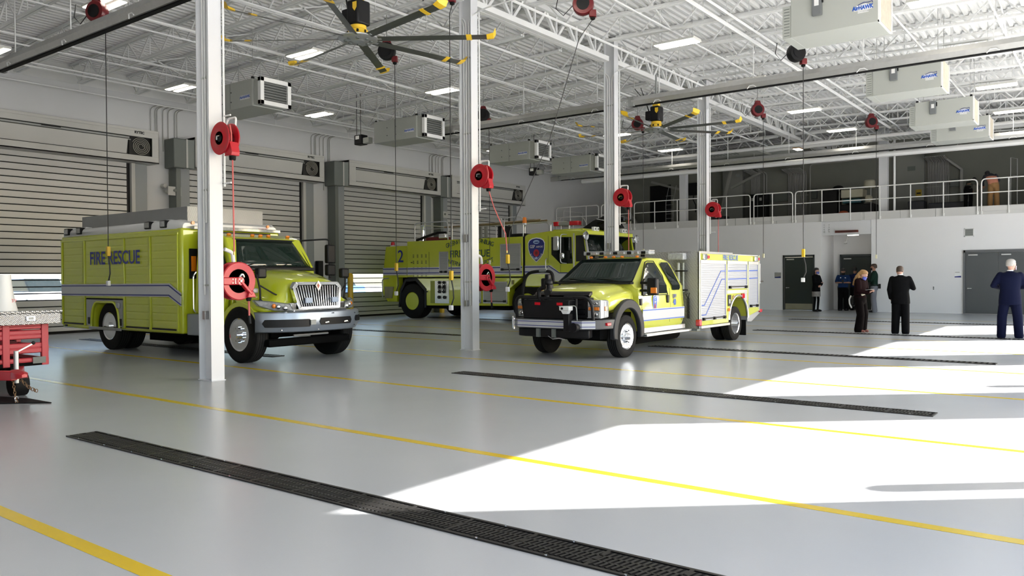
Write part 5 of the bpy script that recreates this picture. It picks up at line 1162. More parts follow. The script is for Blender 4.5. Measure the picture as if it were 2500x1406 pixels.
# side glass (near side and far side)
def sidewin(s, pts, name='side_window', m=GLASS, off=0.012):
    def xx(z): return 0.975-(z-1.36)/(1.86-1.36)*0.225 if z > 1.36 else 0.985
    zc = 1.36; mb = MB()
    for keep in (1, -1):
        Q = []
        for i in range(len(pts)):
            a, b = pts[i], pts[(i+1) % len(pts)]
            if keep*(a[1]-zc) >= 0: Q.append(a)
            if (a[1]-zc)*(b[1]-zc) < 0: f = (zc-a[1])/(b[1]-a[1]); Q.append((a[0]+(b[0]-a[0])*f, zc))
        if len(Q) > 2: mb.add([(XC+s*(xx(z)+off), y, z) for y, z in Q], [tuple(range(len(Q)))])
    return build(mb, name, m, F_, smooth=False, solid=0.008)
for s in (-1, 1):
    sidewin(s, [(14.14, 1.20), (14.16, 1.42), (14.62, 1.80), (14.72, 1.83), (14.98, 1.83), (15.10, 1.56), (15.15, 1.20)])
    sidewin(s, [(15.24, 1.80), (15.34, 1.84), (15.62, 1.84), (15.70, 1.70), (15.76, 1.30), (15.72, 1.26), (15.42, 1.26)], 'quarter_window')
    e = [(14.10, 1.17), (14.12, 1.44), (14.60, 1.83), (14.72, 1.86), (15.0, 1.86), (15.14, 1.56), (15.19, 1.17)]
    def xx(z): return 0.975-(z-1.36)/(1.86-1.36)*0.225 if z > 1.36 else 0.985
    build(MB().tube([(XC+s*(xx(z)+0.012), y, z) for y, z in e], 0.010, 5, closed=True), 'window_seal', BLACK, F_)
    for y in (14.06, 15.30): build(MB().tube([(XC+s*0.982, y, 0.60), (XC+s*0.998, y, 0.93), (XC+s*0.985, y, 1.30)], 0.004, 4), 'door_seam', mat('seam_dark', (0.1, 0.11, 0.02), 0.6), F_)
    build(MB().box(XC+s*0.985, XC+s*1.02, 15.13, 15.22, 1.00, 1.16), 'door_handle', BLACK, F_, bev=0.012)
    for z0, z1, m in ((0.66, 0.90, SILV), (0.865, 0.885, BLUE), (0.665, 0.685, BLUE)):
        o = 0.004 if m is SILV else 0.006
        build(MB().grid([[(XC+s*(0.995+o+0.012*(1-abs((z-0.95)/0.45)*1.0)), y, z) for z in (z0, (z0+z1)/2, z1)] for y in (14.08, 15.0, 15.28, 15.96)]), 'stripe', m, F_, smooth=False, solid=0.003)
    # fender flare
    fy = 13.5
    A = [(fy+0.60*cos(a), 0.50+0.62*sin(a)) for a in [pi*(-0.06)+pi*1.12*i/18 for i in range(19)]]; B = [(fy+0.45*cos(a), 0.45+0.49*sin(a)) for a in [pi*(-0.06)+pi*1.12*i/18 for i in range(19)]][::-1]
    build(MB().prism(A+B, 'x', XC+s*0.94, XC+s*1.04), 'fender_flare', mat('flare_grey_black', (0.020, 0.021, 0.024), 0.5, spec=0.3), F_, bev=0.02)
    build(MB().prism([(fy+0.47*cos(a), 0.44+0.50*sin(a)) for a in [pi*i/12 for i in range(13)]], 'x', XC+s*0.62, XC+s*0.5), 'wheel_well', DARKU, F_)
    build(MB().box(XC+s*0.99, XC+s*1.012, 13.98+0.0, 14.06, 0.98, 1.16), 'fender_vent', BLACK, F_, bev=0.004); build(MB().box(XC+s*1.0, XC+s*1.016, 13.90, 14.05, 1.11, 1.17), 'vent_badge', CHROME, F_, bev=0.004)
    # step board
    build(MB().box(XC+s*0.86, XC+s*1.08, 14.12, 16.2, 0.36, 0.41), 'running_board', ALU, F_, bev=0.008)
    build(MB().box(XC+s*0.88, XC+s*0.96, 14.12, 16.1, 0.42, 0.52), 'board_riser', ALU, F_, bev=0.008)
    # mirror
    build(MB().box(XC+s*1.15, XC+s*1.36, 13.96, 14.10, 1.18, 1.52), 'door_mirror', BLACK, F_, bev=0.035, seg=3); build(MB().box(XC+s*1.24, XC+s*1.365, 13.95, 13.99, 1.22, 1.33), 'mirror_indicator', AMBER, F_, bev=0.01)
    for z in (1.27, 1.42): build(MB().box(XC+s*0.97, XC+s*1.2, 14.03, 14.08, z-0.025, z+0.025), 'mirror_arm', BLACK, F_, bev=0.01)
    build(MB().prism([(14.10, 1.17), (14.12, 1.44), (14.20, 1.50), (14.22, 1.17)], 'x', XC+s*0.96, XC+s*1.0), 'sail_panel', BLACK, F_)
# door crest
def crest(cx, cz, w, h, place, par, big=True):
    """shield: place(u,v,d) maps plane coords to world"""
    def shape(k, d, m, name):
        pts = [(-0.5, 0.30), (-0.42, 0.42), (-0.25, 0.49), (0, 0.52), (0.25, 0.49), (0.42, 0.42), (0.5, 0.30), (0.49, 0.05), (0.40, -0.18), (0.24, -0.36), (0, -0.52), (-0.24, -0.36), (-0.40, -0.18), (-0.49, 0.05)]
        build(MB().add([place(cx+p[0]*w*k, cz+p[1]*h*k, d) for p in pts], [tuple(range(len(pts)))]), name, m, par, smooth=False, solid=0.002)
    shape(1.08, 0.004, WHITE, 'crest_border'); shape(1.0, 0.007, NAVY if big else BLUE, 'crest_field')
    el = lambda u, v, a, b, m, d, nm, n=20: build(MB().add([place(cx+u*w+a*w*cos(2*pi*i/n), cz+v*h+b*h*sin(2*pi*i/n), d) for i in range(n)], [tuple(range(n))]), nm, m, par, smooth=False, solid=0.001)
    el(0, 0.36, 0.20, 0.09, mat('pale_blue_vinyl', (0.35, 0.5, 0.75), 0.4), 0.010, 'crest_globe')
    el(0.02, 0.345, 0.16, 0.025, NAVY, 0.012, 'crest_swirl')
    el(0, -0.14, 0.19, 0.17, RED, 0.010, 'crest_badge'); el(0, -0.14, 0.09, 0.08, REDD, 0.012, 'crest_badge_centre')
    el(0, -0.36, 0.07, 0.05, mat('pale_blue_vinyl', (0.35, 0.5, 0.75), 0.4), 0.010, 'crest_knot')
crest(14.60, 0.985, 0.17, 0.34, lambda u, v, d: (XC+1.0+d-0.0*(v), u, v), F_, False)
text('GSP', 0.05, WHITE, '+x', (XC+1.012, 14.60, 1.03), F_, bold=0.001)
text('QRV', 0.10, NAVY, '+x', (XC+1.002, 15.50, 1.13), F_, bold=0.004, sx=0.85); text('40', 0.17, BLUE, '+x', (XC+1.004, 15.50, 1.0), F_, bold=0.008, sx=0.75)
# roof light bar and markers
build(MB().box(XC-0.80, XC+0.78, 14.78, 15.05, 2.0, 2.075), 'light_bar', LENS, F_, bev=0.02)
for i in range(9): build(MB().box(XC-0.72+i*0.165, XC-0.62+i*0.165, 14.772, 14.785, 2.008, 2.065), 'light_module', (BLACK, CHROME)[i % 2], F_, bev=0.004)
build(MB().box(XC-0.80, XC+0.78, 14.79, 15.04, 2.076, 2.088), 'bar_lid', ALU, F_, bev=0.004)
for x in (-0.6, 0.6): build(MB().box(XC+x-0.05, XC+x+0.05, 14.85, 15.0, 1.95, 2.0), 'bar_foot', BLACK, F_)
for x in (-0.55, -0.2, 0, 0.2, 0.55): build(MB().sphere((XC+x, 14.70, 1.955), 0.032, (1.4, 1, 0.8)), 'roof_marker', AMBER, F_)
# front: black deflector, grille, headlamps
build(MB().loft([[(XC+u*0.62, 12.73-0.06*(1-u*u)+dy, z) for dy, z in ((0.0, 1.155), (-0.03, 1.20), (0.02, 1.245), (0.10, 1.27), (0.10, 1.18))] for u in [-1+i/6 for i in range(13)]]), 'bug_deflector', BLKG, F_)
build(MB().box(XC-0.70, XC+0.70, 12.56, 12.76, 0.78, 1.16), 'grille', BLACK, F_, bev=0.02)
mb = MB()
for i in range(4): mb.box(XC-0.62, XC+0.62, 12.545, 12.565, 0.84+i*0.09, 0.86+i*0.09)
build(mb, 'grille_bars', BLKG, F_)
for s in (-1, 1):
    i_ = MB(); i_.loft([[(XC+s*0.66, 12.56, z0_) for z0_ in (0.78, 1.12)]+[(XC+s*0.66, 12.70, z0_) for z0_ in (1.12, 0.78)], [(XC+s*0.87, 12.58, 0.78), (XC+s*0.87, 12.58, 1.12), (XC+s*0.87, 12.75, 1.12), (XC+s*0.87, 12.75, 0.78)], [(XC+s*0.94, 12.585, 0.78), (XC+s*0.94, 12.585, 1.12), (XC+s*0.93, 12.82, 1.12), (XC+s*0.93, 12.82, 0.78)], [(XC+s*0.972, 12.80, 0.80), (XC+s*0.972, 12.80, 1.10), (XC+s*0.95, 12.86, 1.10), (XC+s*0.95, 12.86, 0.80)]])
    build(i_, 'headlamp', LENS, F_, bev=0.01)
    build(MB().box(XC+s*0.70, XC+s*0.92, 12.555, 12.575, 0.93, 0.99), 'turn_lamp', AMBER, F_, bev=0.004); build(MB().box(XC+s*0.957, XC+s*0.972, 12.70, 12.78, 0.92, 1.0), 'side_amber', AMBER, F_, bev=0.004)
    for z_ in (0.92, 1.0): build(MB().box(XC+s*0.68, XC+s*0.94, 12.56, 12.575, z_-0.004, z_+0.004), 'lamp_divider', GREYD, F_)
    build(MB().box(XC+s*0.71, XC+s*0.92, 12.56, 12.58, 0.80, 0.905), 'lamp_recess', GREYM, F_); build(MB().box(XC+s*0.71, XC+s*0.92, 12.56, 12.58, 1.015, 1.10), 'lamp_recess', GREYM, F_)
    build(MB().sphere((XC+s*0.84, 12.565, 0.855), 0.048, (1.2, 0.5, 0.9)), 'headlamp_bowl', CHROME, F_); build(MB().sphere((XC+s*0.84, 12.565, 1.057), 0.036, (1.6, 0.5, 0.8)), 'upper_bowl', CHROME, F_)
# bumper (dark, bevelled ends) with stripe
BO = [(XC-1.04, 13.02), (XC-0.93, 12.50), (XC-0.72, 12.30), (XC+0.72, 12.30), (XC+0.93, 12.50), (XC+1.04, 13.02), (XC+0.85, 13.02), (XC+0.8, 12.6), (XC-0.8, 12.6), (XC-0.85, 13.02)]
build(MB().prism(BO, 'z', 0.58, 0.76), 'bumper', mat('bumper_dark', (0.045, 0.046, 0.052), 0.4), F_, bev=0.015)
build(MB().prism([(XC-0.80, 12.42), (XC-0.6, 12.35), (XC+0.6, 12.35), (XC+0.80, 12.42), (XC+0.7, 12.7), (XC-0.7, 12.7)], 'z', 0.42, 0.58), 'bumper_skid', BLACK, F_, bev=0.02)
ends = [((XC-0.93, 12.50), (XC-0.72, 12.30)), ((XC-0.72, 12.30), (XC+0.72, 12.30)), ((XC+0.72, 12.30), (XC+0.90, 12.47))]
for (z0, z1, m, o) in ((0.60, 0.74, SILV, 0.004), (0.705, 0.718, NAVY, 0.006), (0.628, 0.641, NAVY, 0.006)):
    for a, b in ends: build(MB().bar((a[0], a[1]-o*0.7, (z0+z1)/2), (b[0], b[1]-o*0.7, (z0+z1)/2), 0.006, z1-z0), 'bumper_stripe', m, F_, smooth=False)
build(MB().box(XC+0.93, XC+1.02, 12.70, 12.84, 0.645, 0.70), 'bumper_marker', REDL, F_, bev=0.01)
# brush guard tubes
for s in (-1, 1):
    build(MB().tube(fillet([(XC+s*0.30, 12.36, 1.17), (XC+s*0.78, 12.38, 1.17), (XC+s*0.86, 12.42, 1.05), (XC+s*0.86, 12.46, 0.76)], 0.12), 0.03, 8), 'brush_guard', BLACK, F_)
    build(MB().cyl((XC+s*0.55, 12.38, 0.76), (XC+s*0.55, 12.38, 1.17), 0.022, 8), 'guard_upright', BLACK, F_)
build(MB().box(XC-0.62, XC+0.42, 12.33, 12.56, 0.76, 1.12), 'equipment_box', BLACK, F_, bev=0.02)
build(MB().cyl((XC-0.62, 12.35, 1.15), (XC+0.5, 12.35, 1.15), 0.025, 8), 'guard_crossbar', BLACK, F_)
for x in (-0.28, 0.22): build(MB().box(XC+x-0.06, XC+x+0.06, 12.315, 12.33, 1.02, 1.07), 'red_reflector', REDL, F_)
# turret, hoses, nozzle
tb = XC-0.10
build(MB().cyl((tb, 12.38, 0.95), (tb, 12.38, 1.30), 0.045, 12), 'turret_base', BLACK, F_)
build(MB().tube([(tb, 12.38, 1.25), (tb+0.03, 12.36, 1.40), (tb+0.05, 12.38, 1.52)], 0.055, 10), 'turret_riser', BLACK, F_)
mb = MB().sphere((tb+0.05, 12.36, 1.44), 0.085); mb.sphere((tb+0.03, 12.38, 1.30), 0.075); mb.box(tb-0.05, tb+0.12, 12.28, 12.42, 1.33, 1.40); build(mb, 'turret_joints', BLACK, F_)
build(MB().tube([(tb+0.05, 12.34, 1.40), (tb+0.16, 12.18, 1.32), (tb+0.24, 12.05, 1.26)], [0.05, 0.045, 0.06], 12), 'turret_nozzle', BLKG, F_)
build(MB().box(tb+0.0, tb+0.09, 12.30, 12.40, 1.45, 1.60), 'turret_motor', BLACK, F_, bev=0.02)
build(MB().tube(fillet([(tb-0.05, 12.4, 1.05), (tb-0.16, 12.36, 1.12), (tb-0.18, 12.36, 1.32), (tb-0.02, 12.38, 1.36)], 0.08), 0.04, 8), 'turret_elbow', BLACK, F_)
build(MB().tube(fillet([(XC-0.70, 12.50, 0.8), (XC-0.74, 12.45, 1.25), (XC-0.62, 12.44, 1.62), (XC-0.32, 12.44, 1.66), (XC-0.02, 12.44, 1.65), (XC+0.02, 12.42, 1.45)], 0.28, 8), 0.030, 10), 'suction_hose', RUBBER, F_)
build(MB().cyl((XC-0.30, 12.44, 1.665), (XC-0.14, 12.44, 1.665), 0.036, 12), 'hose_coupling', GREYD, F_)
build(MB().box(XC+0.30, XC+0.52, 12.18, 12.32, 0.93, 1.01), 'camera_head', WHITE, F_, bev=0.015); build(MB().prism([(XC+0.33, 0.93), (XC+0.49, 0.93), (XC+0.45, 0.87), (XC+0.37, 0.87)], 'y', 12.2, 12.3), 'camera_base', WHITE, F_)
build(MB().cyl((XC+0.37, 12.18, 0.97), (XC+0.37, 12.165, 0.97), 0.022, 12), 'camera_lens', BLACK, F_)
build(MB().box(XC+0.38, XC+0.50, 12.20, 12.34, 0.55, 0.87), 'camera_post', BLACK, F_, bev=0.01)
build(MB().tube([(XC+0.62, 12.28, 0.62), (XC+0.62, 12.15, 0.63)], [0.075, 0.085], 16), 'drain_funnel', BLACK, F_)
build(MB().tube(fillet([(XC+0.2, 12.33, 1.0), (XC+0.6, 12.3, 1.02), (XC+0.62, 12.3, 0.75)], 0.06), 0.008, 5), 'control_cable', GREYL, F_)
build(MB().tube(fillet([(XC-0.95, 12.46, 0.55), (XC-0.95, 12.44, 0.78), (XC-0.86, 12.36, 0.78), (XC-0.86, 12.36, 0.55)], 0.04), 0.02, 8, closed=False), 'end_hook', CHROME, F_)
build(MB().tube([(XC-0.02, 12.3, 0.45), (XC+0.1, 12.27, 0.40), (XC+0.25, 12.26, 0.42), (XC+0.36, 12.28, 0.40)], 0.012, 6), 'winch_hook', CHROME, F_)
for a_ in (-0.30, 0.05): build(MB().box(XC+a_, XC+a_+0.07, 12.30, 12.36, 0.42, 0.58), 'winch_bracket', GREYD, F_)
# service box
BX0, BX1, BY0, BY1 = XC-1.17, XC+1.17, 16.36, 20.0
DPY = mat('diamond_plate_yellowish', (0.55, 0.56, 0.40), 0.3, metal=0.8); diamond(DPY, 24.0)
ry = 18.62
poly = [(BY0, 0.46), (ry-0.62, 0.46), (ry-0.58, 0.70), (ry-0.44, 0.93), (ry-0.2, 1.03), (ry+0.2, 1.03), (ry+0.44, 0.93), (ry+0.58, 0.70), (ry+0.62, 0.55), (BY1, 0.66), (BY1, 2.04), (BY0, 2.04)]
build(MB().prism(poly, 'x', BX0, BX1), 'service_box', LIMEL, F_, bev=0.008)
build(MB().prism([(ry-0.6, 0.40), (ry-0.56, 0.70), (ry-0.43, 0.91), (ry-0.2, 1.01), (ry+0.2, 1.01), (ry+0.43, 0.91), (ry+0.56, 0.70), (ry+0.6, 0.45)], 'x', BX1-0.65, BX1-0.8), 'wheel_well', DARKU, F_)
build(MB().box(BX0+0.0, BX1-0.0, BY0-0.02, BY0-0.001, 0.40, 2.06), 'box_front_plate', DPY, F_)
build(MB().box(BX0, BX1, BY0, BY0+1.9, 2.04, 2.09), 'roof_plate', DPL, F_); build(MB().box(BX0+0.02, BX1-0.02, BY0+1.9, BY1, 2.04, 2.06), 'roof_edge', ALU, F_)
mb = MB(); mb.box(BX1-0.02, BX1+0.012, BY0-0.02, BY0+0.03, 0.40, 2.06); mb.box(BX1-0.02, BX1+0.012, BY1-0.04, BY1+0.0, 0.66, 2.06); build(mb, 'corner_trim', ALU, F_)
SH = mat('shutter_white_aluminium', (0.44, 0.455, 0.50), 0.35, metal=0.3)
for i, (a, b, z0) in enumerate(((16.44, 17.80, 0.56), (17.93, 19.13, 1.24), (19.26, 19.88, 0.76))):
    build(shutter_x(BX1+0.006, a, b, z0, 1.82, 1, 0.040, 0.005), 'roller_shutter', SH, F_, smooth=False)
    mb = MB(); mb.box(BX1, BX1+0.018, a-0.03, a, z0-0.02, 1.88); mb.box(BX1, BX1+0.018, b, b+0.03, z0-0.02, 1.88); mb.box(BX1, BX1+0.02, a-0.03, b+0.03, 1.82, 1.90); build(mb, 'shutter_frame', ALU, F_, bev=0.003)
    mb = MB(); mb.cyl((BX1+0.04, a+0.08, z0+0.05), (BX1+0.04, b-0.08, z0+0.05), 0.012, 6)
    for y in (a+0.1, b-0.1)+(((a+b)/2,) if i == 0 else ()): mb.cbox((BX1+0.035, y, z0+0.04), (0.05, 0.07, 0.06))
    build(mb, 'latch_bar', BLACK, F_)
    build(MB().box(BX1+0.012, BX1+0.014, b-0.035, b-0.015, z0+0.1, 1.82), 'shutter_strap', NAVY, F_)
# blue double line on the shutters
def bl(y0, z0, y1, z1, w=0.022): build(MB().bar((BX1+0.0145, y0, z0), (BX1+0.0145, y1, z1), w, 0.004, up=(1, 0, 0)), 'blue_line', BLUE, F_, smooth=False)
for dz, dy in ((0, 0), (-0.20, 0.08)):
    bl(16.46, 0.90+dz*1.05, 16.60+dy, 0.90+dz*1.05); bl(16.60+dy, 0.90+dz*1.05, 17.52+dy*0.6, 1.66+dz*0.95); bl(17.52+dy*0.6, 1.66+dz*0.95, 17.78, 1.66+dz*0.95); bl(17.95, 1.66+dz*0.95, 19.11, 1.67+dz*0.95); bl(19.28, 1.67+dz*0.95, 19.86, 1.68+dz*0.95)
text('FIRE RESCUE', 0.165, BLUE, '+x', (BX1+0.004, 18.12, 1.965), F_, bold=0.003, sx=1.0)
for y, m in ((16.62, 0), (19.72, 0)):
    build(MB().box(BX1, BX1+0.06, y-0.12, y+0.06, 1.90, 2.03), 'scene_lamp', CHROME, F_, bev=0.02); build(MB().box(BX1+0.01, BX1+0.07, y+0.06, y+0.16, 1.93, 2.0), 'red_lamp', REDL, F_, bev=0.015)
mb = MB(); P0 = [(BX1-0.002, ry+0.60*cos(a), 0.52+0.56*sin(a)) for a in [pi*i/16 for i in range(17)]]
build(mb.tube(P0, 0.03, 8), 'arch_trim', ALU, F_)
build(MB().box(BX1, BX1+0.012, 17.88, 19.16, 1.13, 1.21), 'box_rail', ALU, F_)
build(MB().box(BX1, BX1+0.014, 17.95, 18.14, 0.84, 1.10), 'fuel_door', BLACK, F_, bev=0.006); build(MB().box(BX1+0.012, BX1+0.02, 17.99, 18.07, 0.90, 1.0), 'fuel_label', GREYL, F_)
build(MB().cyl((BX1, 18.28, 1.04), (BX1+0.012, 18.28, 1.04), 0.05, 18), 'round_emblem', mat('bronze', (0.3, 0.15, 0.05), 0.4), F_)
build(MB().box(BX1, BX1+0.04, 18.78, 18.93, 1.0, 1.12), 'red_lamp', REDL, F_, bev=0.012); build(MB().box(BX1, BX1+0.025, 18.95, 19.12, 0.94, 1.14), 'vent_plate', ALU, F_, bev=0.006)
build(MB().box(BX1, BX1+0.03, 17.94, 18.05, 0.72, 0.79), 'amber_marker', AMBER, F_, bev=0.01)
build(MB().box(BX1-0.06, BX1+0.04, 16.30, 16.42, 0.46, 0.60), 'corner_red_lamp', REDL, F_, bev=0.015)
build(MB().box(BX1-0.2, BX1+0.06, 16.36, 17.95, 0.40, 0.46), 'side_step', ALU, F_, bev=0.01); build(MB().box(BX1-0.45, BX1+0.02, 16.2, 16.36, 0.36, 0.40), 'corner_step', GREYD, F_)
build(MB().prism([(19.25, 0.42), (19.25, 0.70), (20.12, 0.70), (20.1, 0.60), (19.5, 0.40)], 'x', BX0+0.05, BX1-0.02), 'tail_skirt', mat('tail_skirt_plate', (0.5, 0.51, 0.53), 0.35, metal=0.6), F_, bev=0.01)
build(MB().box(BX1-0.02, BX1+0.03, 20.0, 20.14, 0.62, 0.70), 'tail_lamp', REDL, F_, bev=0.01)
build(MB().box(BX1-0.5, BX1-0.05, 19.22, 19.25, 0.08, 0.46), 'mud_flap', RUBBER, F_, bev=0.02)
build(MB().box(BX1-0.3, BX1+0.02, 20.0, 20.04, 1.35, 1.85), 'rear_panel', ALU, F_); build(MB().bar((BX1, 20.0, 1.40), (BX1+0.02, 20.2, 1.40), 0.03), 'rear_latch', BLACK, F_)
# telescoping scene light in front of the box
lx = BX1-0.42
build(MB().cyl((lx, 16.22, 0.62), (lx, 16.22, 1.84), 0.032, 12), 'light_mast', GREYL, F_); build(MB().cyl((lx+0.1, 16.25, 1.2), (lx+0.1, 16.25, 1.84), 0.02, 8), 'light_mast_guide', GREYL, F_)
for z in (1.24, 1.66): build(MB().box(lx-0.06, lx+0.16, 16.18, 16.34, z-0.015, z+0.015), 'mast_clamp', BLACK, F_)
build(MB().box(lx-0.20, lx+0.18, 16.08, 16.26, 1.90, 2.05), 'mast_floodlight', LENS, F_, bev=0.02); build(MB().box(lx-0.17, lx+0.15, 16.26, 16.32, 1.91, 2.04), 'mast_lamp_back', ALU, F_, bev=0.02)
mb = MB(); P0 = [(lx+0.20+0.035*cos(k*0.9), 16.27+0.03*sin(k*0.9), 0.62+0.0045*k) for k in range(100)]; build(mb.tube(P0, 0.007, 4), 'coiled_cord', BLACK, F_)
build(MB().tube([(lx+0.2, 16.27, 1.06), (lx+0.16, 16.25, 1.15), (lx+0.24, 16.25, 1.18), (lx+0.22, 16.24, 1.05)], 0.01, 5), 'cord_loop', BLACK, F_)
wheel(F_, (XC+0.86, 13.5, 0.405), 'x', 1, 0.405, 0.24, 0.25, 'out'); wheel(F_, (XC-0.86, 13.5, 0.405), 'x', -1, 0.405, 0.24, 0.25, 'out')
wheel(F_, (XC+0.98, ry, 0.405), 'x', 1, 0.405, 0.24, 0.25, 'in'); wheel(F_, (XC+0.71, ry, 0.405), 'x', 1, 0.405, 0.22, 0.24, 'in', lugs=0)
wheel(F_, (XC-0.98, ry, 0.405), 'x', -1, 0.405, 0.24, 0.25, 'in'); wheel(F_, (XC-0.71, ry, 0.405), 'x', -1, 0.405, 0.22, 0.24, 'in', lugs=0)
mb = MB(); mb.box(XC-0.5, XC-0.35, 12.6, 20, 0.38, 0.56); mb.box(XC+0.35, XC+0.5, 12.6, 20, 0.38, 0.56); mb.cyl((XC-0.7, 13.5, 0.36), (XC+0.7, 13.5, 0.36), 0.07, 10); mb.sphere((XC-0.2, 13.5, 0.36), 0.17); mb.cyl((XC-0.6, ry, 0.4), (XC+0.6, ry, 0.4), 0.1, 10); mb.cyl((XC+0.45, 14.6, 0.3), (XC+0.45, 16.6, 0.3), 0.16, 12)
build(mb, 'chassis', DARKU, F_)
# ================= airport fire truck =================
A_ = root('airport_fire_truck', (-18.2, 23.4, 0), 'big lime-green airport fire truck numbered 2 with a blue shield on its cab', 'truck')
AN, AF = 21.9, 24.95
AY = (AN+AF)/2
ARX, AFX = -21.40, -16.0
build(MB().prism([(-22.98, 1.55), (-22.98, 1.60), (-22.80, 2.76), (-21.62, 2.76), (-21.62, 1.55)], 'y', AN+0.02, AF), 'rear_body', LIME, A_, bev=0.03)
build(MB().box(-21.62, -16.16, AN, AF, 1.56, 2.92), 'tank_body', LIME, A_, bev=0.025)
build(MB().prism([(-22.98, 1.60), (-22.98, 0.95), (-22.72, 0.62), (-22.2, 0.62), (-22.2, 1.60)], 'y', AN+0.02, AF), 'tail_panel', LIME, A_, bev=0.02)
build(MB().prism([(-22.85, 0.75), (-22.45, 0.75), (-22.35, 1.2), (-22.85, 1.2)], 'y', AN-0.004, AN+0.03), 'tail_scuff_panel', mat('scuffed_olive_panel', (0.24, 0.22, 0.12), 0.5, metal=0.3, var=0.2, vscale=8), A_)
build(MB().tube(fillet([(-22.9, AN-0.06, 0.75), (-22.9, AN-0.08, 1.5), (-22.55, AN-0.06, 1.53)], 0.12), 0.02, 8), 'tail_grab_rail', GREYM, A_)
build(MB().box(-21.62, -16.16, AN+0.02, AN+0.06, 1.53, 1.565), 'body_gap', BLACK, A_)
low = [(-21.12, 1.52), (-16.20, 1.52), (-16.76, 1.12), (-16.76, 0.55), (-20.64, 0.50), (-20.64, 1.12)]
build(MB().prism(low, 'y', AN+0.01, AF-0.01), 'lower_body', LIME, A_, bev=0.02)
build(MB().box(-22.4, -12.6, AN+0.35, AF-0.35, 0.42, 1.56), 'chassis', DARKU, A_)
build(MB().box(-20.6, -16.8, AN+0.05, AF-0.05, 0.40, 0.52), 'belly', DARKU, A_)
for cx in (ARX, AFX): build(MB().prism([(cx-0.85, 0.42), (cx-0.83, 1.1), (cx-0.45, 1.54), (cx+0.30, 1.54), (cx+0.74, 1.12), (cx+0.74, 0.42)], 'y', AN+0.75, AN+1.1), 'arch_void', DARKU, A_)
build(MB().prism([(-22.12, 0.42), (-22.02, 1.1), (-21.75, 1.50), (-21.12, 1.52), (-20.66, 1.12), (-20.66, 0.42), (-20.75, 0.42), (-20.75, 1.05), (-21.2, 1.42), (-21.7, 1.40), (-21.95, 1.0), (-22.05, 0.42)], 'y', AN+0.02, AN+0.3), 'arch_liner', BLACK, A_)
# stripes
def ab(pts, m, off, name='stripe'): build(MB().prism(pts, 'y', AN-off, AN+0.022), name, m, A_, smooth=False)
for x0, x1 in ((-22.93, -21.64), (-21.60, -16.18), (-16.06, -15.12)):
    ab([(x0, 1.64), (x1, 1.64), (x1, 1.93), (x0, 1.93)], SILV, 0.004); ab([(x0, 1.70), (x1, 1.70), (x1, 1.735), (x0, 1.735)], NAVY, 0.006); ab([(x0, 1.86), (x1, 1.86), (x1, 1.895), (x0, 1.895)], NAVY, 0.006)
ab([(-15.12, 1.64), (-14.80, 1.40), (-14.12, 1.40), (-14.12, 1.69), (-14.66, 1.69), (-15.0, 1.93), (-15.12, 1.93)], SILV, 0.004); ab([(-15.1, 1.90), (-14.67, 1.66), (-14.12, 1.66), (-14.12, 1.69), (-14.66, 1.69), (-15.1, 1.93)], NAVY, 0.007)
# shutters
def ash(x0, x1, z0, z1, name='roller_shutter'):
    build(shutter_y(AN-0.012, x0, x1, z0, z1, -1, 0.045, 0.006), name, mat('shutter_dull_grey', (0.36, 0.37, 0.36), 0.45, metal=0.3), A_, smooth=False)
    mb = MB(); f = 0.03
    for q in ((x0-f, x0, z0-f, z1+f), (x1, x1+f, z0-f, z1+f), (x0-f, x1+f, z1, z1+f), (x0-f, x1+f, z0-f, z0)): mb.box(q[0], q[1], AN-0.022, AN+0.01, q[2], q[3])
    build(mb, 'shutter_frame', GALV, A_)
    mb = MB().cyl((x0+0.06, AN-0.05, z0+0.05), (x1-0.06, AN-0.05, z0+0.05), 0.014, 6)
    for x in (x0+0.07, x1-0.07): mb.cbox((x, AN-0.04, z0+0.05), (0.09, 0.06, 0.07))
    build(mb, 'latch_bar', BLACK, A_)
ash(-19.93, -19.55, 1.70, 2.46); ash(-17.08, -16.26, 1.76, 2.66); ash(-17.86, -16.85, 0.66, 1.36); ash(-18.9, -18.02, 0.66, 1.36)
# louvre holes
mb = MB()
for i in range(4):
    for j in range(4):
        for q in range(3): x, z = -21.28+i*0.215, 2.40-j*0.235-q*0.045; mb.box(x-0.035, x+0.035, AN-0.004, AN+0.004, z-0.012, z+0.008)
build(mb, 'engine_vents', BLACK, A_, smooth=False)
build(MB().box(-20.48, -20.47, AN-0.006, AN, 1.72, 2.5), 'vent_hinge', BLACK, A_); build(MB().box(-21.42, -21.34, AN-0.008, AN, 2.1, 2.13), 'vent_latch', BLACK, A_)
# pump panel
build(MB().box(-20.42, -20.19, AN-0.002, AN+0.05, 0.60, 1.42), 'pump_bay_side', mat('lime_recess_shade', (0.25, 0.29, 0.02), 0.5), A_)  # flat panel; the recess shade is put into this darker lime
build(MB().box(-20.19, -19.50, AN-0.006, AN+0.05, 0.60, 1.42), 'pump_panel', GALV, A_)
for k, (x, z, r) in enumerate([(-19.95+i*0.22, 1.36-j*0.17, 0.055) for i in range(2) for j in range(3)]+[(-19.97, 0.82, 0.06), (-19.7, 0.82, 0.06)]):
    build(MB().lathe([(r, -0.05), (r, -0.01), (r*0.5, 0)], (x, AN-0.01, z), 'y', 12), 'pump_valve', BLACK, A_)
mb = MB()
for i in range(2):
    for j in range(2): mb.bar((-20.0+i*0.22, AN-0.05, 1.02+j*0.15), (-19.88+i*0.22, AN-0.05, 1.14+j*0.15), 0.02); mb.bar((-19.88+i*0.22, AN-0.05, 1.02+j*0.15), (-20.0+i*0.22, AN-0.05, 1.14+j*0.15), 0.02)
build(mb, 'valve_levers', BLACK, A_)
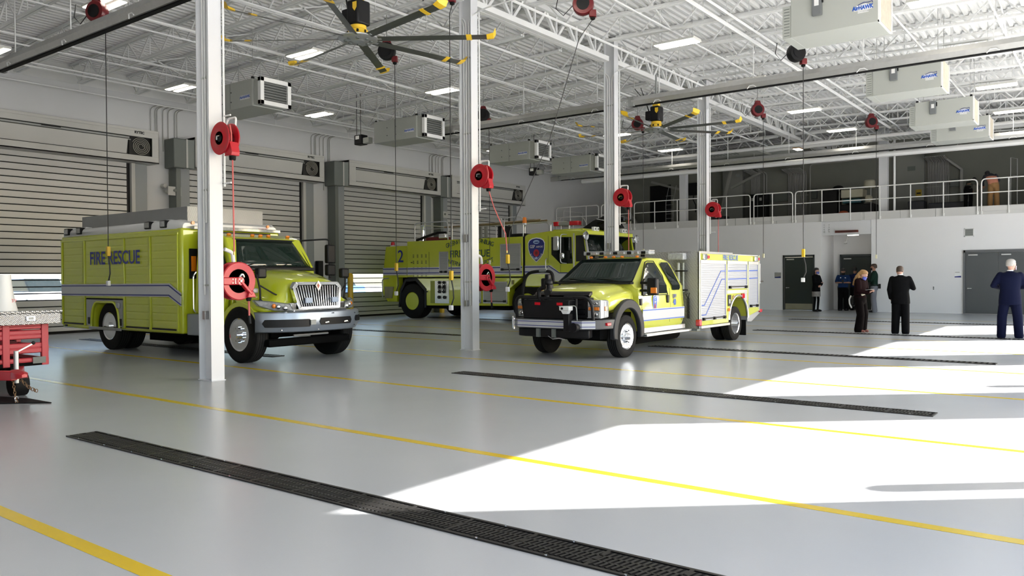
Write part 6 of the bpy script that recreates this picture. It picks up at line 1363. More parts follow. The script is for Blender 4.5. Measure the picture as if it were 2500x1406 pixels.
build(MB().box(-20.62, -20.56, AN-0.006, AN+0.02, 1.0, 1.04), 'marker', BLACK, A_); build(MB().box(-16.62, -16.54, AN-0.02, AN+0.0, 1.30, 1.44), 'side_reflector', mat('dull_reflector', (0.2, 0.18, 0.05), 0.4), A_)
build(MB().box(-17.9, -17.68, AN-0.03, AN, 1.36, 1.48), 'red_side_lamp', REDL, A_, bev=0.01)
# lettering
text('2', 0.66, NAVY, '-y', (-21.98, AN+0.015, 2.34), A_, bold=0.006, name='fleet_number')
text('FIRE RESCUE', 0.36, DGREEN, '-y', (-18.52, AN-0.004, 2.38), A_, bold=0.004, sx=0.93)
def arctext(s, x0, x1, zf, size):
    n = len(s)
    for i, ch in enumerate(s):
        if ch == ' ': continue
        u = (i+0.5)/n*2-1; x = (x0+x1)/2+u*(x1-x0)/2; z, sl = zf(u)
        text(ch, size, DGREEN, '-y', (x, AN-0.004, z), A_, bold=0.0015, sx=0.85, rot=sl, name='letter')
arctext('GREENVILLE SPARTANBURG', -19.62, -17.42, lambda u: (2.86-0.18*u*u, -0.36*u*0.9), 0.23)
arctext('INTERNATIONAL AIRPORT', -19.62, -17.42, lambda u: (1.98+0.18*u*u-0.0, 0.36*u*0.9), 0.23)
# cab
mb = MB().prism([(-16.08, 1.20), (-16.08, 2.93), (-15.95, 2.99), (-15.1, 3.06), (-13.9, 3.07), (-13.72, 3.00), (-13.55, 1.95), (-13.35, 1.75), (-13.35, 1.05), (-15.2, 1.05), (-15.45, 1.20)], 'y', AN, AF)
# chamfer the front corners
mb.warp(lambda x, y, z: (x, y, z))
build(mb, 'cab_body', LIME, A_, bev=0.05, seg=3)
build(MB().box(-15.1, -13.9, AN+0.25, AF-0.25, 3.03, 3.12), 'roof_hump', LIME, A_, bev=0.03)
build(MB().box(-16.17, -16.07, AN+0.03, AF-0.03, 1.5, 2.92), 'cab_joint', BLACK, A_)
W = [(-14.98, 2.86), (-14.18, 2.84), (-14.14, 1.97), (-14.62, 1.97), (-14.98, 2.28)]
build(MB().prism(W, 'y', AN-0.008, AN+0.02), 'side_window', GLASS, A_, bev=0.02)
build(MB().prism([(-14.02, 2.88), (-13.74, 2.88), (-13.60, 2.05), (-14.02, 2.03)], 'y', AN-0.008, AN+0.02), 'quarter_window', GLASS, A_, bev=0.01)
build(MB().box(-14.11, -14.07, AN-0.012, AN+0.01, 1.3, 2.95), 'pillar_trim', ALU, A_)
for x in (-15.10, -14.62): build(MB().box(x-0.004, x+0.004, AN-0.003, AN, 1.3 if x > -15 else 2.0, 2.9 if x < -15 else 1.95), 'door_seam', BLACK, A_)
build(MB().tube(fillet([(-15.16, AN-0.01, 1.70), (-15.16, AN-0.07, 1.75), (-15.16, AN-0.07, 2.10), (-15.16, AN-0.01, 2.15)], 0.04), 0.018, 8), 'grab_handle', ALU, A_)
mb = MB()
for (y0, y1) in ((AN+0.06, AY-0.05), (AY+0.05, AF-0.06)): mb.grid([[(-13.705+0.17*(2.92-z)/0.97+0.016, y, z) for z in (2.90, 2.4, 1.98)] for y in (y0, y1)])
build(mb, 'windscreen', GLASS, A_, solid=0.01)
for y in (AN+0.02, AY, AF-0.03): build(MB().bar((-13.68, y, 2.92), (-13.51, y, 1.96), 0.05, 0.05), 'windscreen_pillar', ALU if y == AN+0.02 else LIME if y != AY else BLACK, A_)
build(MB().box(-13.74, -13.60, AN+0.0, AF, 2.90, 3.04), 'brow', LIME, A_, bev=0.02)
build(MB().box(-13.72, -13.585, AN, AF, 2.885, 2.905), 'brow_seam', BLACK, A_)
for y in (AN+0.45, AN+0.62, AF-0.75, AF-0.58): build(MB().box(-13.66, -13.55, y-0.07, y+0.07, 3.03, 3.16), 'roof_floodlight', WHITE, A_, bev=0.012); build(MB().box(-13.552, -13.54, y-0.035, y+0.035, 3.06, 3.13), 'floodlight_lens', GREYD, A_)
build(MB().sphere((-13.75, AN+0.28, 3.02), 0.06, (1.5, 1, 0.6)), 'clearance_lamp', AMBER, A_)
for y, x in ((AN-0.12, -13.58), (AF+0.12, -13.55)):
    build(MB().lathe([(0.001, -0.02), (0.12, -0.02), (0.15, 0.03), (0.14, 0.04), (0.001, 0.05)], (x, y, 2.85), 'x', 22), 'round_mirror', CHROME, A_); build(MB().cyl((x-0.02, y, 2.85), (x-0.15, y+(0.15 if y < AY else -0.15), 2.95), 0.012, 6), 'mirror_stay', BLACK, A_)
# side mirror
build(MB().tube(fillet([(-14.35, AN-0.02, 2.92), (-14.42, AN-0.28, 2.92), (-14.42, AN-0.30, 2.0), (-14.35, AN-0.05, 1.98)], 0.1), 0.016, 8), 'mirror_arm', ALU, A_)
build(MB().box(-14.66, -14.46, AN-0.38, AN-0.26, 2.40, 2.86), 'side_mirror', CHROME, A_, bev=0.03); build(MB().box(-14.42, -14.28, AN-0.36, AN-0.26, 2.13, 2.32), 'wide_angle_mirror', CHROME, A_, bev=0.03)
# shield
crest(-15.58, 2.45, 0.64, 0.74, lambda u, v, d: (u, AN-d, v), A_, True)
text('GSP', 0.15, WHITE, '-y', (-15.74, AN-0.012, 2.56), A_, sx=0.8, bold=0.001); text('AIRPORT', 0.085, WHITE, '-y', (-15.44, AN-0.012, 2.55), A_, sx=0.85)
for i, ch in enumerate('FIRE&RESCUE'):
    a = radians(205+130*i/10); text(ch, 0.085, WHITE, '-y', (-15.58+0.24*cos(a), AN-0.012, 2.42+0.27*sin(a)), A_, rot=a+pi/2, name='letter')
# roof gear: turret, hoops, ladders, beacons
mb = MB().prism([(-15.6, 3.08), (-15.2, 3.14), (-14.5, 3.20), (-14.1, 3.42), (-13.7, 3.55), (-13.2, 3.58), (-12.9, 3.40), (-13.3, 3.30), (-13.2, 3.16), (-14.0, 3.12)], 'y', AY-0.35, AY+0.25); build(mb, 'turret_boom', BLACK, A_, bev=0.04)
mb = MB().cyl((-13.6, AY, 3.05), (-13.6, AY, 3.4), 0.22, 16); mb.tube([(-13.9, AY-0.3, 3.3), (-13.4, AY-0.38, 3.5), (-12.9, AY-0.35, 3.42)], 0.07, 10); mb.sphere((-13.3, AY-0.32, 3.5), 0.14); build(mb, 'turret_head', BLKG, A_)
build(MB().tube([(-13.9, AY-0.42, 3.46), (-13.6, AY-0.44, 3.4), (-13.3, AY-0.42, 3.5)], 0.02, 6), 'turret_pipe', CHROME, A_)
for (x0, x1) in ((-21.30, -19.62), (-19.42, -18.30), (-18.22, -17.10), (-17.02, -16.20)):
    for y in (AN+0.1, AF-0.1):
        build(MB().tube(fillet([(x0, y, 2.9), (x0, y, 3.60), (x1, y, 3.60), (x1, y, 2.9)], 0.16), 0.022, 8), 'roof_hoop', ALU, A_)
    build(MB().cyl((x0, AN+0.1, 3.35), (x1, AN+0.1, 3.35), 0.012, 6), 'hoop_rail', ALU, A_)
for x in (-21.3, -16.2): build(MB().cyl((x, AN+0.1, 3.55), (x, AF-0.1, 3.55), 0.02, 8), 'hoop_rail', ALU, A_)
LB = mat('dull_bronze_tube', (0.35, 0.27, 0.17), 0.4, metal=0.6)
t1 = MB()
for y in (AN+0.55, AN+0.95): t1.cyl((-20.2, y, 3.42), (-15.8, y, 3.50), 0.03, 8)
for i in range(14): t1.cyl((-20.0+i*0.3, AN+0.55, 3.425+i*0.006), (-20.0+i*0.3, AN+0.95, 3.425+i*0.006), 0.015, 6)
build(t1, 'roof_ladder', LB, A_)
for k, x in enumerate((-19.0, -18.8, -18.6, -18.35, -17.7)): build(MB().box(x-0.05, x+0.05, AN+0.7, AN+0.78, 2.92, 3.4), 'bottle_rack', GREYM, A_)
build(MB().box(-17.55, -17.2, AN+0.4, AN+0.8, 2.92, 3.35), 'roof_box', BLACK, A_, bev=0.03); build(MB().box(-16.9, -16.3, AN+0.3, AN+0.9, 2.92, 3.05), 'roof_hatch', BLACK, A_, bev=0.03)
build(MB().lathe([(0.10, 0), (0.10, 0.5), (0.12, 0.6)], (-21.1, AN+0.35, 2.92), 'z', 14), 'exhaust_stack', CHROME, A_)
build(MB().tube([(-21.3, AN+0.2, 2.96), (-20.8, AN+0.25, 3.1), (-20.3, AN+0.3, 3.22), (-19.9, AN+0.3, 3.2)], 0.05, 8), 'roof_hose', BLACK, A_)
build(MB().box(-20.9, -19.9, AN+0.25, AN+0.7, 2.92, 3.06), 'red_hose_tray', REDD, A_, bev=0.03); build(MB().box(-20.1, -19.75, AN+0.1, AN+0.3, 2.98, 3.16), 'chrome_lamp', CHROME, A_, bev=0.03)
build(MB().lathe([(0.10, 0), (0.10, 0.04), (0.075, 0.05), (0.065, 0.17), (0.001, 0.19)], (-22.58, AN+0.2, 2.76), 'z', 16), 'red_beacon', REDL, A_); build(MB().lathe([(0.11, 0), (0.10, 0.05)], (-22.58, AN+0.2, 2.755), 'z', 16), 'beacon_base', ALU, A_)
build(MB().lathe([(0.08, 0), (0.075, 0.16), (0.05, 0.2)], (-16.18, AN+0.15, 3.38), 'z', 14), 'amber_beacon', AMBER, A_); build(MB().lathe([(0.09, 0), (0.08, 0.06)], (-16.18, AN+0.15, 3.32), 'z', 14), 'beacon_base', ALU, A_)
build(MB().box(-15.85, -14.85, AY-0.08, AY+0.10, 3.33, 3.46), 'roof_light_bar', GREYM, A_, bev=0.02); build(MB().box(-15.87, -15.65, AY-0.10, AY+0.12, 3.32, 3.47), 'bar_red_lens', REDL, A_, bev=0.02); build(MB().box(-15.2, -14.83, AY-0.10, AY+0.12, 3.32, 3.47), 'bar_red_lens', REDL, A_, bev=0.02)
for x in (-15.6, -15.1): build(MB().cyl((x, AY, 3.0), (x, AY, 3.35), 0.02, 8), 'bar_leg', ALU, A_)
LRIM = mat('lime_wheel_paint', (0.48, 0.54, 0.03), 0.35, coat=0.3)
for cx in (ARX, AFX):
    for s, y in ((-1, AN+0.28), (1, AF-0.28)): wheel(A_, (cx, y, 0.66), 'y', s, 0.66, 0.52, 0.33, 'in', 0, LRIM, 10)
build(MB().box(-13.5, -13.2, AN+0.2, AF-0.2, 0.75, 1.2), 'front_bumper', BLACK, A_, bev=0.04)
# ================= red trailer at the left edge =================
R_ = root('red_utility_trailer', (-13.0, 4.3, 0), 'red slatted utility trailer with diamond-plate toolbox, cut by the left edge of the picture', 'trailer')
TR = mat('faded_red_paint', (0.42, 0.03, 0.045), 0.45, var=0.08, vscale=5)
tx = -12.2
for y in (5.06, 4.56, 3.9, 3.2): build(MB().box(tx-0.05, tx+0.01, y-0.04, y+0.05, 0.34, 0.97), 'fence_post', TR, R_, bev=0.006)
for z0, z1 in ((0.86, 0.93), (0.72, 0.84), (0.52, 0.66), (0.345, 0.45)):
    P = [(z0, 0), (z0+0.01, 0.012), (z0+(z1-z0)*0.4, 0.012), (z0+(z1-z0)*0.46, 0.004), (z0+(z1-z0)*0.54, 0.004), (z0+(z1-z0)*0.6, 0.012), (z1-0.01, 0.012), (z1, 0)]
    build(MB().grid([[(tx-0.02+d, y, z) for z, d in P] for y in (3.2, 5.08)]), 'fence_slat', TR, R_, smooth=False, solid=0.008)
for y in (3.2, 5.1):
    for z in (0.9, 0.76, 0.58, 0.40): build(MB().box(-15.2, tx, y-0.015, y+0.015, z-0.05, z+0.04), 'side_slat', TR, R_)
    for x in (-15.2, -14.2, -13.2): build(MB().box(x-0.03, x+0.03, y-0.03, y+0.03, 0.34, 0.97), 'side_post', TR, R_)
build(MB().box(-15.2, tx, 3.2, 5.1, 0.34, 0.39), 'deck', DARKU, R_)
build(MB().prism([(-12.55, 0.93), (-12.0, 0.93), (-12.0, 1.08), (-12.05, 1.105), (-12.55, 1.105)], 'y', 3.0, 5.20), 'diamond_toolbox', DPL, R_, bev=0.008)
build(MB().box(-12.62, -11.985, 2.98, 5.22, 1.085, 1.12), 'toolbox_lid', DPL, R_, bev=0.01)
build(MB().box(-11.998, -11.98, 4.74, 4.86, 0.98, 1.05), 'toolbox_latch', CHROME, R_, bev=0.006); build(MB().box(-11.98, -11.975, 4.765, 4.835, 0.995, 1.035), 'latch_recess', GREYM, R_)
build(MB().box(tx+0.01, tx+0.014, 4.9, 5.07, 0.37, 0.46), 'maker_plate', GREYD, R_)
build(MB().bar((tx, 4.0, 0.30), (-11.2, 4.28, 0.33), 0.09, 0.12), 'tongue', RED, R_, bev=0.01)
build(MB().bar((tx, 4.75, 0.30), (-11.25, 4.34, 0.33), 0.08, 0.10), 'tongue', RED, R_, bev=0.01)
build(MB().loft([[(x, 4.31+dy*w, 0.34+dz*w) for dy, dz in ((-1, -0.6), (1, -0.6), (1, 0.5), (0, 0.9), (-1, 0.5))] for x, w in ((-11.35, 0.06), (-11.15, 0.08), (-11.02, 0.06), (-10.97, 0.03))]), 'coupler', RED, R_)
build(MB().cyl((-11.5, 4.42, 0.2), (-11.5, 4.42, 0.62), 0.03, 10), 'jack_post', GALV, R_); build(MB().bar((-11.5, 4.42, 0.6), (-11.5, 4.62, 0.70), 0.018), 'jack_handle', GALV, R_); build(MB().sphere((-11.5, 4.63, 0.71), 0.025), 'handle_grip', BLACK, R_)
build(MB().box(-11.6, -11.4, 3.95, 4.15, 0.0, 0.62), 'jack_leg', mat('jack_leg_blue_grey', (0.30, 0.34, 0.38), 0.4, metal=0.5), R_, bev=0.01)
for (p, q) in (((-11.3, 4.30, 0.28), (-10.98, 4.22, 0.02)), ((-11.25, 4.36, 0.28), (-11.12, 4.52, 0.12))):
    p = Vector(p); q = Vector(q); mb = MB()
    for i in range(9):
        c = p.lerp(q, (i+0.5)/9)+Vector((0, 0, -0.03*sin(pi*i/9))); mb.tube([c+Vector((0.014*cos(a)*(i % 2)+0.0, 0.014*cos(a)*(1-i % 2), 0.022*sin(a))) for a in [2*pi*k/8 for k in range(8)]], 0.005, 5, closed=True)
    build(mb, 'safety_chain', mat('rusty_chain', (0.22, 0.13, 0.07), 0.5, metal=0.6), R_)
build(MB().tube([Vector((-10.98, 4.22, 0.06))+Vector((0.0, 0.02*cos(a), 0.03*sin(a))) for a in [2*pi*k/8 for k in range(7)]], 0.007, 5), 'chain_hook', CHROME, R_)
for y, s in ((3.10, -1), (5.20, 1)):
    wheel(R_, (-13.9, y-0.0+s*0.03, 0.33), 'y', s, 0.33, 0.2, 0.19, 'out', 5, GREYL, 5); build(MB().box(-14.35, -13.45, y-0.1, y+0.13, 0.68, 0.71), 'fender', TR, R_, bev=0.01)
build(MB().cyl((-11.75, 4.45, 0.16), (-11.75, 4.62, 0.16), 0.16, 16), 'spare_wheel', RUBBER, R_)
jug = tag(build(MB().lathe([(0.17, 0), (0.15, 0.08), (0.11, 0.30), (0.09, 0.5)], (-12.3, 4.58, 1.12), 'z', 20), 'white_container', WHITE), 'white container standing on the trailer toolbox at the left edge', 'container')
text('39', 0.07, RED, '+x', (-12.17, 4.66, 1.26), jug, name='number_mark')
# ================= vehicles parked outside, glimpsed through the shutter slats =================
def car(x, y, m, lab, L=4.8, rot=0):
    t = root('parked_car', (x, y, -0.03), lab, 'car'); H = L/2
    mb = MB().loft([[(x+s*H, y+dy, z-0.03) for dy, z in ((-0.85, 0.4), (0.85, 0.4), (0.85, 0.7), (-0.85, 0.7))] if abs(s) == 1 else [(x+s*H, y+dy, z-0.03) for dy, z in ((-0.95, 0.3), (0.95, 0.3), (0.92, 1.0), (-0.92, 1.0))] for s in (-1, -0.9, 0.9, 1)])
    build(mb, 'body', m, t, bev=0.05); build(MB().prism([(x-H*0.75, 0.95), (x-H*0.5, 1.6), (x+H*0.35, 1.6), (x+H*0.6, 0.95)], 'y', y-0.8, y+0.8), 'cabin', GLASS, t, bev=0.06)
    build(MB().prism([(x-H*0.48, 1.56), (x-H*0.45, 1.62), (x+H*0.3, 1.62), (x+H*0.33, 1.56)], 'y', y-0.78, y+0.78), 'roof', m, t, bev=0.02)
    for dx in (-H*0.62, H*0.62):
        for s in (-1, 1): wheel(t, (x+dx, y+s*0.86, 0.30), 'y', s, 0.33, 0.2, 0.2, 'out', 0, GREYL, 0)
car(-44, 22.0, mat('outdoor_red', (0.55, 0.03, 0.03), 0.3, coat=0.5), 'red vehicle outdoors behind the nearest shutter')
car(-42, 17.0, mat('outdoor_white', (0.75, 0.75, 0.75), 0.3), 'white vehicle outdoors behind the nearest shutter')
car(-47, 40.0, mat('outdoor_blue', (0.03, 0.12, 0.4), 0.3, coat=0.5), 'blue vehicle outdoors behind the third shutter')
# ================= people =================
SKIN = mat('skin', (0.34, 0.17, 0.11), 0.5, var=0.04); SKIN2 = mat('skin_fair', (0.50, 0.28, 0.21), 0.5, var=0.04)
SUITB = mat('black_suit_cloth', (0.0035, 0.0035, 0.004), 0.85, spec=0.08); SUITN = mat('navy_suit_cloth', (0.0035, 0.005, 0.019), 0.85, spec=0.08)
def limb(mb, pts, rad, n=12):
    pts = [Vector(p) for p in pts]; P = []; R_ = []
    for i in range(len(pts)-1):
        for k in range(4): f = k/4; P.append(pts[i].lerp(pts[i+1], f)); R_.append(rad[i]+(rad[i+1]-rad[i])*f)
    P.append(pts[-1]); R_.append(rad[-1])
    mb.tube(P, R_, n)
    for p, r in zip(pts, rad): mb.sphere(p, r*0.99, n=12, m=8)
    return mb
def rings(mb, rs, n=18):
    """rs: (cx, cy, z, rx, ry)"""
    return mb.loft([[(r[0]+r[3]*cos(2*pi*k/n), r[1]+r[4]*sin(2*pi*k/n), r[2]) for k in range(n)] for r in rs])
def fused(mb, name, m, t, M, vox=0.012, sm=4):
    mb.xf(M); o = build(mb, name, m, None, fix=True)
    off = t.location; o.data.transform(Matrix.Translation(-off)); o.parent = t
    r = o.modifiers.new('fuse', 'REMESH'); r.mode = 'VOXEL'; r.voxel_size = vox; r.use_smooth_shade = True
    s = o.modifiers.new('smooth', 'SMOOTH'); s.iterations = sm; s.factor = 0.5
    return o
def hand(mb, w, d, side, curl=0.6, up=(0, 0, 1)):
    """w wrist, d pointing direction of the hand, fingers curl towards -up"""
    w = Vector(w); d = Vector(d).normalized(); u = Vector(up); a = d.cross(u).normalized(); u = a.cross(d).normalized()
    c = w+d*0.045
    mb.loft([[w+a*(i*0.024)+u*(j*0.014) for i, j in ((-1, -1), (1, -1), (1, 1), (-1, 1))], [c+a*(i*0.036)+u*(j*0.014) for i, j in ((-1, -1), (1, -1), (1, 1), (-1, 1))], [w+d*0.09+a*(i*0.036)+u*(j*0.011) for i, j in ((-1, -1), (1, -1), (1, 1), (-1, 1))]])
    for k, L in enumerate((0.068, 0.078, 0.074, 0.058)):
        b = w+d*0.088+a*((k-1.5)*0.0195); P = [b]; dd = d.copy(); q = b.copy()
        for s, f in enumerate((0.45, 0.32, 0.23)):
            an = curl*(0.5+0.5*s); dd = (dd*cos(an)-u*sin(an)).normalized(); q = q+dd*L*f; P.append(q.copy())
        mb.tube(P, [0.0098, 0.0092, 0.0085, 0.0075], 7)
    b = w+d*0.03+a*(side*0.034); q = b+(d*0.6+a*side*0.7-u*0.25).normalized()*0.036; mb.tube([b, q, q+(d*0.85-u*0.35).normalized()*0.03], [0.013, 0.0105, 0.009], 7)
def person(loc, head_dir, H, lab, J, look, top, trou, skin=SKIN, group=None):
    """local frame: x right of the person, y forward, z up (height 1.75 before scaling)"""
    t = root('person', (loc[0], loc[1], loc[2]), lab, 'person', group)
    ang = atan2(head_dir[1], head_dir[0])-pi/2
    M = Matrix.Translation(loc) @ Matrix.Rotation(ang, 4, 'Z') @ Matrix.Scale(H/1.75, 4)
    D = dict(lh=(-0.095, 0, 0.90), rh=(0.095, 0, 0.90), lk=(-0.11, 0.02, 0.48), rk=(0.11, 0.02, 0.48), la=(-0.12, -0.02, 0.08), ra=(0.12, -0.02, 0.08),
             ls=(-0.170, 0, 1.405), rs=(0.170, 0, 1.405), le=(-0.235, -0.03, 1.12), re=(0.235, -0.03, 1.12), lw=(-0.22, 0.08, 0.88), rw=(0.22, 0.08, 0.88), hd=(0, 0.02, 1.63), wa=(0, 0, 1.08), ch=(0, 0, 1.32), lhd=None, rhd=None)
    D.update(J); D = {k: (Vector(v) if v is not None else None) for k, v in D.items()}
    kw = top.get('w', 1.0)
    for q in ('ls', 'rs'): D[q] = Vector((D[q].x*(1+(kw-1)*0.6), D[q].y, D[q].z))
    nk = (D['ls']+D['rs'])/2+Vector((0, 0.0, 0.025)); hd = D['hd']
    yaw, tilt = look; HM = Matrix.Translation(hd) @ Matrix.Rotation(yaw, 4, 'Z') @ Matrix.Rotation(-tilt, 4, 'X')
    # body: head, neck, hands, forearms, torso core in one continuous surface
    b = MB(); i0 = len(b.v)
    b.lathe([(0.001, -0.115), (0.045, -0.112), (0.062, -0.085), (0.070, -0.05), (0.076, 0.0), (0.079, 0.04), (0.070, 0.085), (0.045, 0.112), (0.001, 0.122)], (0, 0, 0), 'z', 18)
    b.warp(lambda x, y, z: (x, y*1.22-(0.012 if z > 0 else -0.012*(z/-0.1)), z), i0)
    b.tube([(0, 0.088, 0.02), (0, 0.102, -0.02), (0, 0.108, -0.032)], [0.010, 0.014, 0.015], 8); b.sphere((0, 0.078, -0.09), 0.025); b.sphere((0, 0.086, -0.058), 0.02, (1.3, 0.6, 0.45))
    for s in (-1, 1): b.sphere((s*0.078, -0.005, -0.005), 0.026, (0.4, 0.8, 1.2)); b.sphere((s*0.03, 0.083, 0.028), 0.016, (1.2, 0.5, 0.5))
    b.xf(HM, i0)
    b.tube([nk-Vector((0, 0, 0.06)), nk+Vector((0, 0, 0.02)), HM @ Vector((0, -0.012, -0.07))], [0.062, 0.054, 0.052], 12)
    rings(b, [(0, 0, 0.86, 0.13, 0.09), (D['wa'].x, D['wa'].y, 1.08, 0.12, 0.085), (D['ch'].x, D['ch'].y, D['ch'].z, 0.14, 0.095), (nk.x, nk.y, nk.z-0.03, 0.13, 0.07), (nk.x, nk.y, nk.z+0.03, 0.06, 0.05)])
    for s, q in ((-1, 'l'), (1, 'r')):
        limb(b, [D[q+'s'], D[q+'e'], D[q+'w']], [0.045, 0.036, 0.025]); dr = D[q+'hd'] or (D[q+'w']-D[q+'e'])
        hand(b, D[q+'w'], dr, -s, 0.55, up=(0, 0.2, 1) if abs(Vector(dr).normalized().z) < 0.8 else (s, 0, 0))
        limb(b, [D[q+'h'], D[q+'k'], D[q+'a']], [0.07, 0.045, 0.035])
    fused(b, 'body', skin, t, M, 0.009, 3)
    # face details
    fd = MB(); i0 = 0
    for s in (-1, 1): fd.sphere((s*0.03, 0.092, 0.018), 0.009, (1.2, 0.6, 0.8))
    fd.xf(HM); fd.xf(M); o = build(fd, 'eyes', BLACK, t)
    # trousers
    if trou is not None:
        m = MB(); hips = (D['lh']+D['rh'])/2; k = trou.get('w', 1.0)
        rings(m, [(hips.x, hips.y, 0.78, 0.13*k, 0.10*k), (hips.x, hips.y-0.01, 0.88, 0.175*k, 0.135*k), (hips.x, hips.y-0.01, 0.97, 0.168*k, 0.125*k), (D['wa'].x*0.6, D['wa'].y*0.6, 1.05, 0.155*k, 0.11*k)])
        for q in 'lr': limb(m, [D[q+'h']-Vector((0, 0, 0.03)), D[q+'k'], D[q+'a']+Vector((0, 0, trou.get('cuff', -0.03)))], [0.100*k, trou.get('knee', 0.080)*k, trou.get('hem', 0.072)*k])
        fused(m, trou.get('name', 'trousers'), trou['m'], t, M, 0.014, 5)
    # top
    m = MB(); k = top.get('w', 1.0); wa, ch = D['wa'], D['ch']; hem = top.get('hem', 0.80); hx = D['lh'].lerp(D['rh'], 0.5)
    rings(m, [(hx.x, hx.y, hem, 0.190*k, 0.15*k), (hx.x, hx.y, 0.93, 0.180*k, 0.138*k), (wa.x, wa.y, 1.08, 0.165*k, 0.122*k), (ch.x, ch.y, ch.z-0.05, 0.190*k, 0.132*k), (ch.x, ch.y-0.005, ch.z+0.05, 0.195*k, 0.125*k), (nk.x, nk.y-0.005, nk.z+0.0, 0.185*k, 0.100*k), (nk.x, nk.y-0.01, nk.z+0.022, 0.14*k, 0.085*k), (nk.x, nk.y-0.01, nk.z+0.05, 0.075, 0.068), (nk.x, nk.y-0.008, nk.z+0.075, 0.060, 0.060)])
    for q in 'lr':
        e, w_ = D[q+'e'], D[q+'w']
        if top.get('short'): limb(m, [D[q+'s'], D[q+'s'].lerp(e, 0.8)], [0.068, 0.066])
        else: limb(m, [D[q+'s'], D[q+'s'].lerp(e, 0.5), e, e.lerp(w_, 0.95)], [0.068*top.get('sl', 1.0), 0.066*top.get('sl', 1.0), 0.054*top.get('sl', 1.0), 0.044*top.get('sl', 1.0)])
    fused(m, top.get('name', 'jacket'), top['m'], t, M, 0.013, 14)
    # shoes
    for q in 'lr':
        a = D[q+'a']; z = a.z-0.08; c = MB(); fx_ = top.get('toe', 0.0)
        limb(c, [(a.x, a.y-0.03, z+0.045), (a.x+fx_*0.5, a.y+0.08, z+0.040), (a.x+fx_, a.y+0.155, z+0.03)], [0.045, 0.045, 0.034], 10)
        c.warp(lambda x, y, zz: (x, y, max(z, zz))); fused(c, 'shoe', top.get('shoe', BLACK), t, M, 0.010, 2)
    return t, M, HM, D
def hair(t, M, HM, m, back=0.0, long=None, name='hair'):
    h = MB(); prof = [(0.001, 0.136), (0.05, 0.126), (0.078, 0.098), (0.088, 0.05), (0.086, 0.01), (0.080, -0.035)]
    h.lathe(prof[::-1], (0, -0.010, 0), 'z', 20); h.warp(lambda x, y, z: (x, y*1.22-0.006-max(0, 0.05-z)*0.32*(1 if y > 0 else 0.15), z+ (0.035 if y > 0.03 and z < 0.04 else 0)))
    if long: 
        for (dx, dy, dz, r) in long: h.sphere((dx, dy, dz), r, (1.1, 0.75, 1.3))
    h.xf(HM); return fused(h, name, m, t, M, 0.010, 3)
def mask(t, M, HM, m):
    k = MB(); P = []
    for i in range(7):
        a = -1.15+2.3*i/6; P.append([(0.083*sin(a)*0.98, 0.100*cos(a)+0.012*cos(a)**2, z*(1-0.15*abs(a))+(-0.06)) for z in (0.045, 0.01, -0.03, -0.055)])
    k.grid(P); k.xf(HM); k.xf(M); build(k, 'face_mask', m, t, solid=0.004)
MASKB = mat('mask_blue_white', (0.10, 0.12, 0.45), 0.6, var=0.5, vscale=40); HAIRB = mat('dark_brown_hair', (0.05, 0.028, 0.016), 0.6); HAIRK = mat('black_hair', (0.012, 0.010, 0.010), 0.5)
HAIRG = mat('grey_hair', (0.32, 0.30, 0.28), 0.6, var=0.3, vscale=30); HAIRBL = mat('blond_hair', (0.36, 0.20, 0.08), 0.5, var=0.25, vscale=25); SHIRTW = mat('white_shirt', (0.7, 0.7, 0.72), 0.6)
def collar(t, M, D, m=SHIRTW):
    nk = (D['ls']+D['rs'])/2; c = MB().lathe([(0.064, 0.065), (0.060, 0.115), (0.057, 0.115), (0.060, 0.065)], (nk.x, nk.y-0.002, nk.z), 'z', 16); c.xf(M); build(c, 'shirt_collar', m, t)
# 1 man in the black suit, back to us, head bowed
t, M, HM, D = person((-4.60, 22.95, 0), (-0.1, 1), 1.80, 'man in a black suit seen from behind, head bowed, right elbow raised', dict(hd=(-0.02, 0.05, 1.595), re=(0.30, 0.0, 1.16), rw=(0.16, 0.22, 1.22), le=(-0.26, -0.02, 1.12), lw=(-0.24, 0.07, 0.90), lhd=(0.3, 0.4, -0.8), rhd=(-0.8, 0.5, 0.1)), (0.12, 0.30), dict(m=SUITB, hem=0.76, w=1.20, name='suit_jacket', sl=1.12), dict(m=SUITB, w=1.16, hem=0.082, knee=0.088), SKIN2)
hair(t, M, HM, HAIRB); collar(t, M, D)
# 2 man in the navy suit at the right edge
t, M, HM, D = person((-2.13, 22.80, 0), (-0.25, 1), 1.90, 'grey-haired man in a dark navy suit at the right edge, head turned', dict(hd=(0.03, 0.03, 1.635), le=(-0.33, 0.0, 1.17), lw=(-0.16, 0.22, 1.12), re=(0.30, 0.02, 1.15), rw=(0.15, 0.24, 1.12), la=(-0.17, -0.02, 0.08), ra=(0.17, -0.02, 0.08), lk=(-0.15, 0.02, 0.48), rk=(0.15, 0.02, 0.48)), (-1.0, 0.05), dict(m=SUITN, hem=0.74, w=1.20, name='suit_jacket', sl=1.12), dict(m=SUITN, w=1.14, hem=0.082, knee=0.088), SKIN2)
hair(t, M, HM, HAIRG); collar(t, M, D); mask(t, M, HM, mat('mask_pale_red', (0.45, 0.35, 0.42), 0.6))
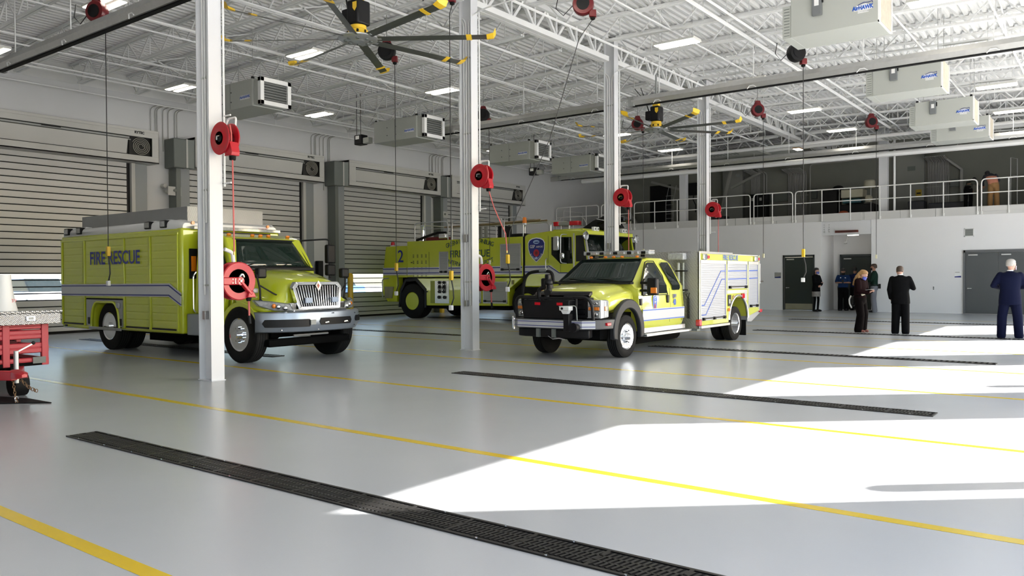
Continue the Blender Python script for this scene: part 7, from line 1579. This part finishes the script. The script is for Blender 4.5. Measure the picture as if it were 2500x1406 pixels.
# 3 blonde woman in profile
t, M, HM, D = person((-5.62, 23.05, 0), (1, -0.25), 1.72, 'woman with long blond hair and blue mask in dark maroon clothes, looking down at papers', dict(hd=(0, 0.10, 1.58), ch=(0, 0.0, 1.30), ls=(-0.17, 0.02, 1.40), rs=(0.17, 0.02, 1.40), wa=(0, -0.03, 1.07), re=(0.21, 0.06, 1.14), rw=(0.08, 0.27, 1.09), le=(-0.21, 0.06, 1.15), lw=(-0.08, 0.27, 1.12), rhd=(-0.5, 0.6, 0.35), lhd=(0.5, 0.6, 0.35), lk=(-0.10, 0.06, 0.48), rk=(0.10, 0.06, 0.48), la=(-0.10, 0.0, 0.08), ra=(0.10, 0.0, 0.08)), (0, 0.5), dict(m=mat('maroon_black_knit', (0.010, 0.003, 0.0035), 0.9, spec=0.08), hem=0.97, w=1.10, name='sweater', sl=1.3, shoe=mat('nude_flat_shoe', (0.25, 0.09, 0.07), 0.5)), dict(m=mat('black_trousers_maroon', (0.004, 0.0025, 0.0025), 0.9, spec=0.08), w=1.18, hem=0.100, knee=0.088, cuff=-0.02), SKIN2)
hair(t, M, HM, HAIRBL, long=[(0, -0.09, 0.02, 0.075), (0, -0.12, -0.06, 0.078), (0, -0.14, -0.14, 0.075), (0, -0.145, -0.22, 0.068), (0, -0.14, -0.29, 0.058), (0, -0.13, -0.35, 0.045), (0.05, -0.06, -0.1, 0.04), (-0.05, -0.06, -0.1, 0.04)]); mask(t, M, HM, MASKB)
pp = MB().box(-0.07, 0.12, 0.30, 0.50, 1.13, 1.135); pp.xf(M @ Matrix.Translation((0, 0, 0)) @ Matrix.Rotation(0.12, 4, 'X')); tag(build(pp, 'paper_sheet', WHITE), 'white sheet of paper held by the woman with long blond hair', 'paper')
g = MB(); limb(g, [(-0.06, -0.16, 1.02), (-0.08, -0.24, 0.90), (-0.06, -0.25, 0.78)], [0.03, 0.09, 0.08]); g.xf(M); o = build(g, 'shoulder_bag', BLACK); tag(o, 'black shoulder bag with a white band behind the blond woman', 'bag')
g = MB().tube([tuple(M @ Vector(p)) for p in ((0.02, -0.26, 1.00), (0.02, -0.31, 0.90), (0.02, -0.30, 0.78), (0.02, -0.24, 0.66))], 0.02, 8); o2 = build(g, 'white_band', WHITE, o); 
g = MB().box(-0.05, 0.12, -0.02, 0.12, 1.0, 1.06); g.xf(M); build(g, 'shirt_hem', mat('cream_shirt_hem', (0.5, 0.46, 0.38), 0.7), t, bev=0.02)
# 4 woman in black by the single dark door
t, M, HM, D = person((-10.38, 35.25, 0), (1, -0.35), 1.86, 'woman in black coat and patterned skirt with folded arms by the single door', dict(re=(0.24, 0.10, 1.16), rw=(0.02, 0.22, 1.17), le=(-0.24, 0.08, 1.10), lw=(0.02, 0.22, 1.05), rhd=(-1, 0.1, 0), lhd=(1, 0.1, -0.3)), (0, 0.1), dict(m=SUITB, hem=0.80, name='coat'), dict(m=mat('black_tights', (0.003, 0.003, 0.003), 0.8, spec=0.1), w=0.72, name='tights', hem=0.055, knee=0.07), SKIN2)
hair(t, M, HM, HAIRK, long=[(0, -0.09, -0.04, 0.07), (0, -0.09, -0.11, 0.06), (0.06, -0.04, -0.06, 0.04), (-0.06, -0.04, -0.06, 0.04)]); mask(t, M, HM, mat('mask_navy_white', (0.08, 0.10, 0.35), 0.6, var=0.5, vscale=40))
k = MB(); rings(k, [(0, 0, 0.60, 0.19, 0.15), (0, 0, 0.80, 0.188, 0.15)]); k.xf(M); build(k, 'patterned_skirt', mat('grey_patterned_cloth', (0.20, 0.185, 0.17), 0.8, var=0.6, vscale=30), t)
# 5 officer facing us
t, M, HM, D = person((-9.62, 36.55, 0), (0.22, -1), 1.86, 'officer in a blue short-sleeved shirt and black mask looking down at a phone', dict(hd=(0, 0.06, 1.60), re=(0.27, 0.03, 1.15), rw=(0.07, 0.24, 1.15), le=(-0.27, 0.03, 1.15), lw=(-0.07, 0.24, 1.15), rhd=(-0.9, 0.4, 0.1), lhd=(0.9, 0.4, 0.1)), (0, 0.35), dict(m=mat('police_blue_shirt', (0.010, 0.028, 0.085), 0.8, spec=0.1), hem=0.98, short=True, name='uniform_shirt', w=1.16), dict(m=SUITB, w=1.16, hem=0.078), SKIN)
hair(t, M, HM, HAIRK); mask(t, M, HM, BLACK)
g = MB().box(-0.035, 0.035, 0.30, 0.315, 1.13, 1.27); g.xf(M); tag(build(g, 'phone', BLACK), 'black phone held by the officer in the blue shirt', 'phone')
g = MB(); rings(g, [(0, 0, 0.97, 0.175, 0.132), (0, 0, 1.02, 0.175, 0.132)]); g.box(0.15, 0.21, -0.05, 0.05, 0.86, 1.0); g.box(-0.21, -0.16, -0.04, 0.06, 0.88, 1.0); g.xf(M); build(g, 'duty_belt', BLACK, t)
g = MB().box(-0.11, -0.06, 0.125, 0.135, 1.33, 1.36); g.xf(M); build(g, 'name_tag', WHITE, t); g = MB().cyl((0.09, 0.12, 1.35), (0.09, 0.138, 1.35), 0.022, 8); g.xf(M); build(g, 'badge', ALU, t)
# 6 officer in green
t, M, HM, D = person((-8.12, 35.5, 0), (-1, -0.15), 2.0, 'tall officer in a dark green shirt and grey cargo trousers facing left', dict(re=(0.23, 0.08, 1.15), rw=(0.13, 0.28, 1.12), le=(-0.23, 0.08, 1.15), lw=(-0.12, 0.27, 1.12), rhd=(0, 1, 0.1), lhd=(0, 1, 0.1)), (0.1, 0.05), dict(m=mat('dark_green_shirt', (0.007, 0.022, 0.015), 0.8, spec=0.1), hem=0.97, name='uniform_shirt'), dict(m=mat('grey_cargo_cloth', (0.16, 0.165, 0.19), 0.8, var=0.1), w=1.0, hem=0.085, knee=0.085), SKIN)
hair(t, M, HM, HAIRB); mask(t, M, HM, BLACK)
g = MB(); rings(g, [(0, 0, 0.96, 0.178, 0.135), (0, 0, 1.01, 0.178, 0.135)]); g.box(-0.08, 0.04, -0.22, -0.14, 0.86, 1.03); g.xf(M); build(g, 'duty_belt', BLACK, t)
# 7 officer facing the recess door
t, M, HM, D = person((-9.28, 37.1, 0), (0.2, 1), 1.88, 'person in dark blue shirt at the back of the recess, facing the dark door', dict(re=(0.24, 0.05, 1.14), rw=(0.12, 0.25, 1.12), le=(-0.24, 0.05, 1.14), lw=(-0.12, 0.25, 1.12)), (0, 0.2), dict(m=mat('dark_navy_shirt', (0.004, 0.010, 0.045), 0.8, spec=0.1), hem=0.97, name='uniform_shirt'), dict(m=SUITB, w=1.0), SKIN)
hair(t, M, HM, HAIRK)
# 8 worker upstairs bending forward
TAN = mat('tan_work_trousers', (0.26, 0.14, 0.05), 0.8)
t, M, HM, D = person((-4.05, 37.2, 4.2), (-0.25, 1), 1.78, 'worker in a faded orange vest and tan trousers bending over behind the mezzanine railing', dict(ls=(-0.26, 0.20, 1.28), rs=(0.12, 0.26, 1.30), ch=(-0.06, 0.16, 1.24), wa=(-0.02, 0.05, 1.08), hd=(-0.16, 0.36, 1.36), le=(-0.33, 0.36, 1.08), lw=(-0.28, 0.52, 0.95), re=(0.24, 0.42, 1.12), rw=(0.12, 0.56, 1.0)), (0.3, 0.6), dict(m=mat('dark_worker_shirt', (0.02, 0.022, 0.03), 0.8), hem=0.95, name='work_shirt'), dict(m=TAN, w=1.05, hem=0.09, knee=0.09), SKIN)
hair(t, M, HM, mat('black_cap_cloth', (0.012, 0.012, 0.015), 0.7), name='cap')
v = MB(); rings(v, [(0, 0.0, 0.92, 0.185, 0.15), (-0.02, 0.04, 1.06, 0.19, 0.155), (-0.05, 0.14, 1.2, 0.20, 0.16), (-0.07, 0.19, 1.30, 0.18, 0.13)]); fused(v, 'safety_vest', mat('faded_orange_vest', (0.50, 0.20, 0.13), 0.8, var=0.1), t, M, 0.014, 4)
# 9 second worker crouched beside
t, M, HM, D = person((-4.95, 37.3, 4.2), (0.4, 1), 1.60, 'second worker in dark clothes stooping beside the one in the vest', dict(ls=(-0.17, 0.25, 1.22), rs=(0.17, 0.25, 1.22), ch=(0, 0.18, 1.18), wa=(0, 0.05, 1.05), hd=(0.04, 0.40, 1.30), le=(-0.24, 0.36, 1.02), lw=(-0.15, 0.5, 0.9), re=(0.24, 0.36, 1.02), rw=(0.15, 0.5, 0.9)), (0, 0.7), dict(m=mat('dark_olive_shirt', (0.02, 0.025, 0.018), 0.8), hem=0.9, name='work_shirt'), dict(m=SUITB, w=1.0), SKIN)
hair(t, M, HM, HAIRK)
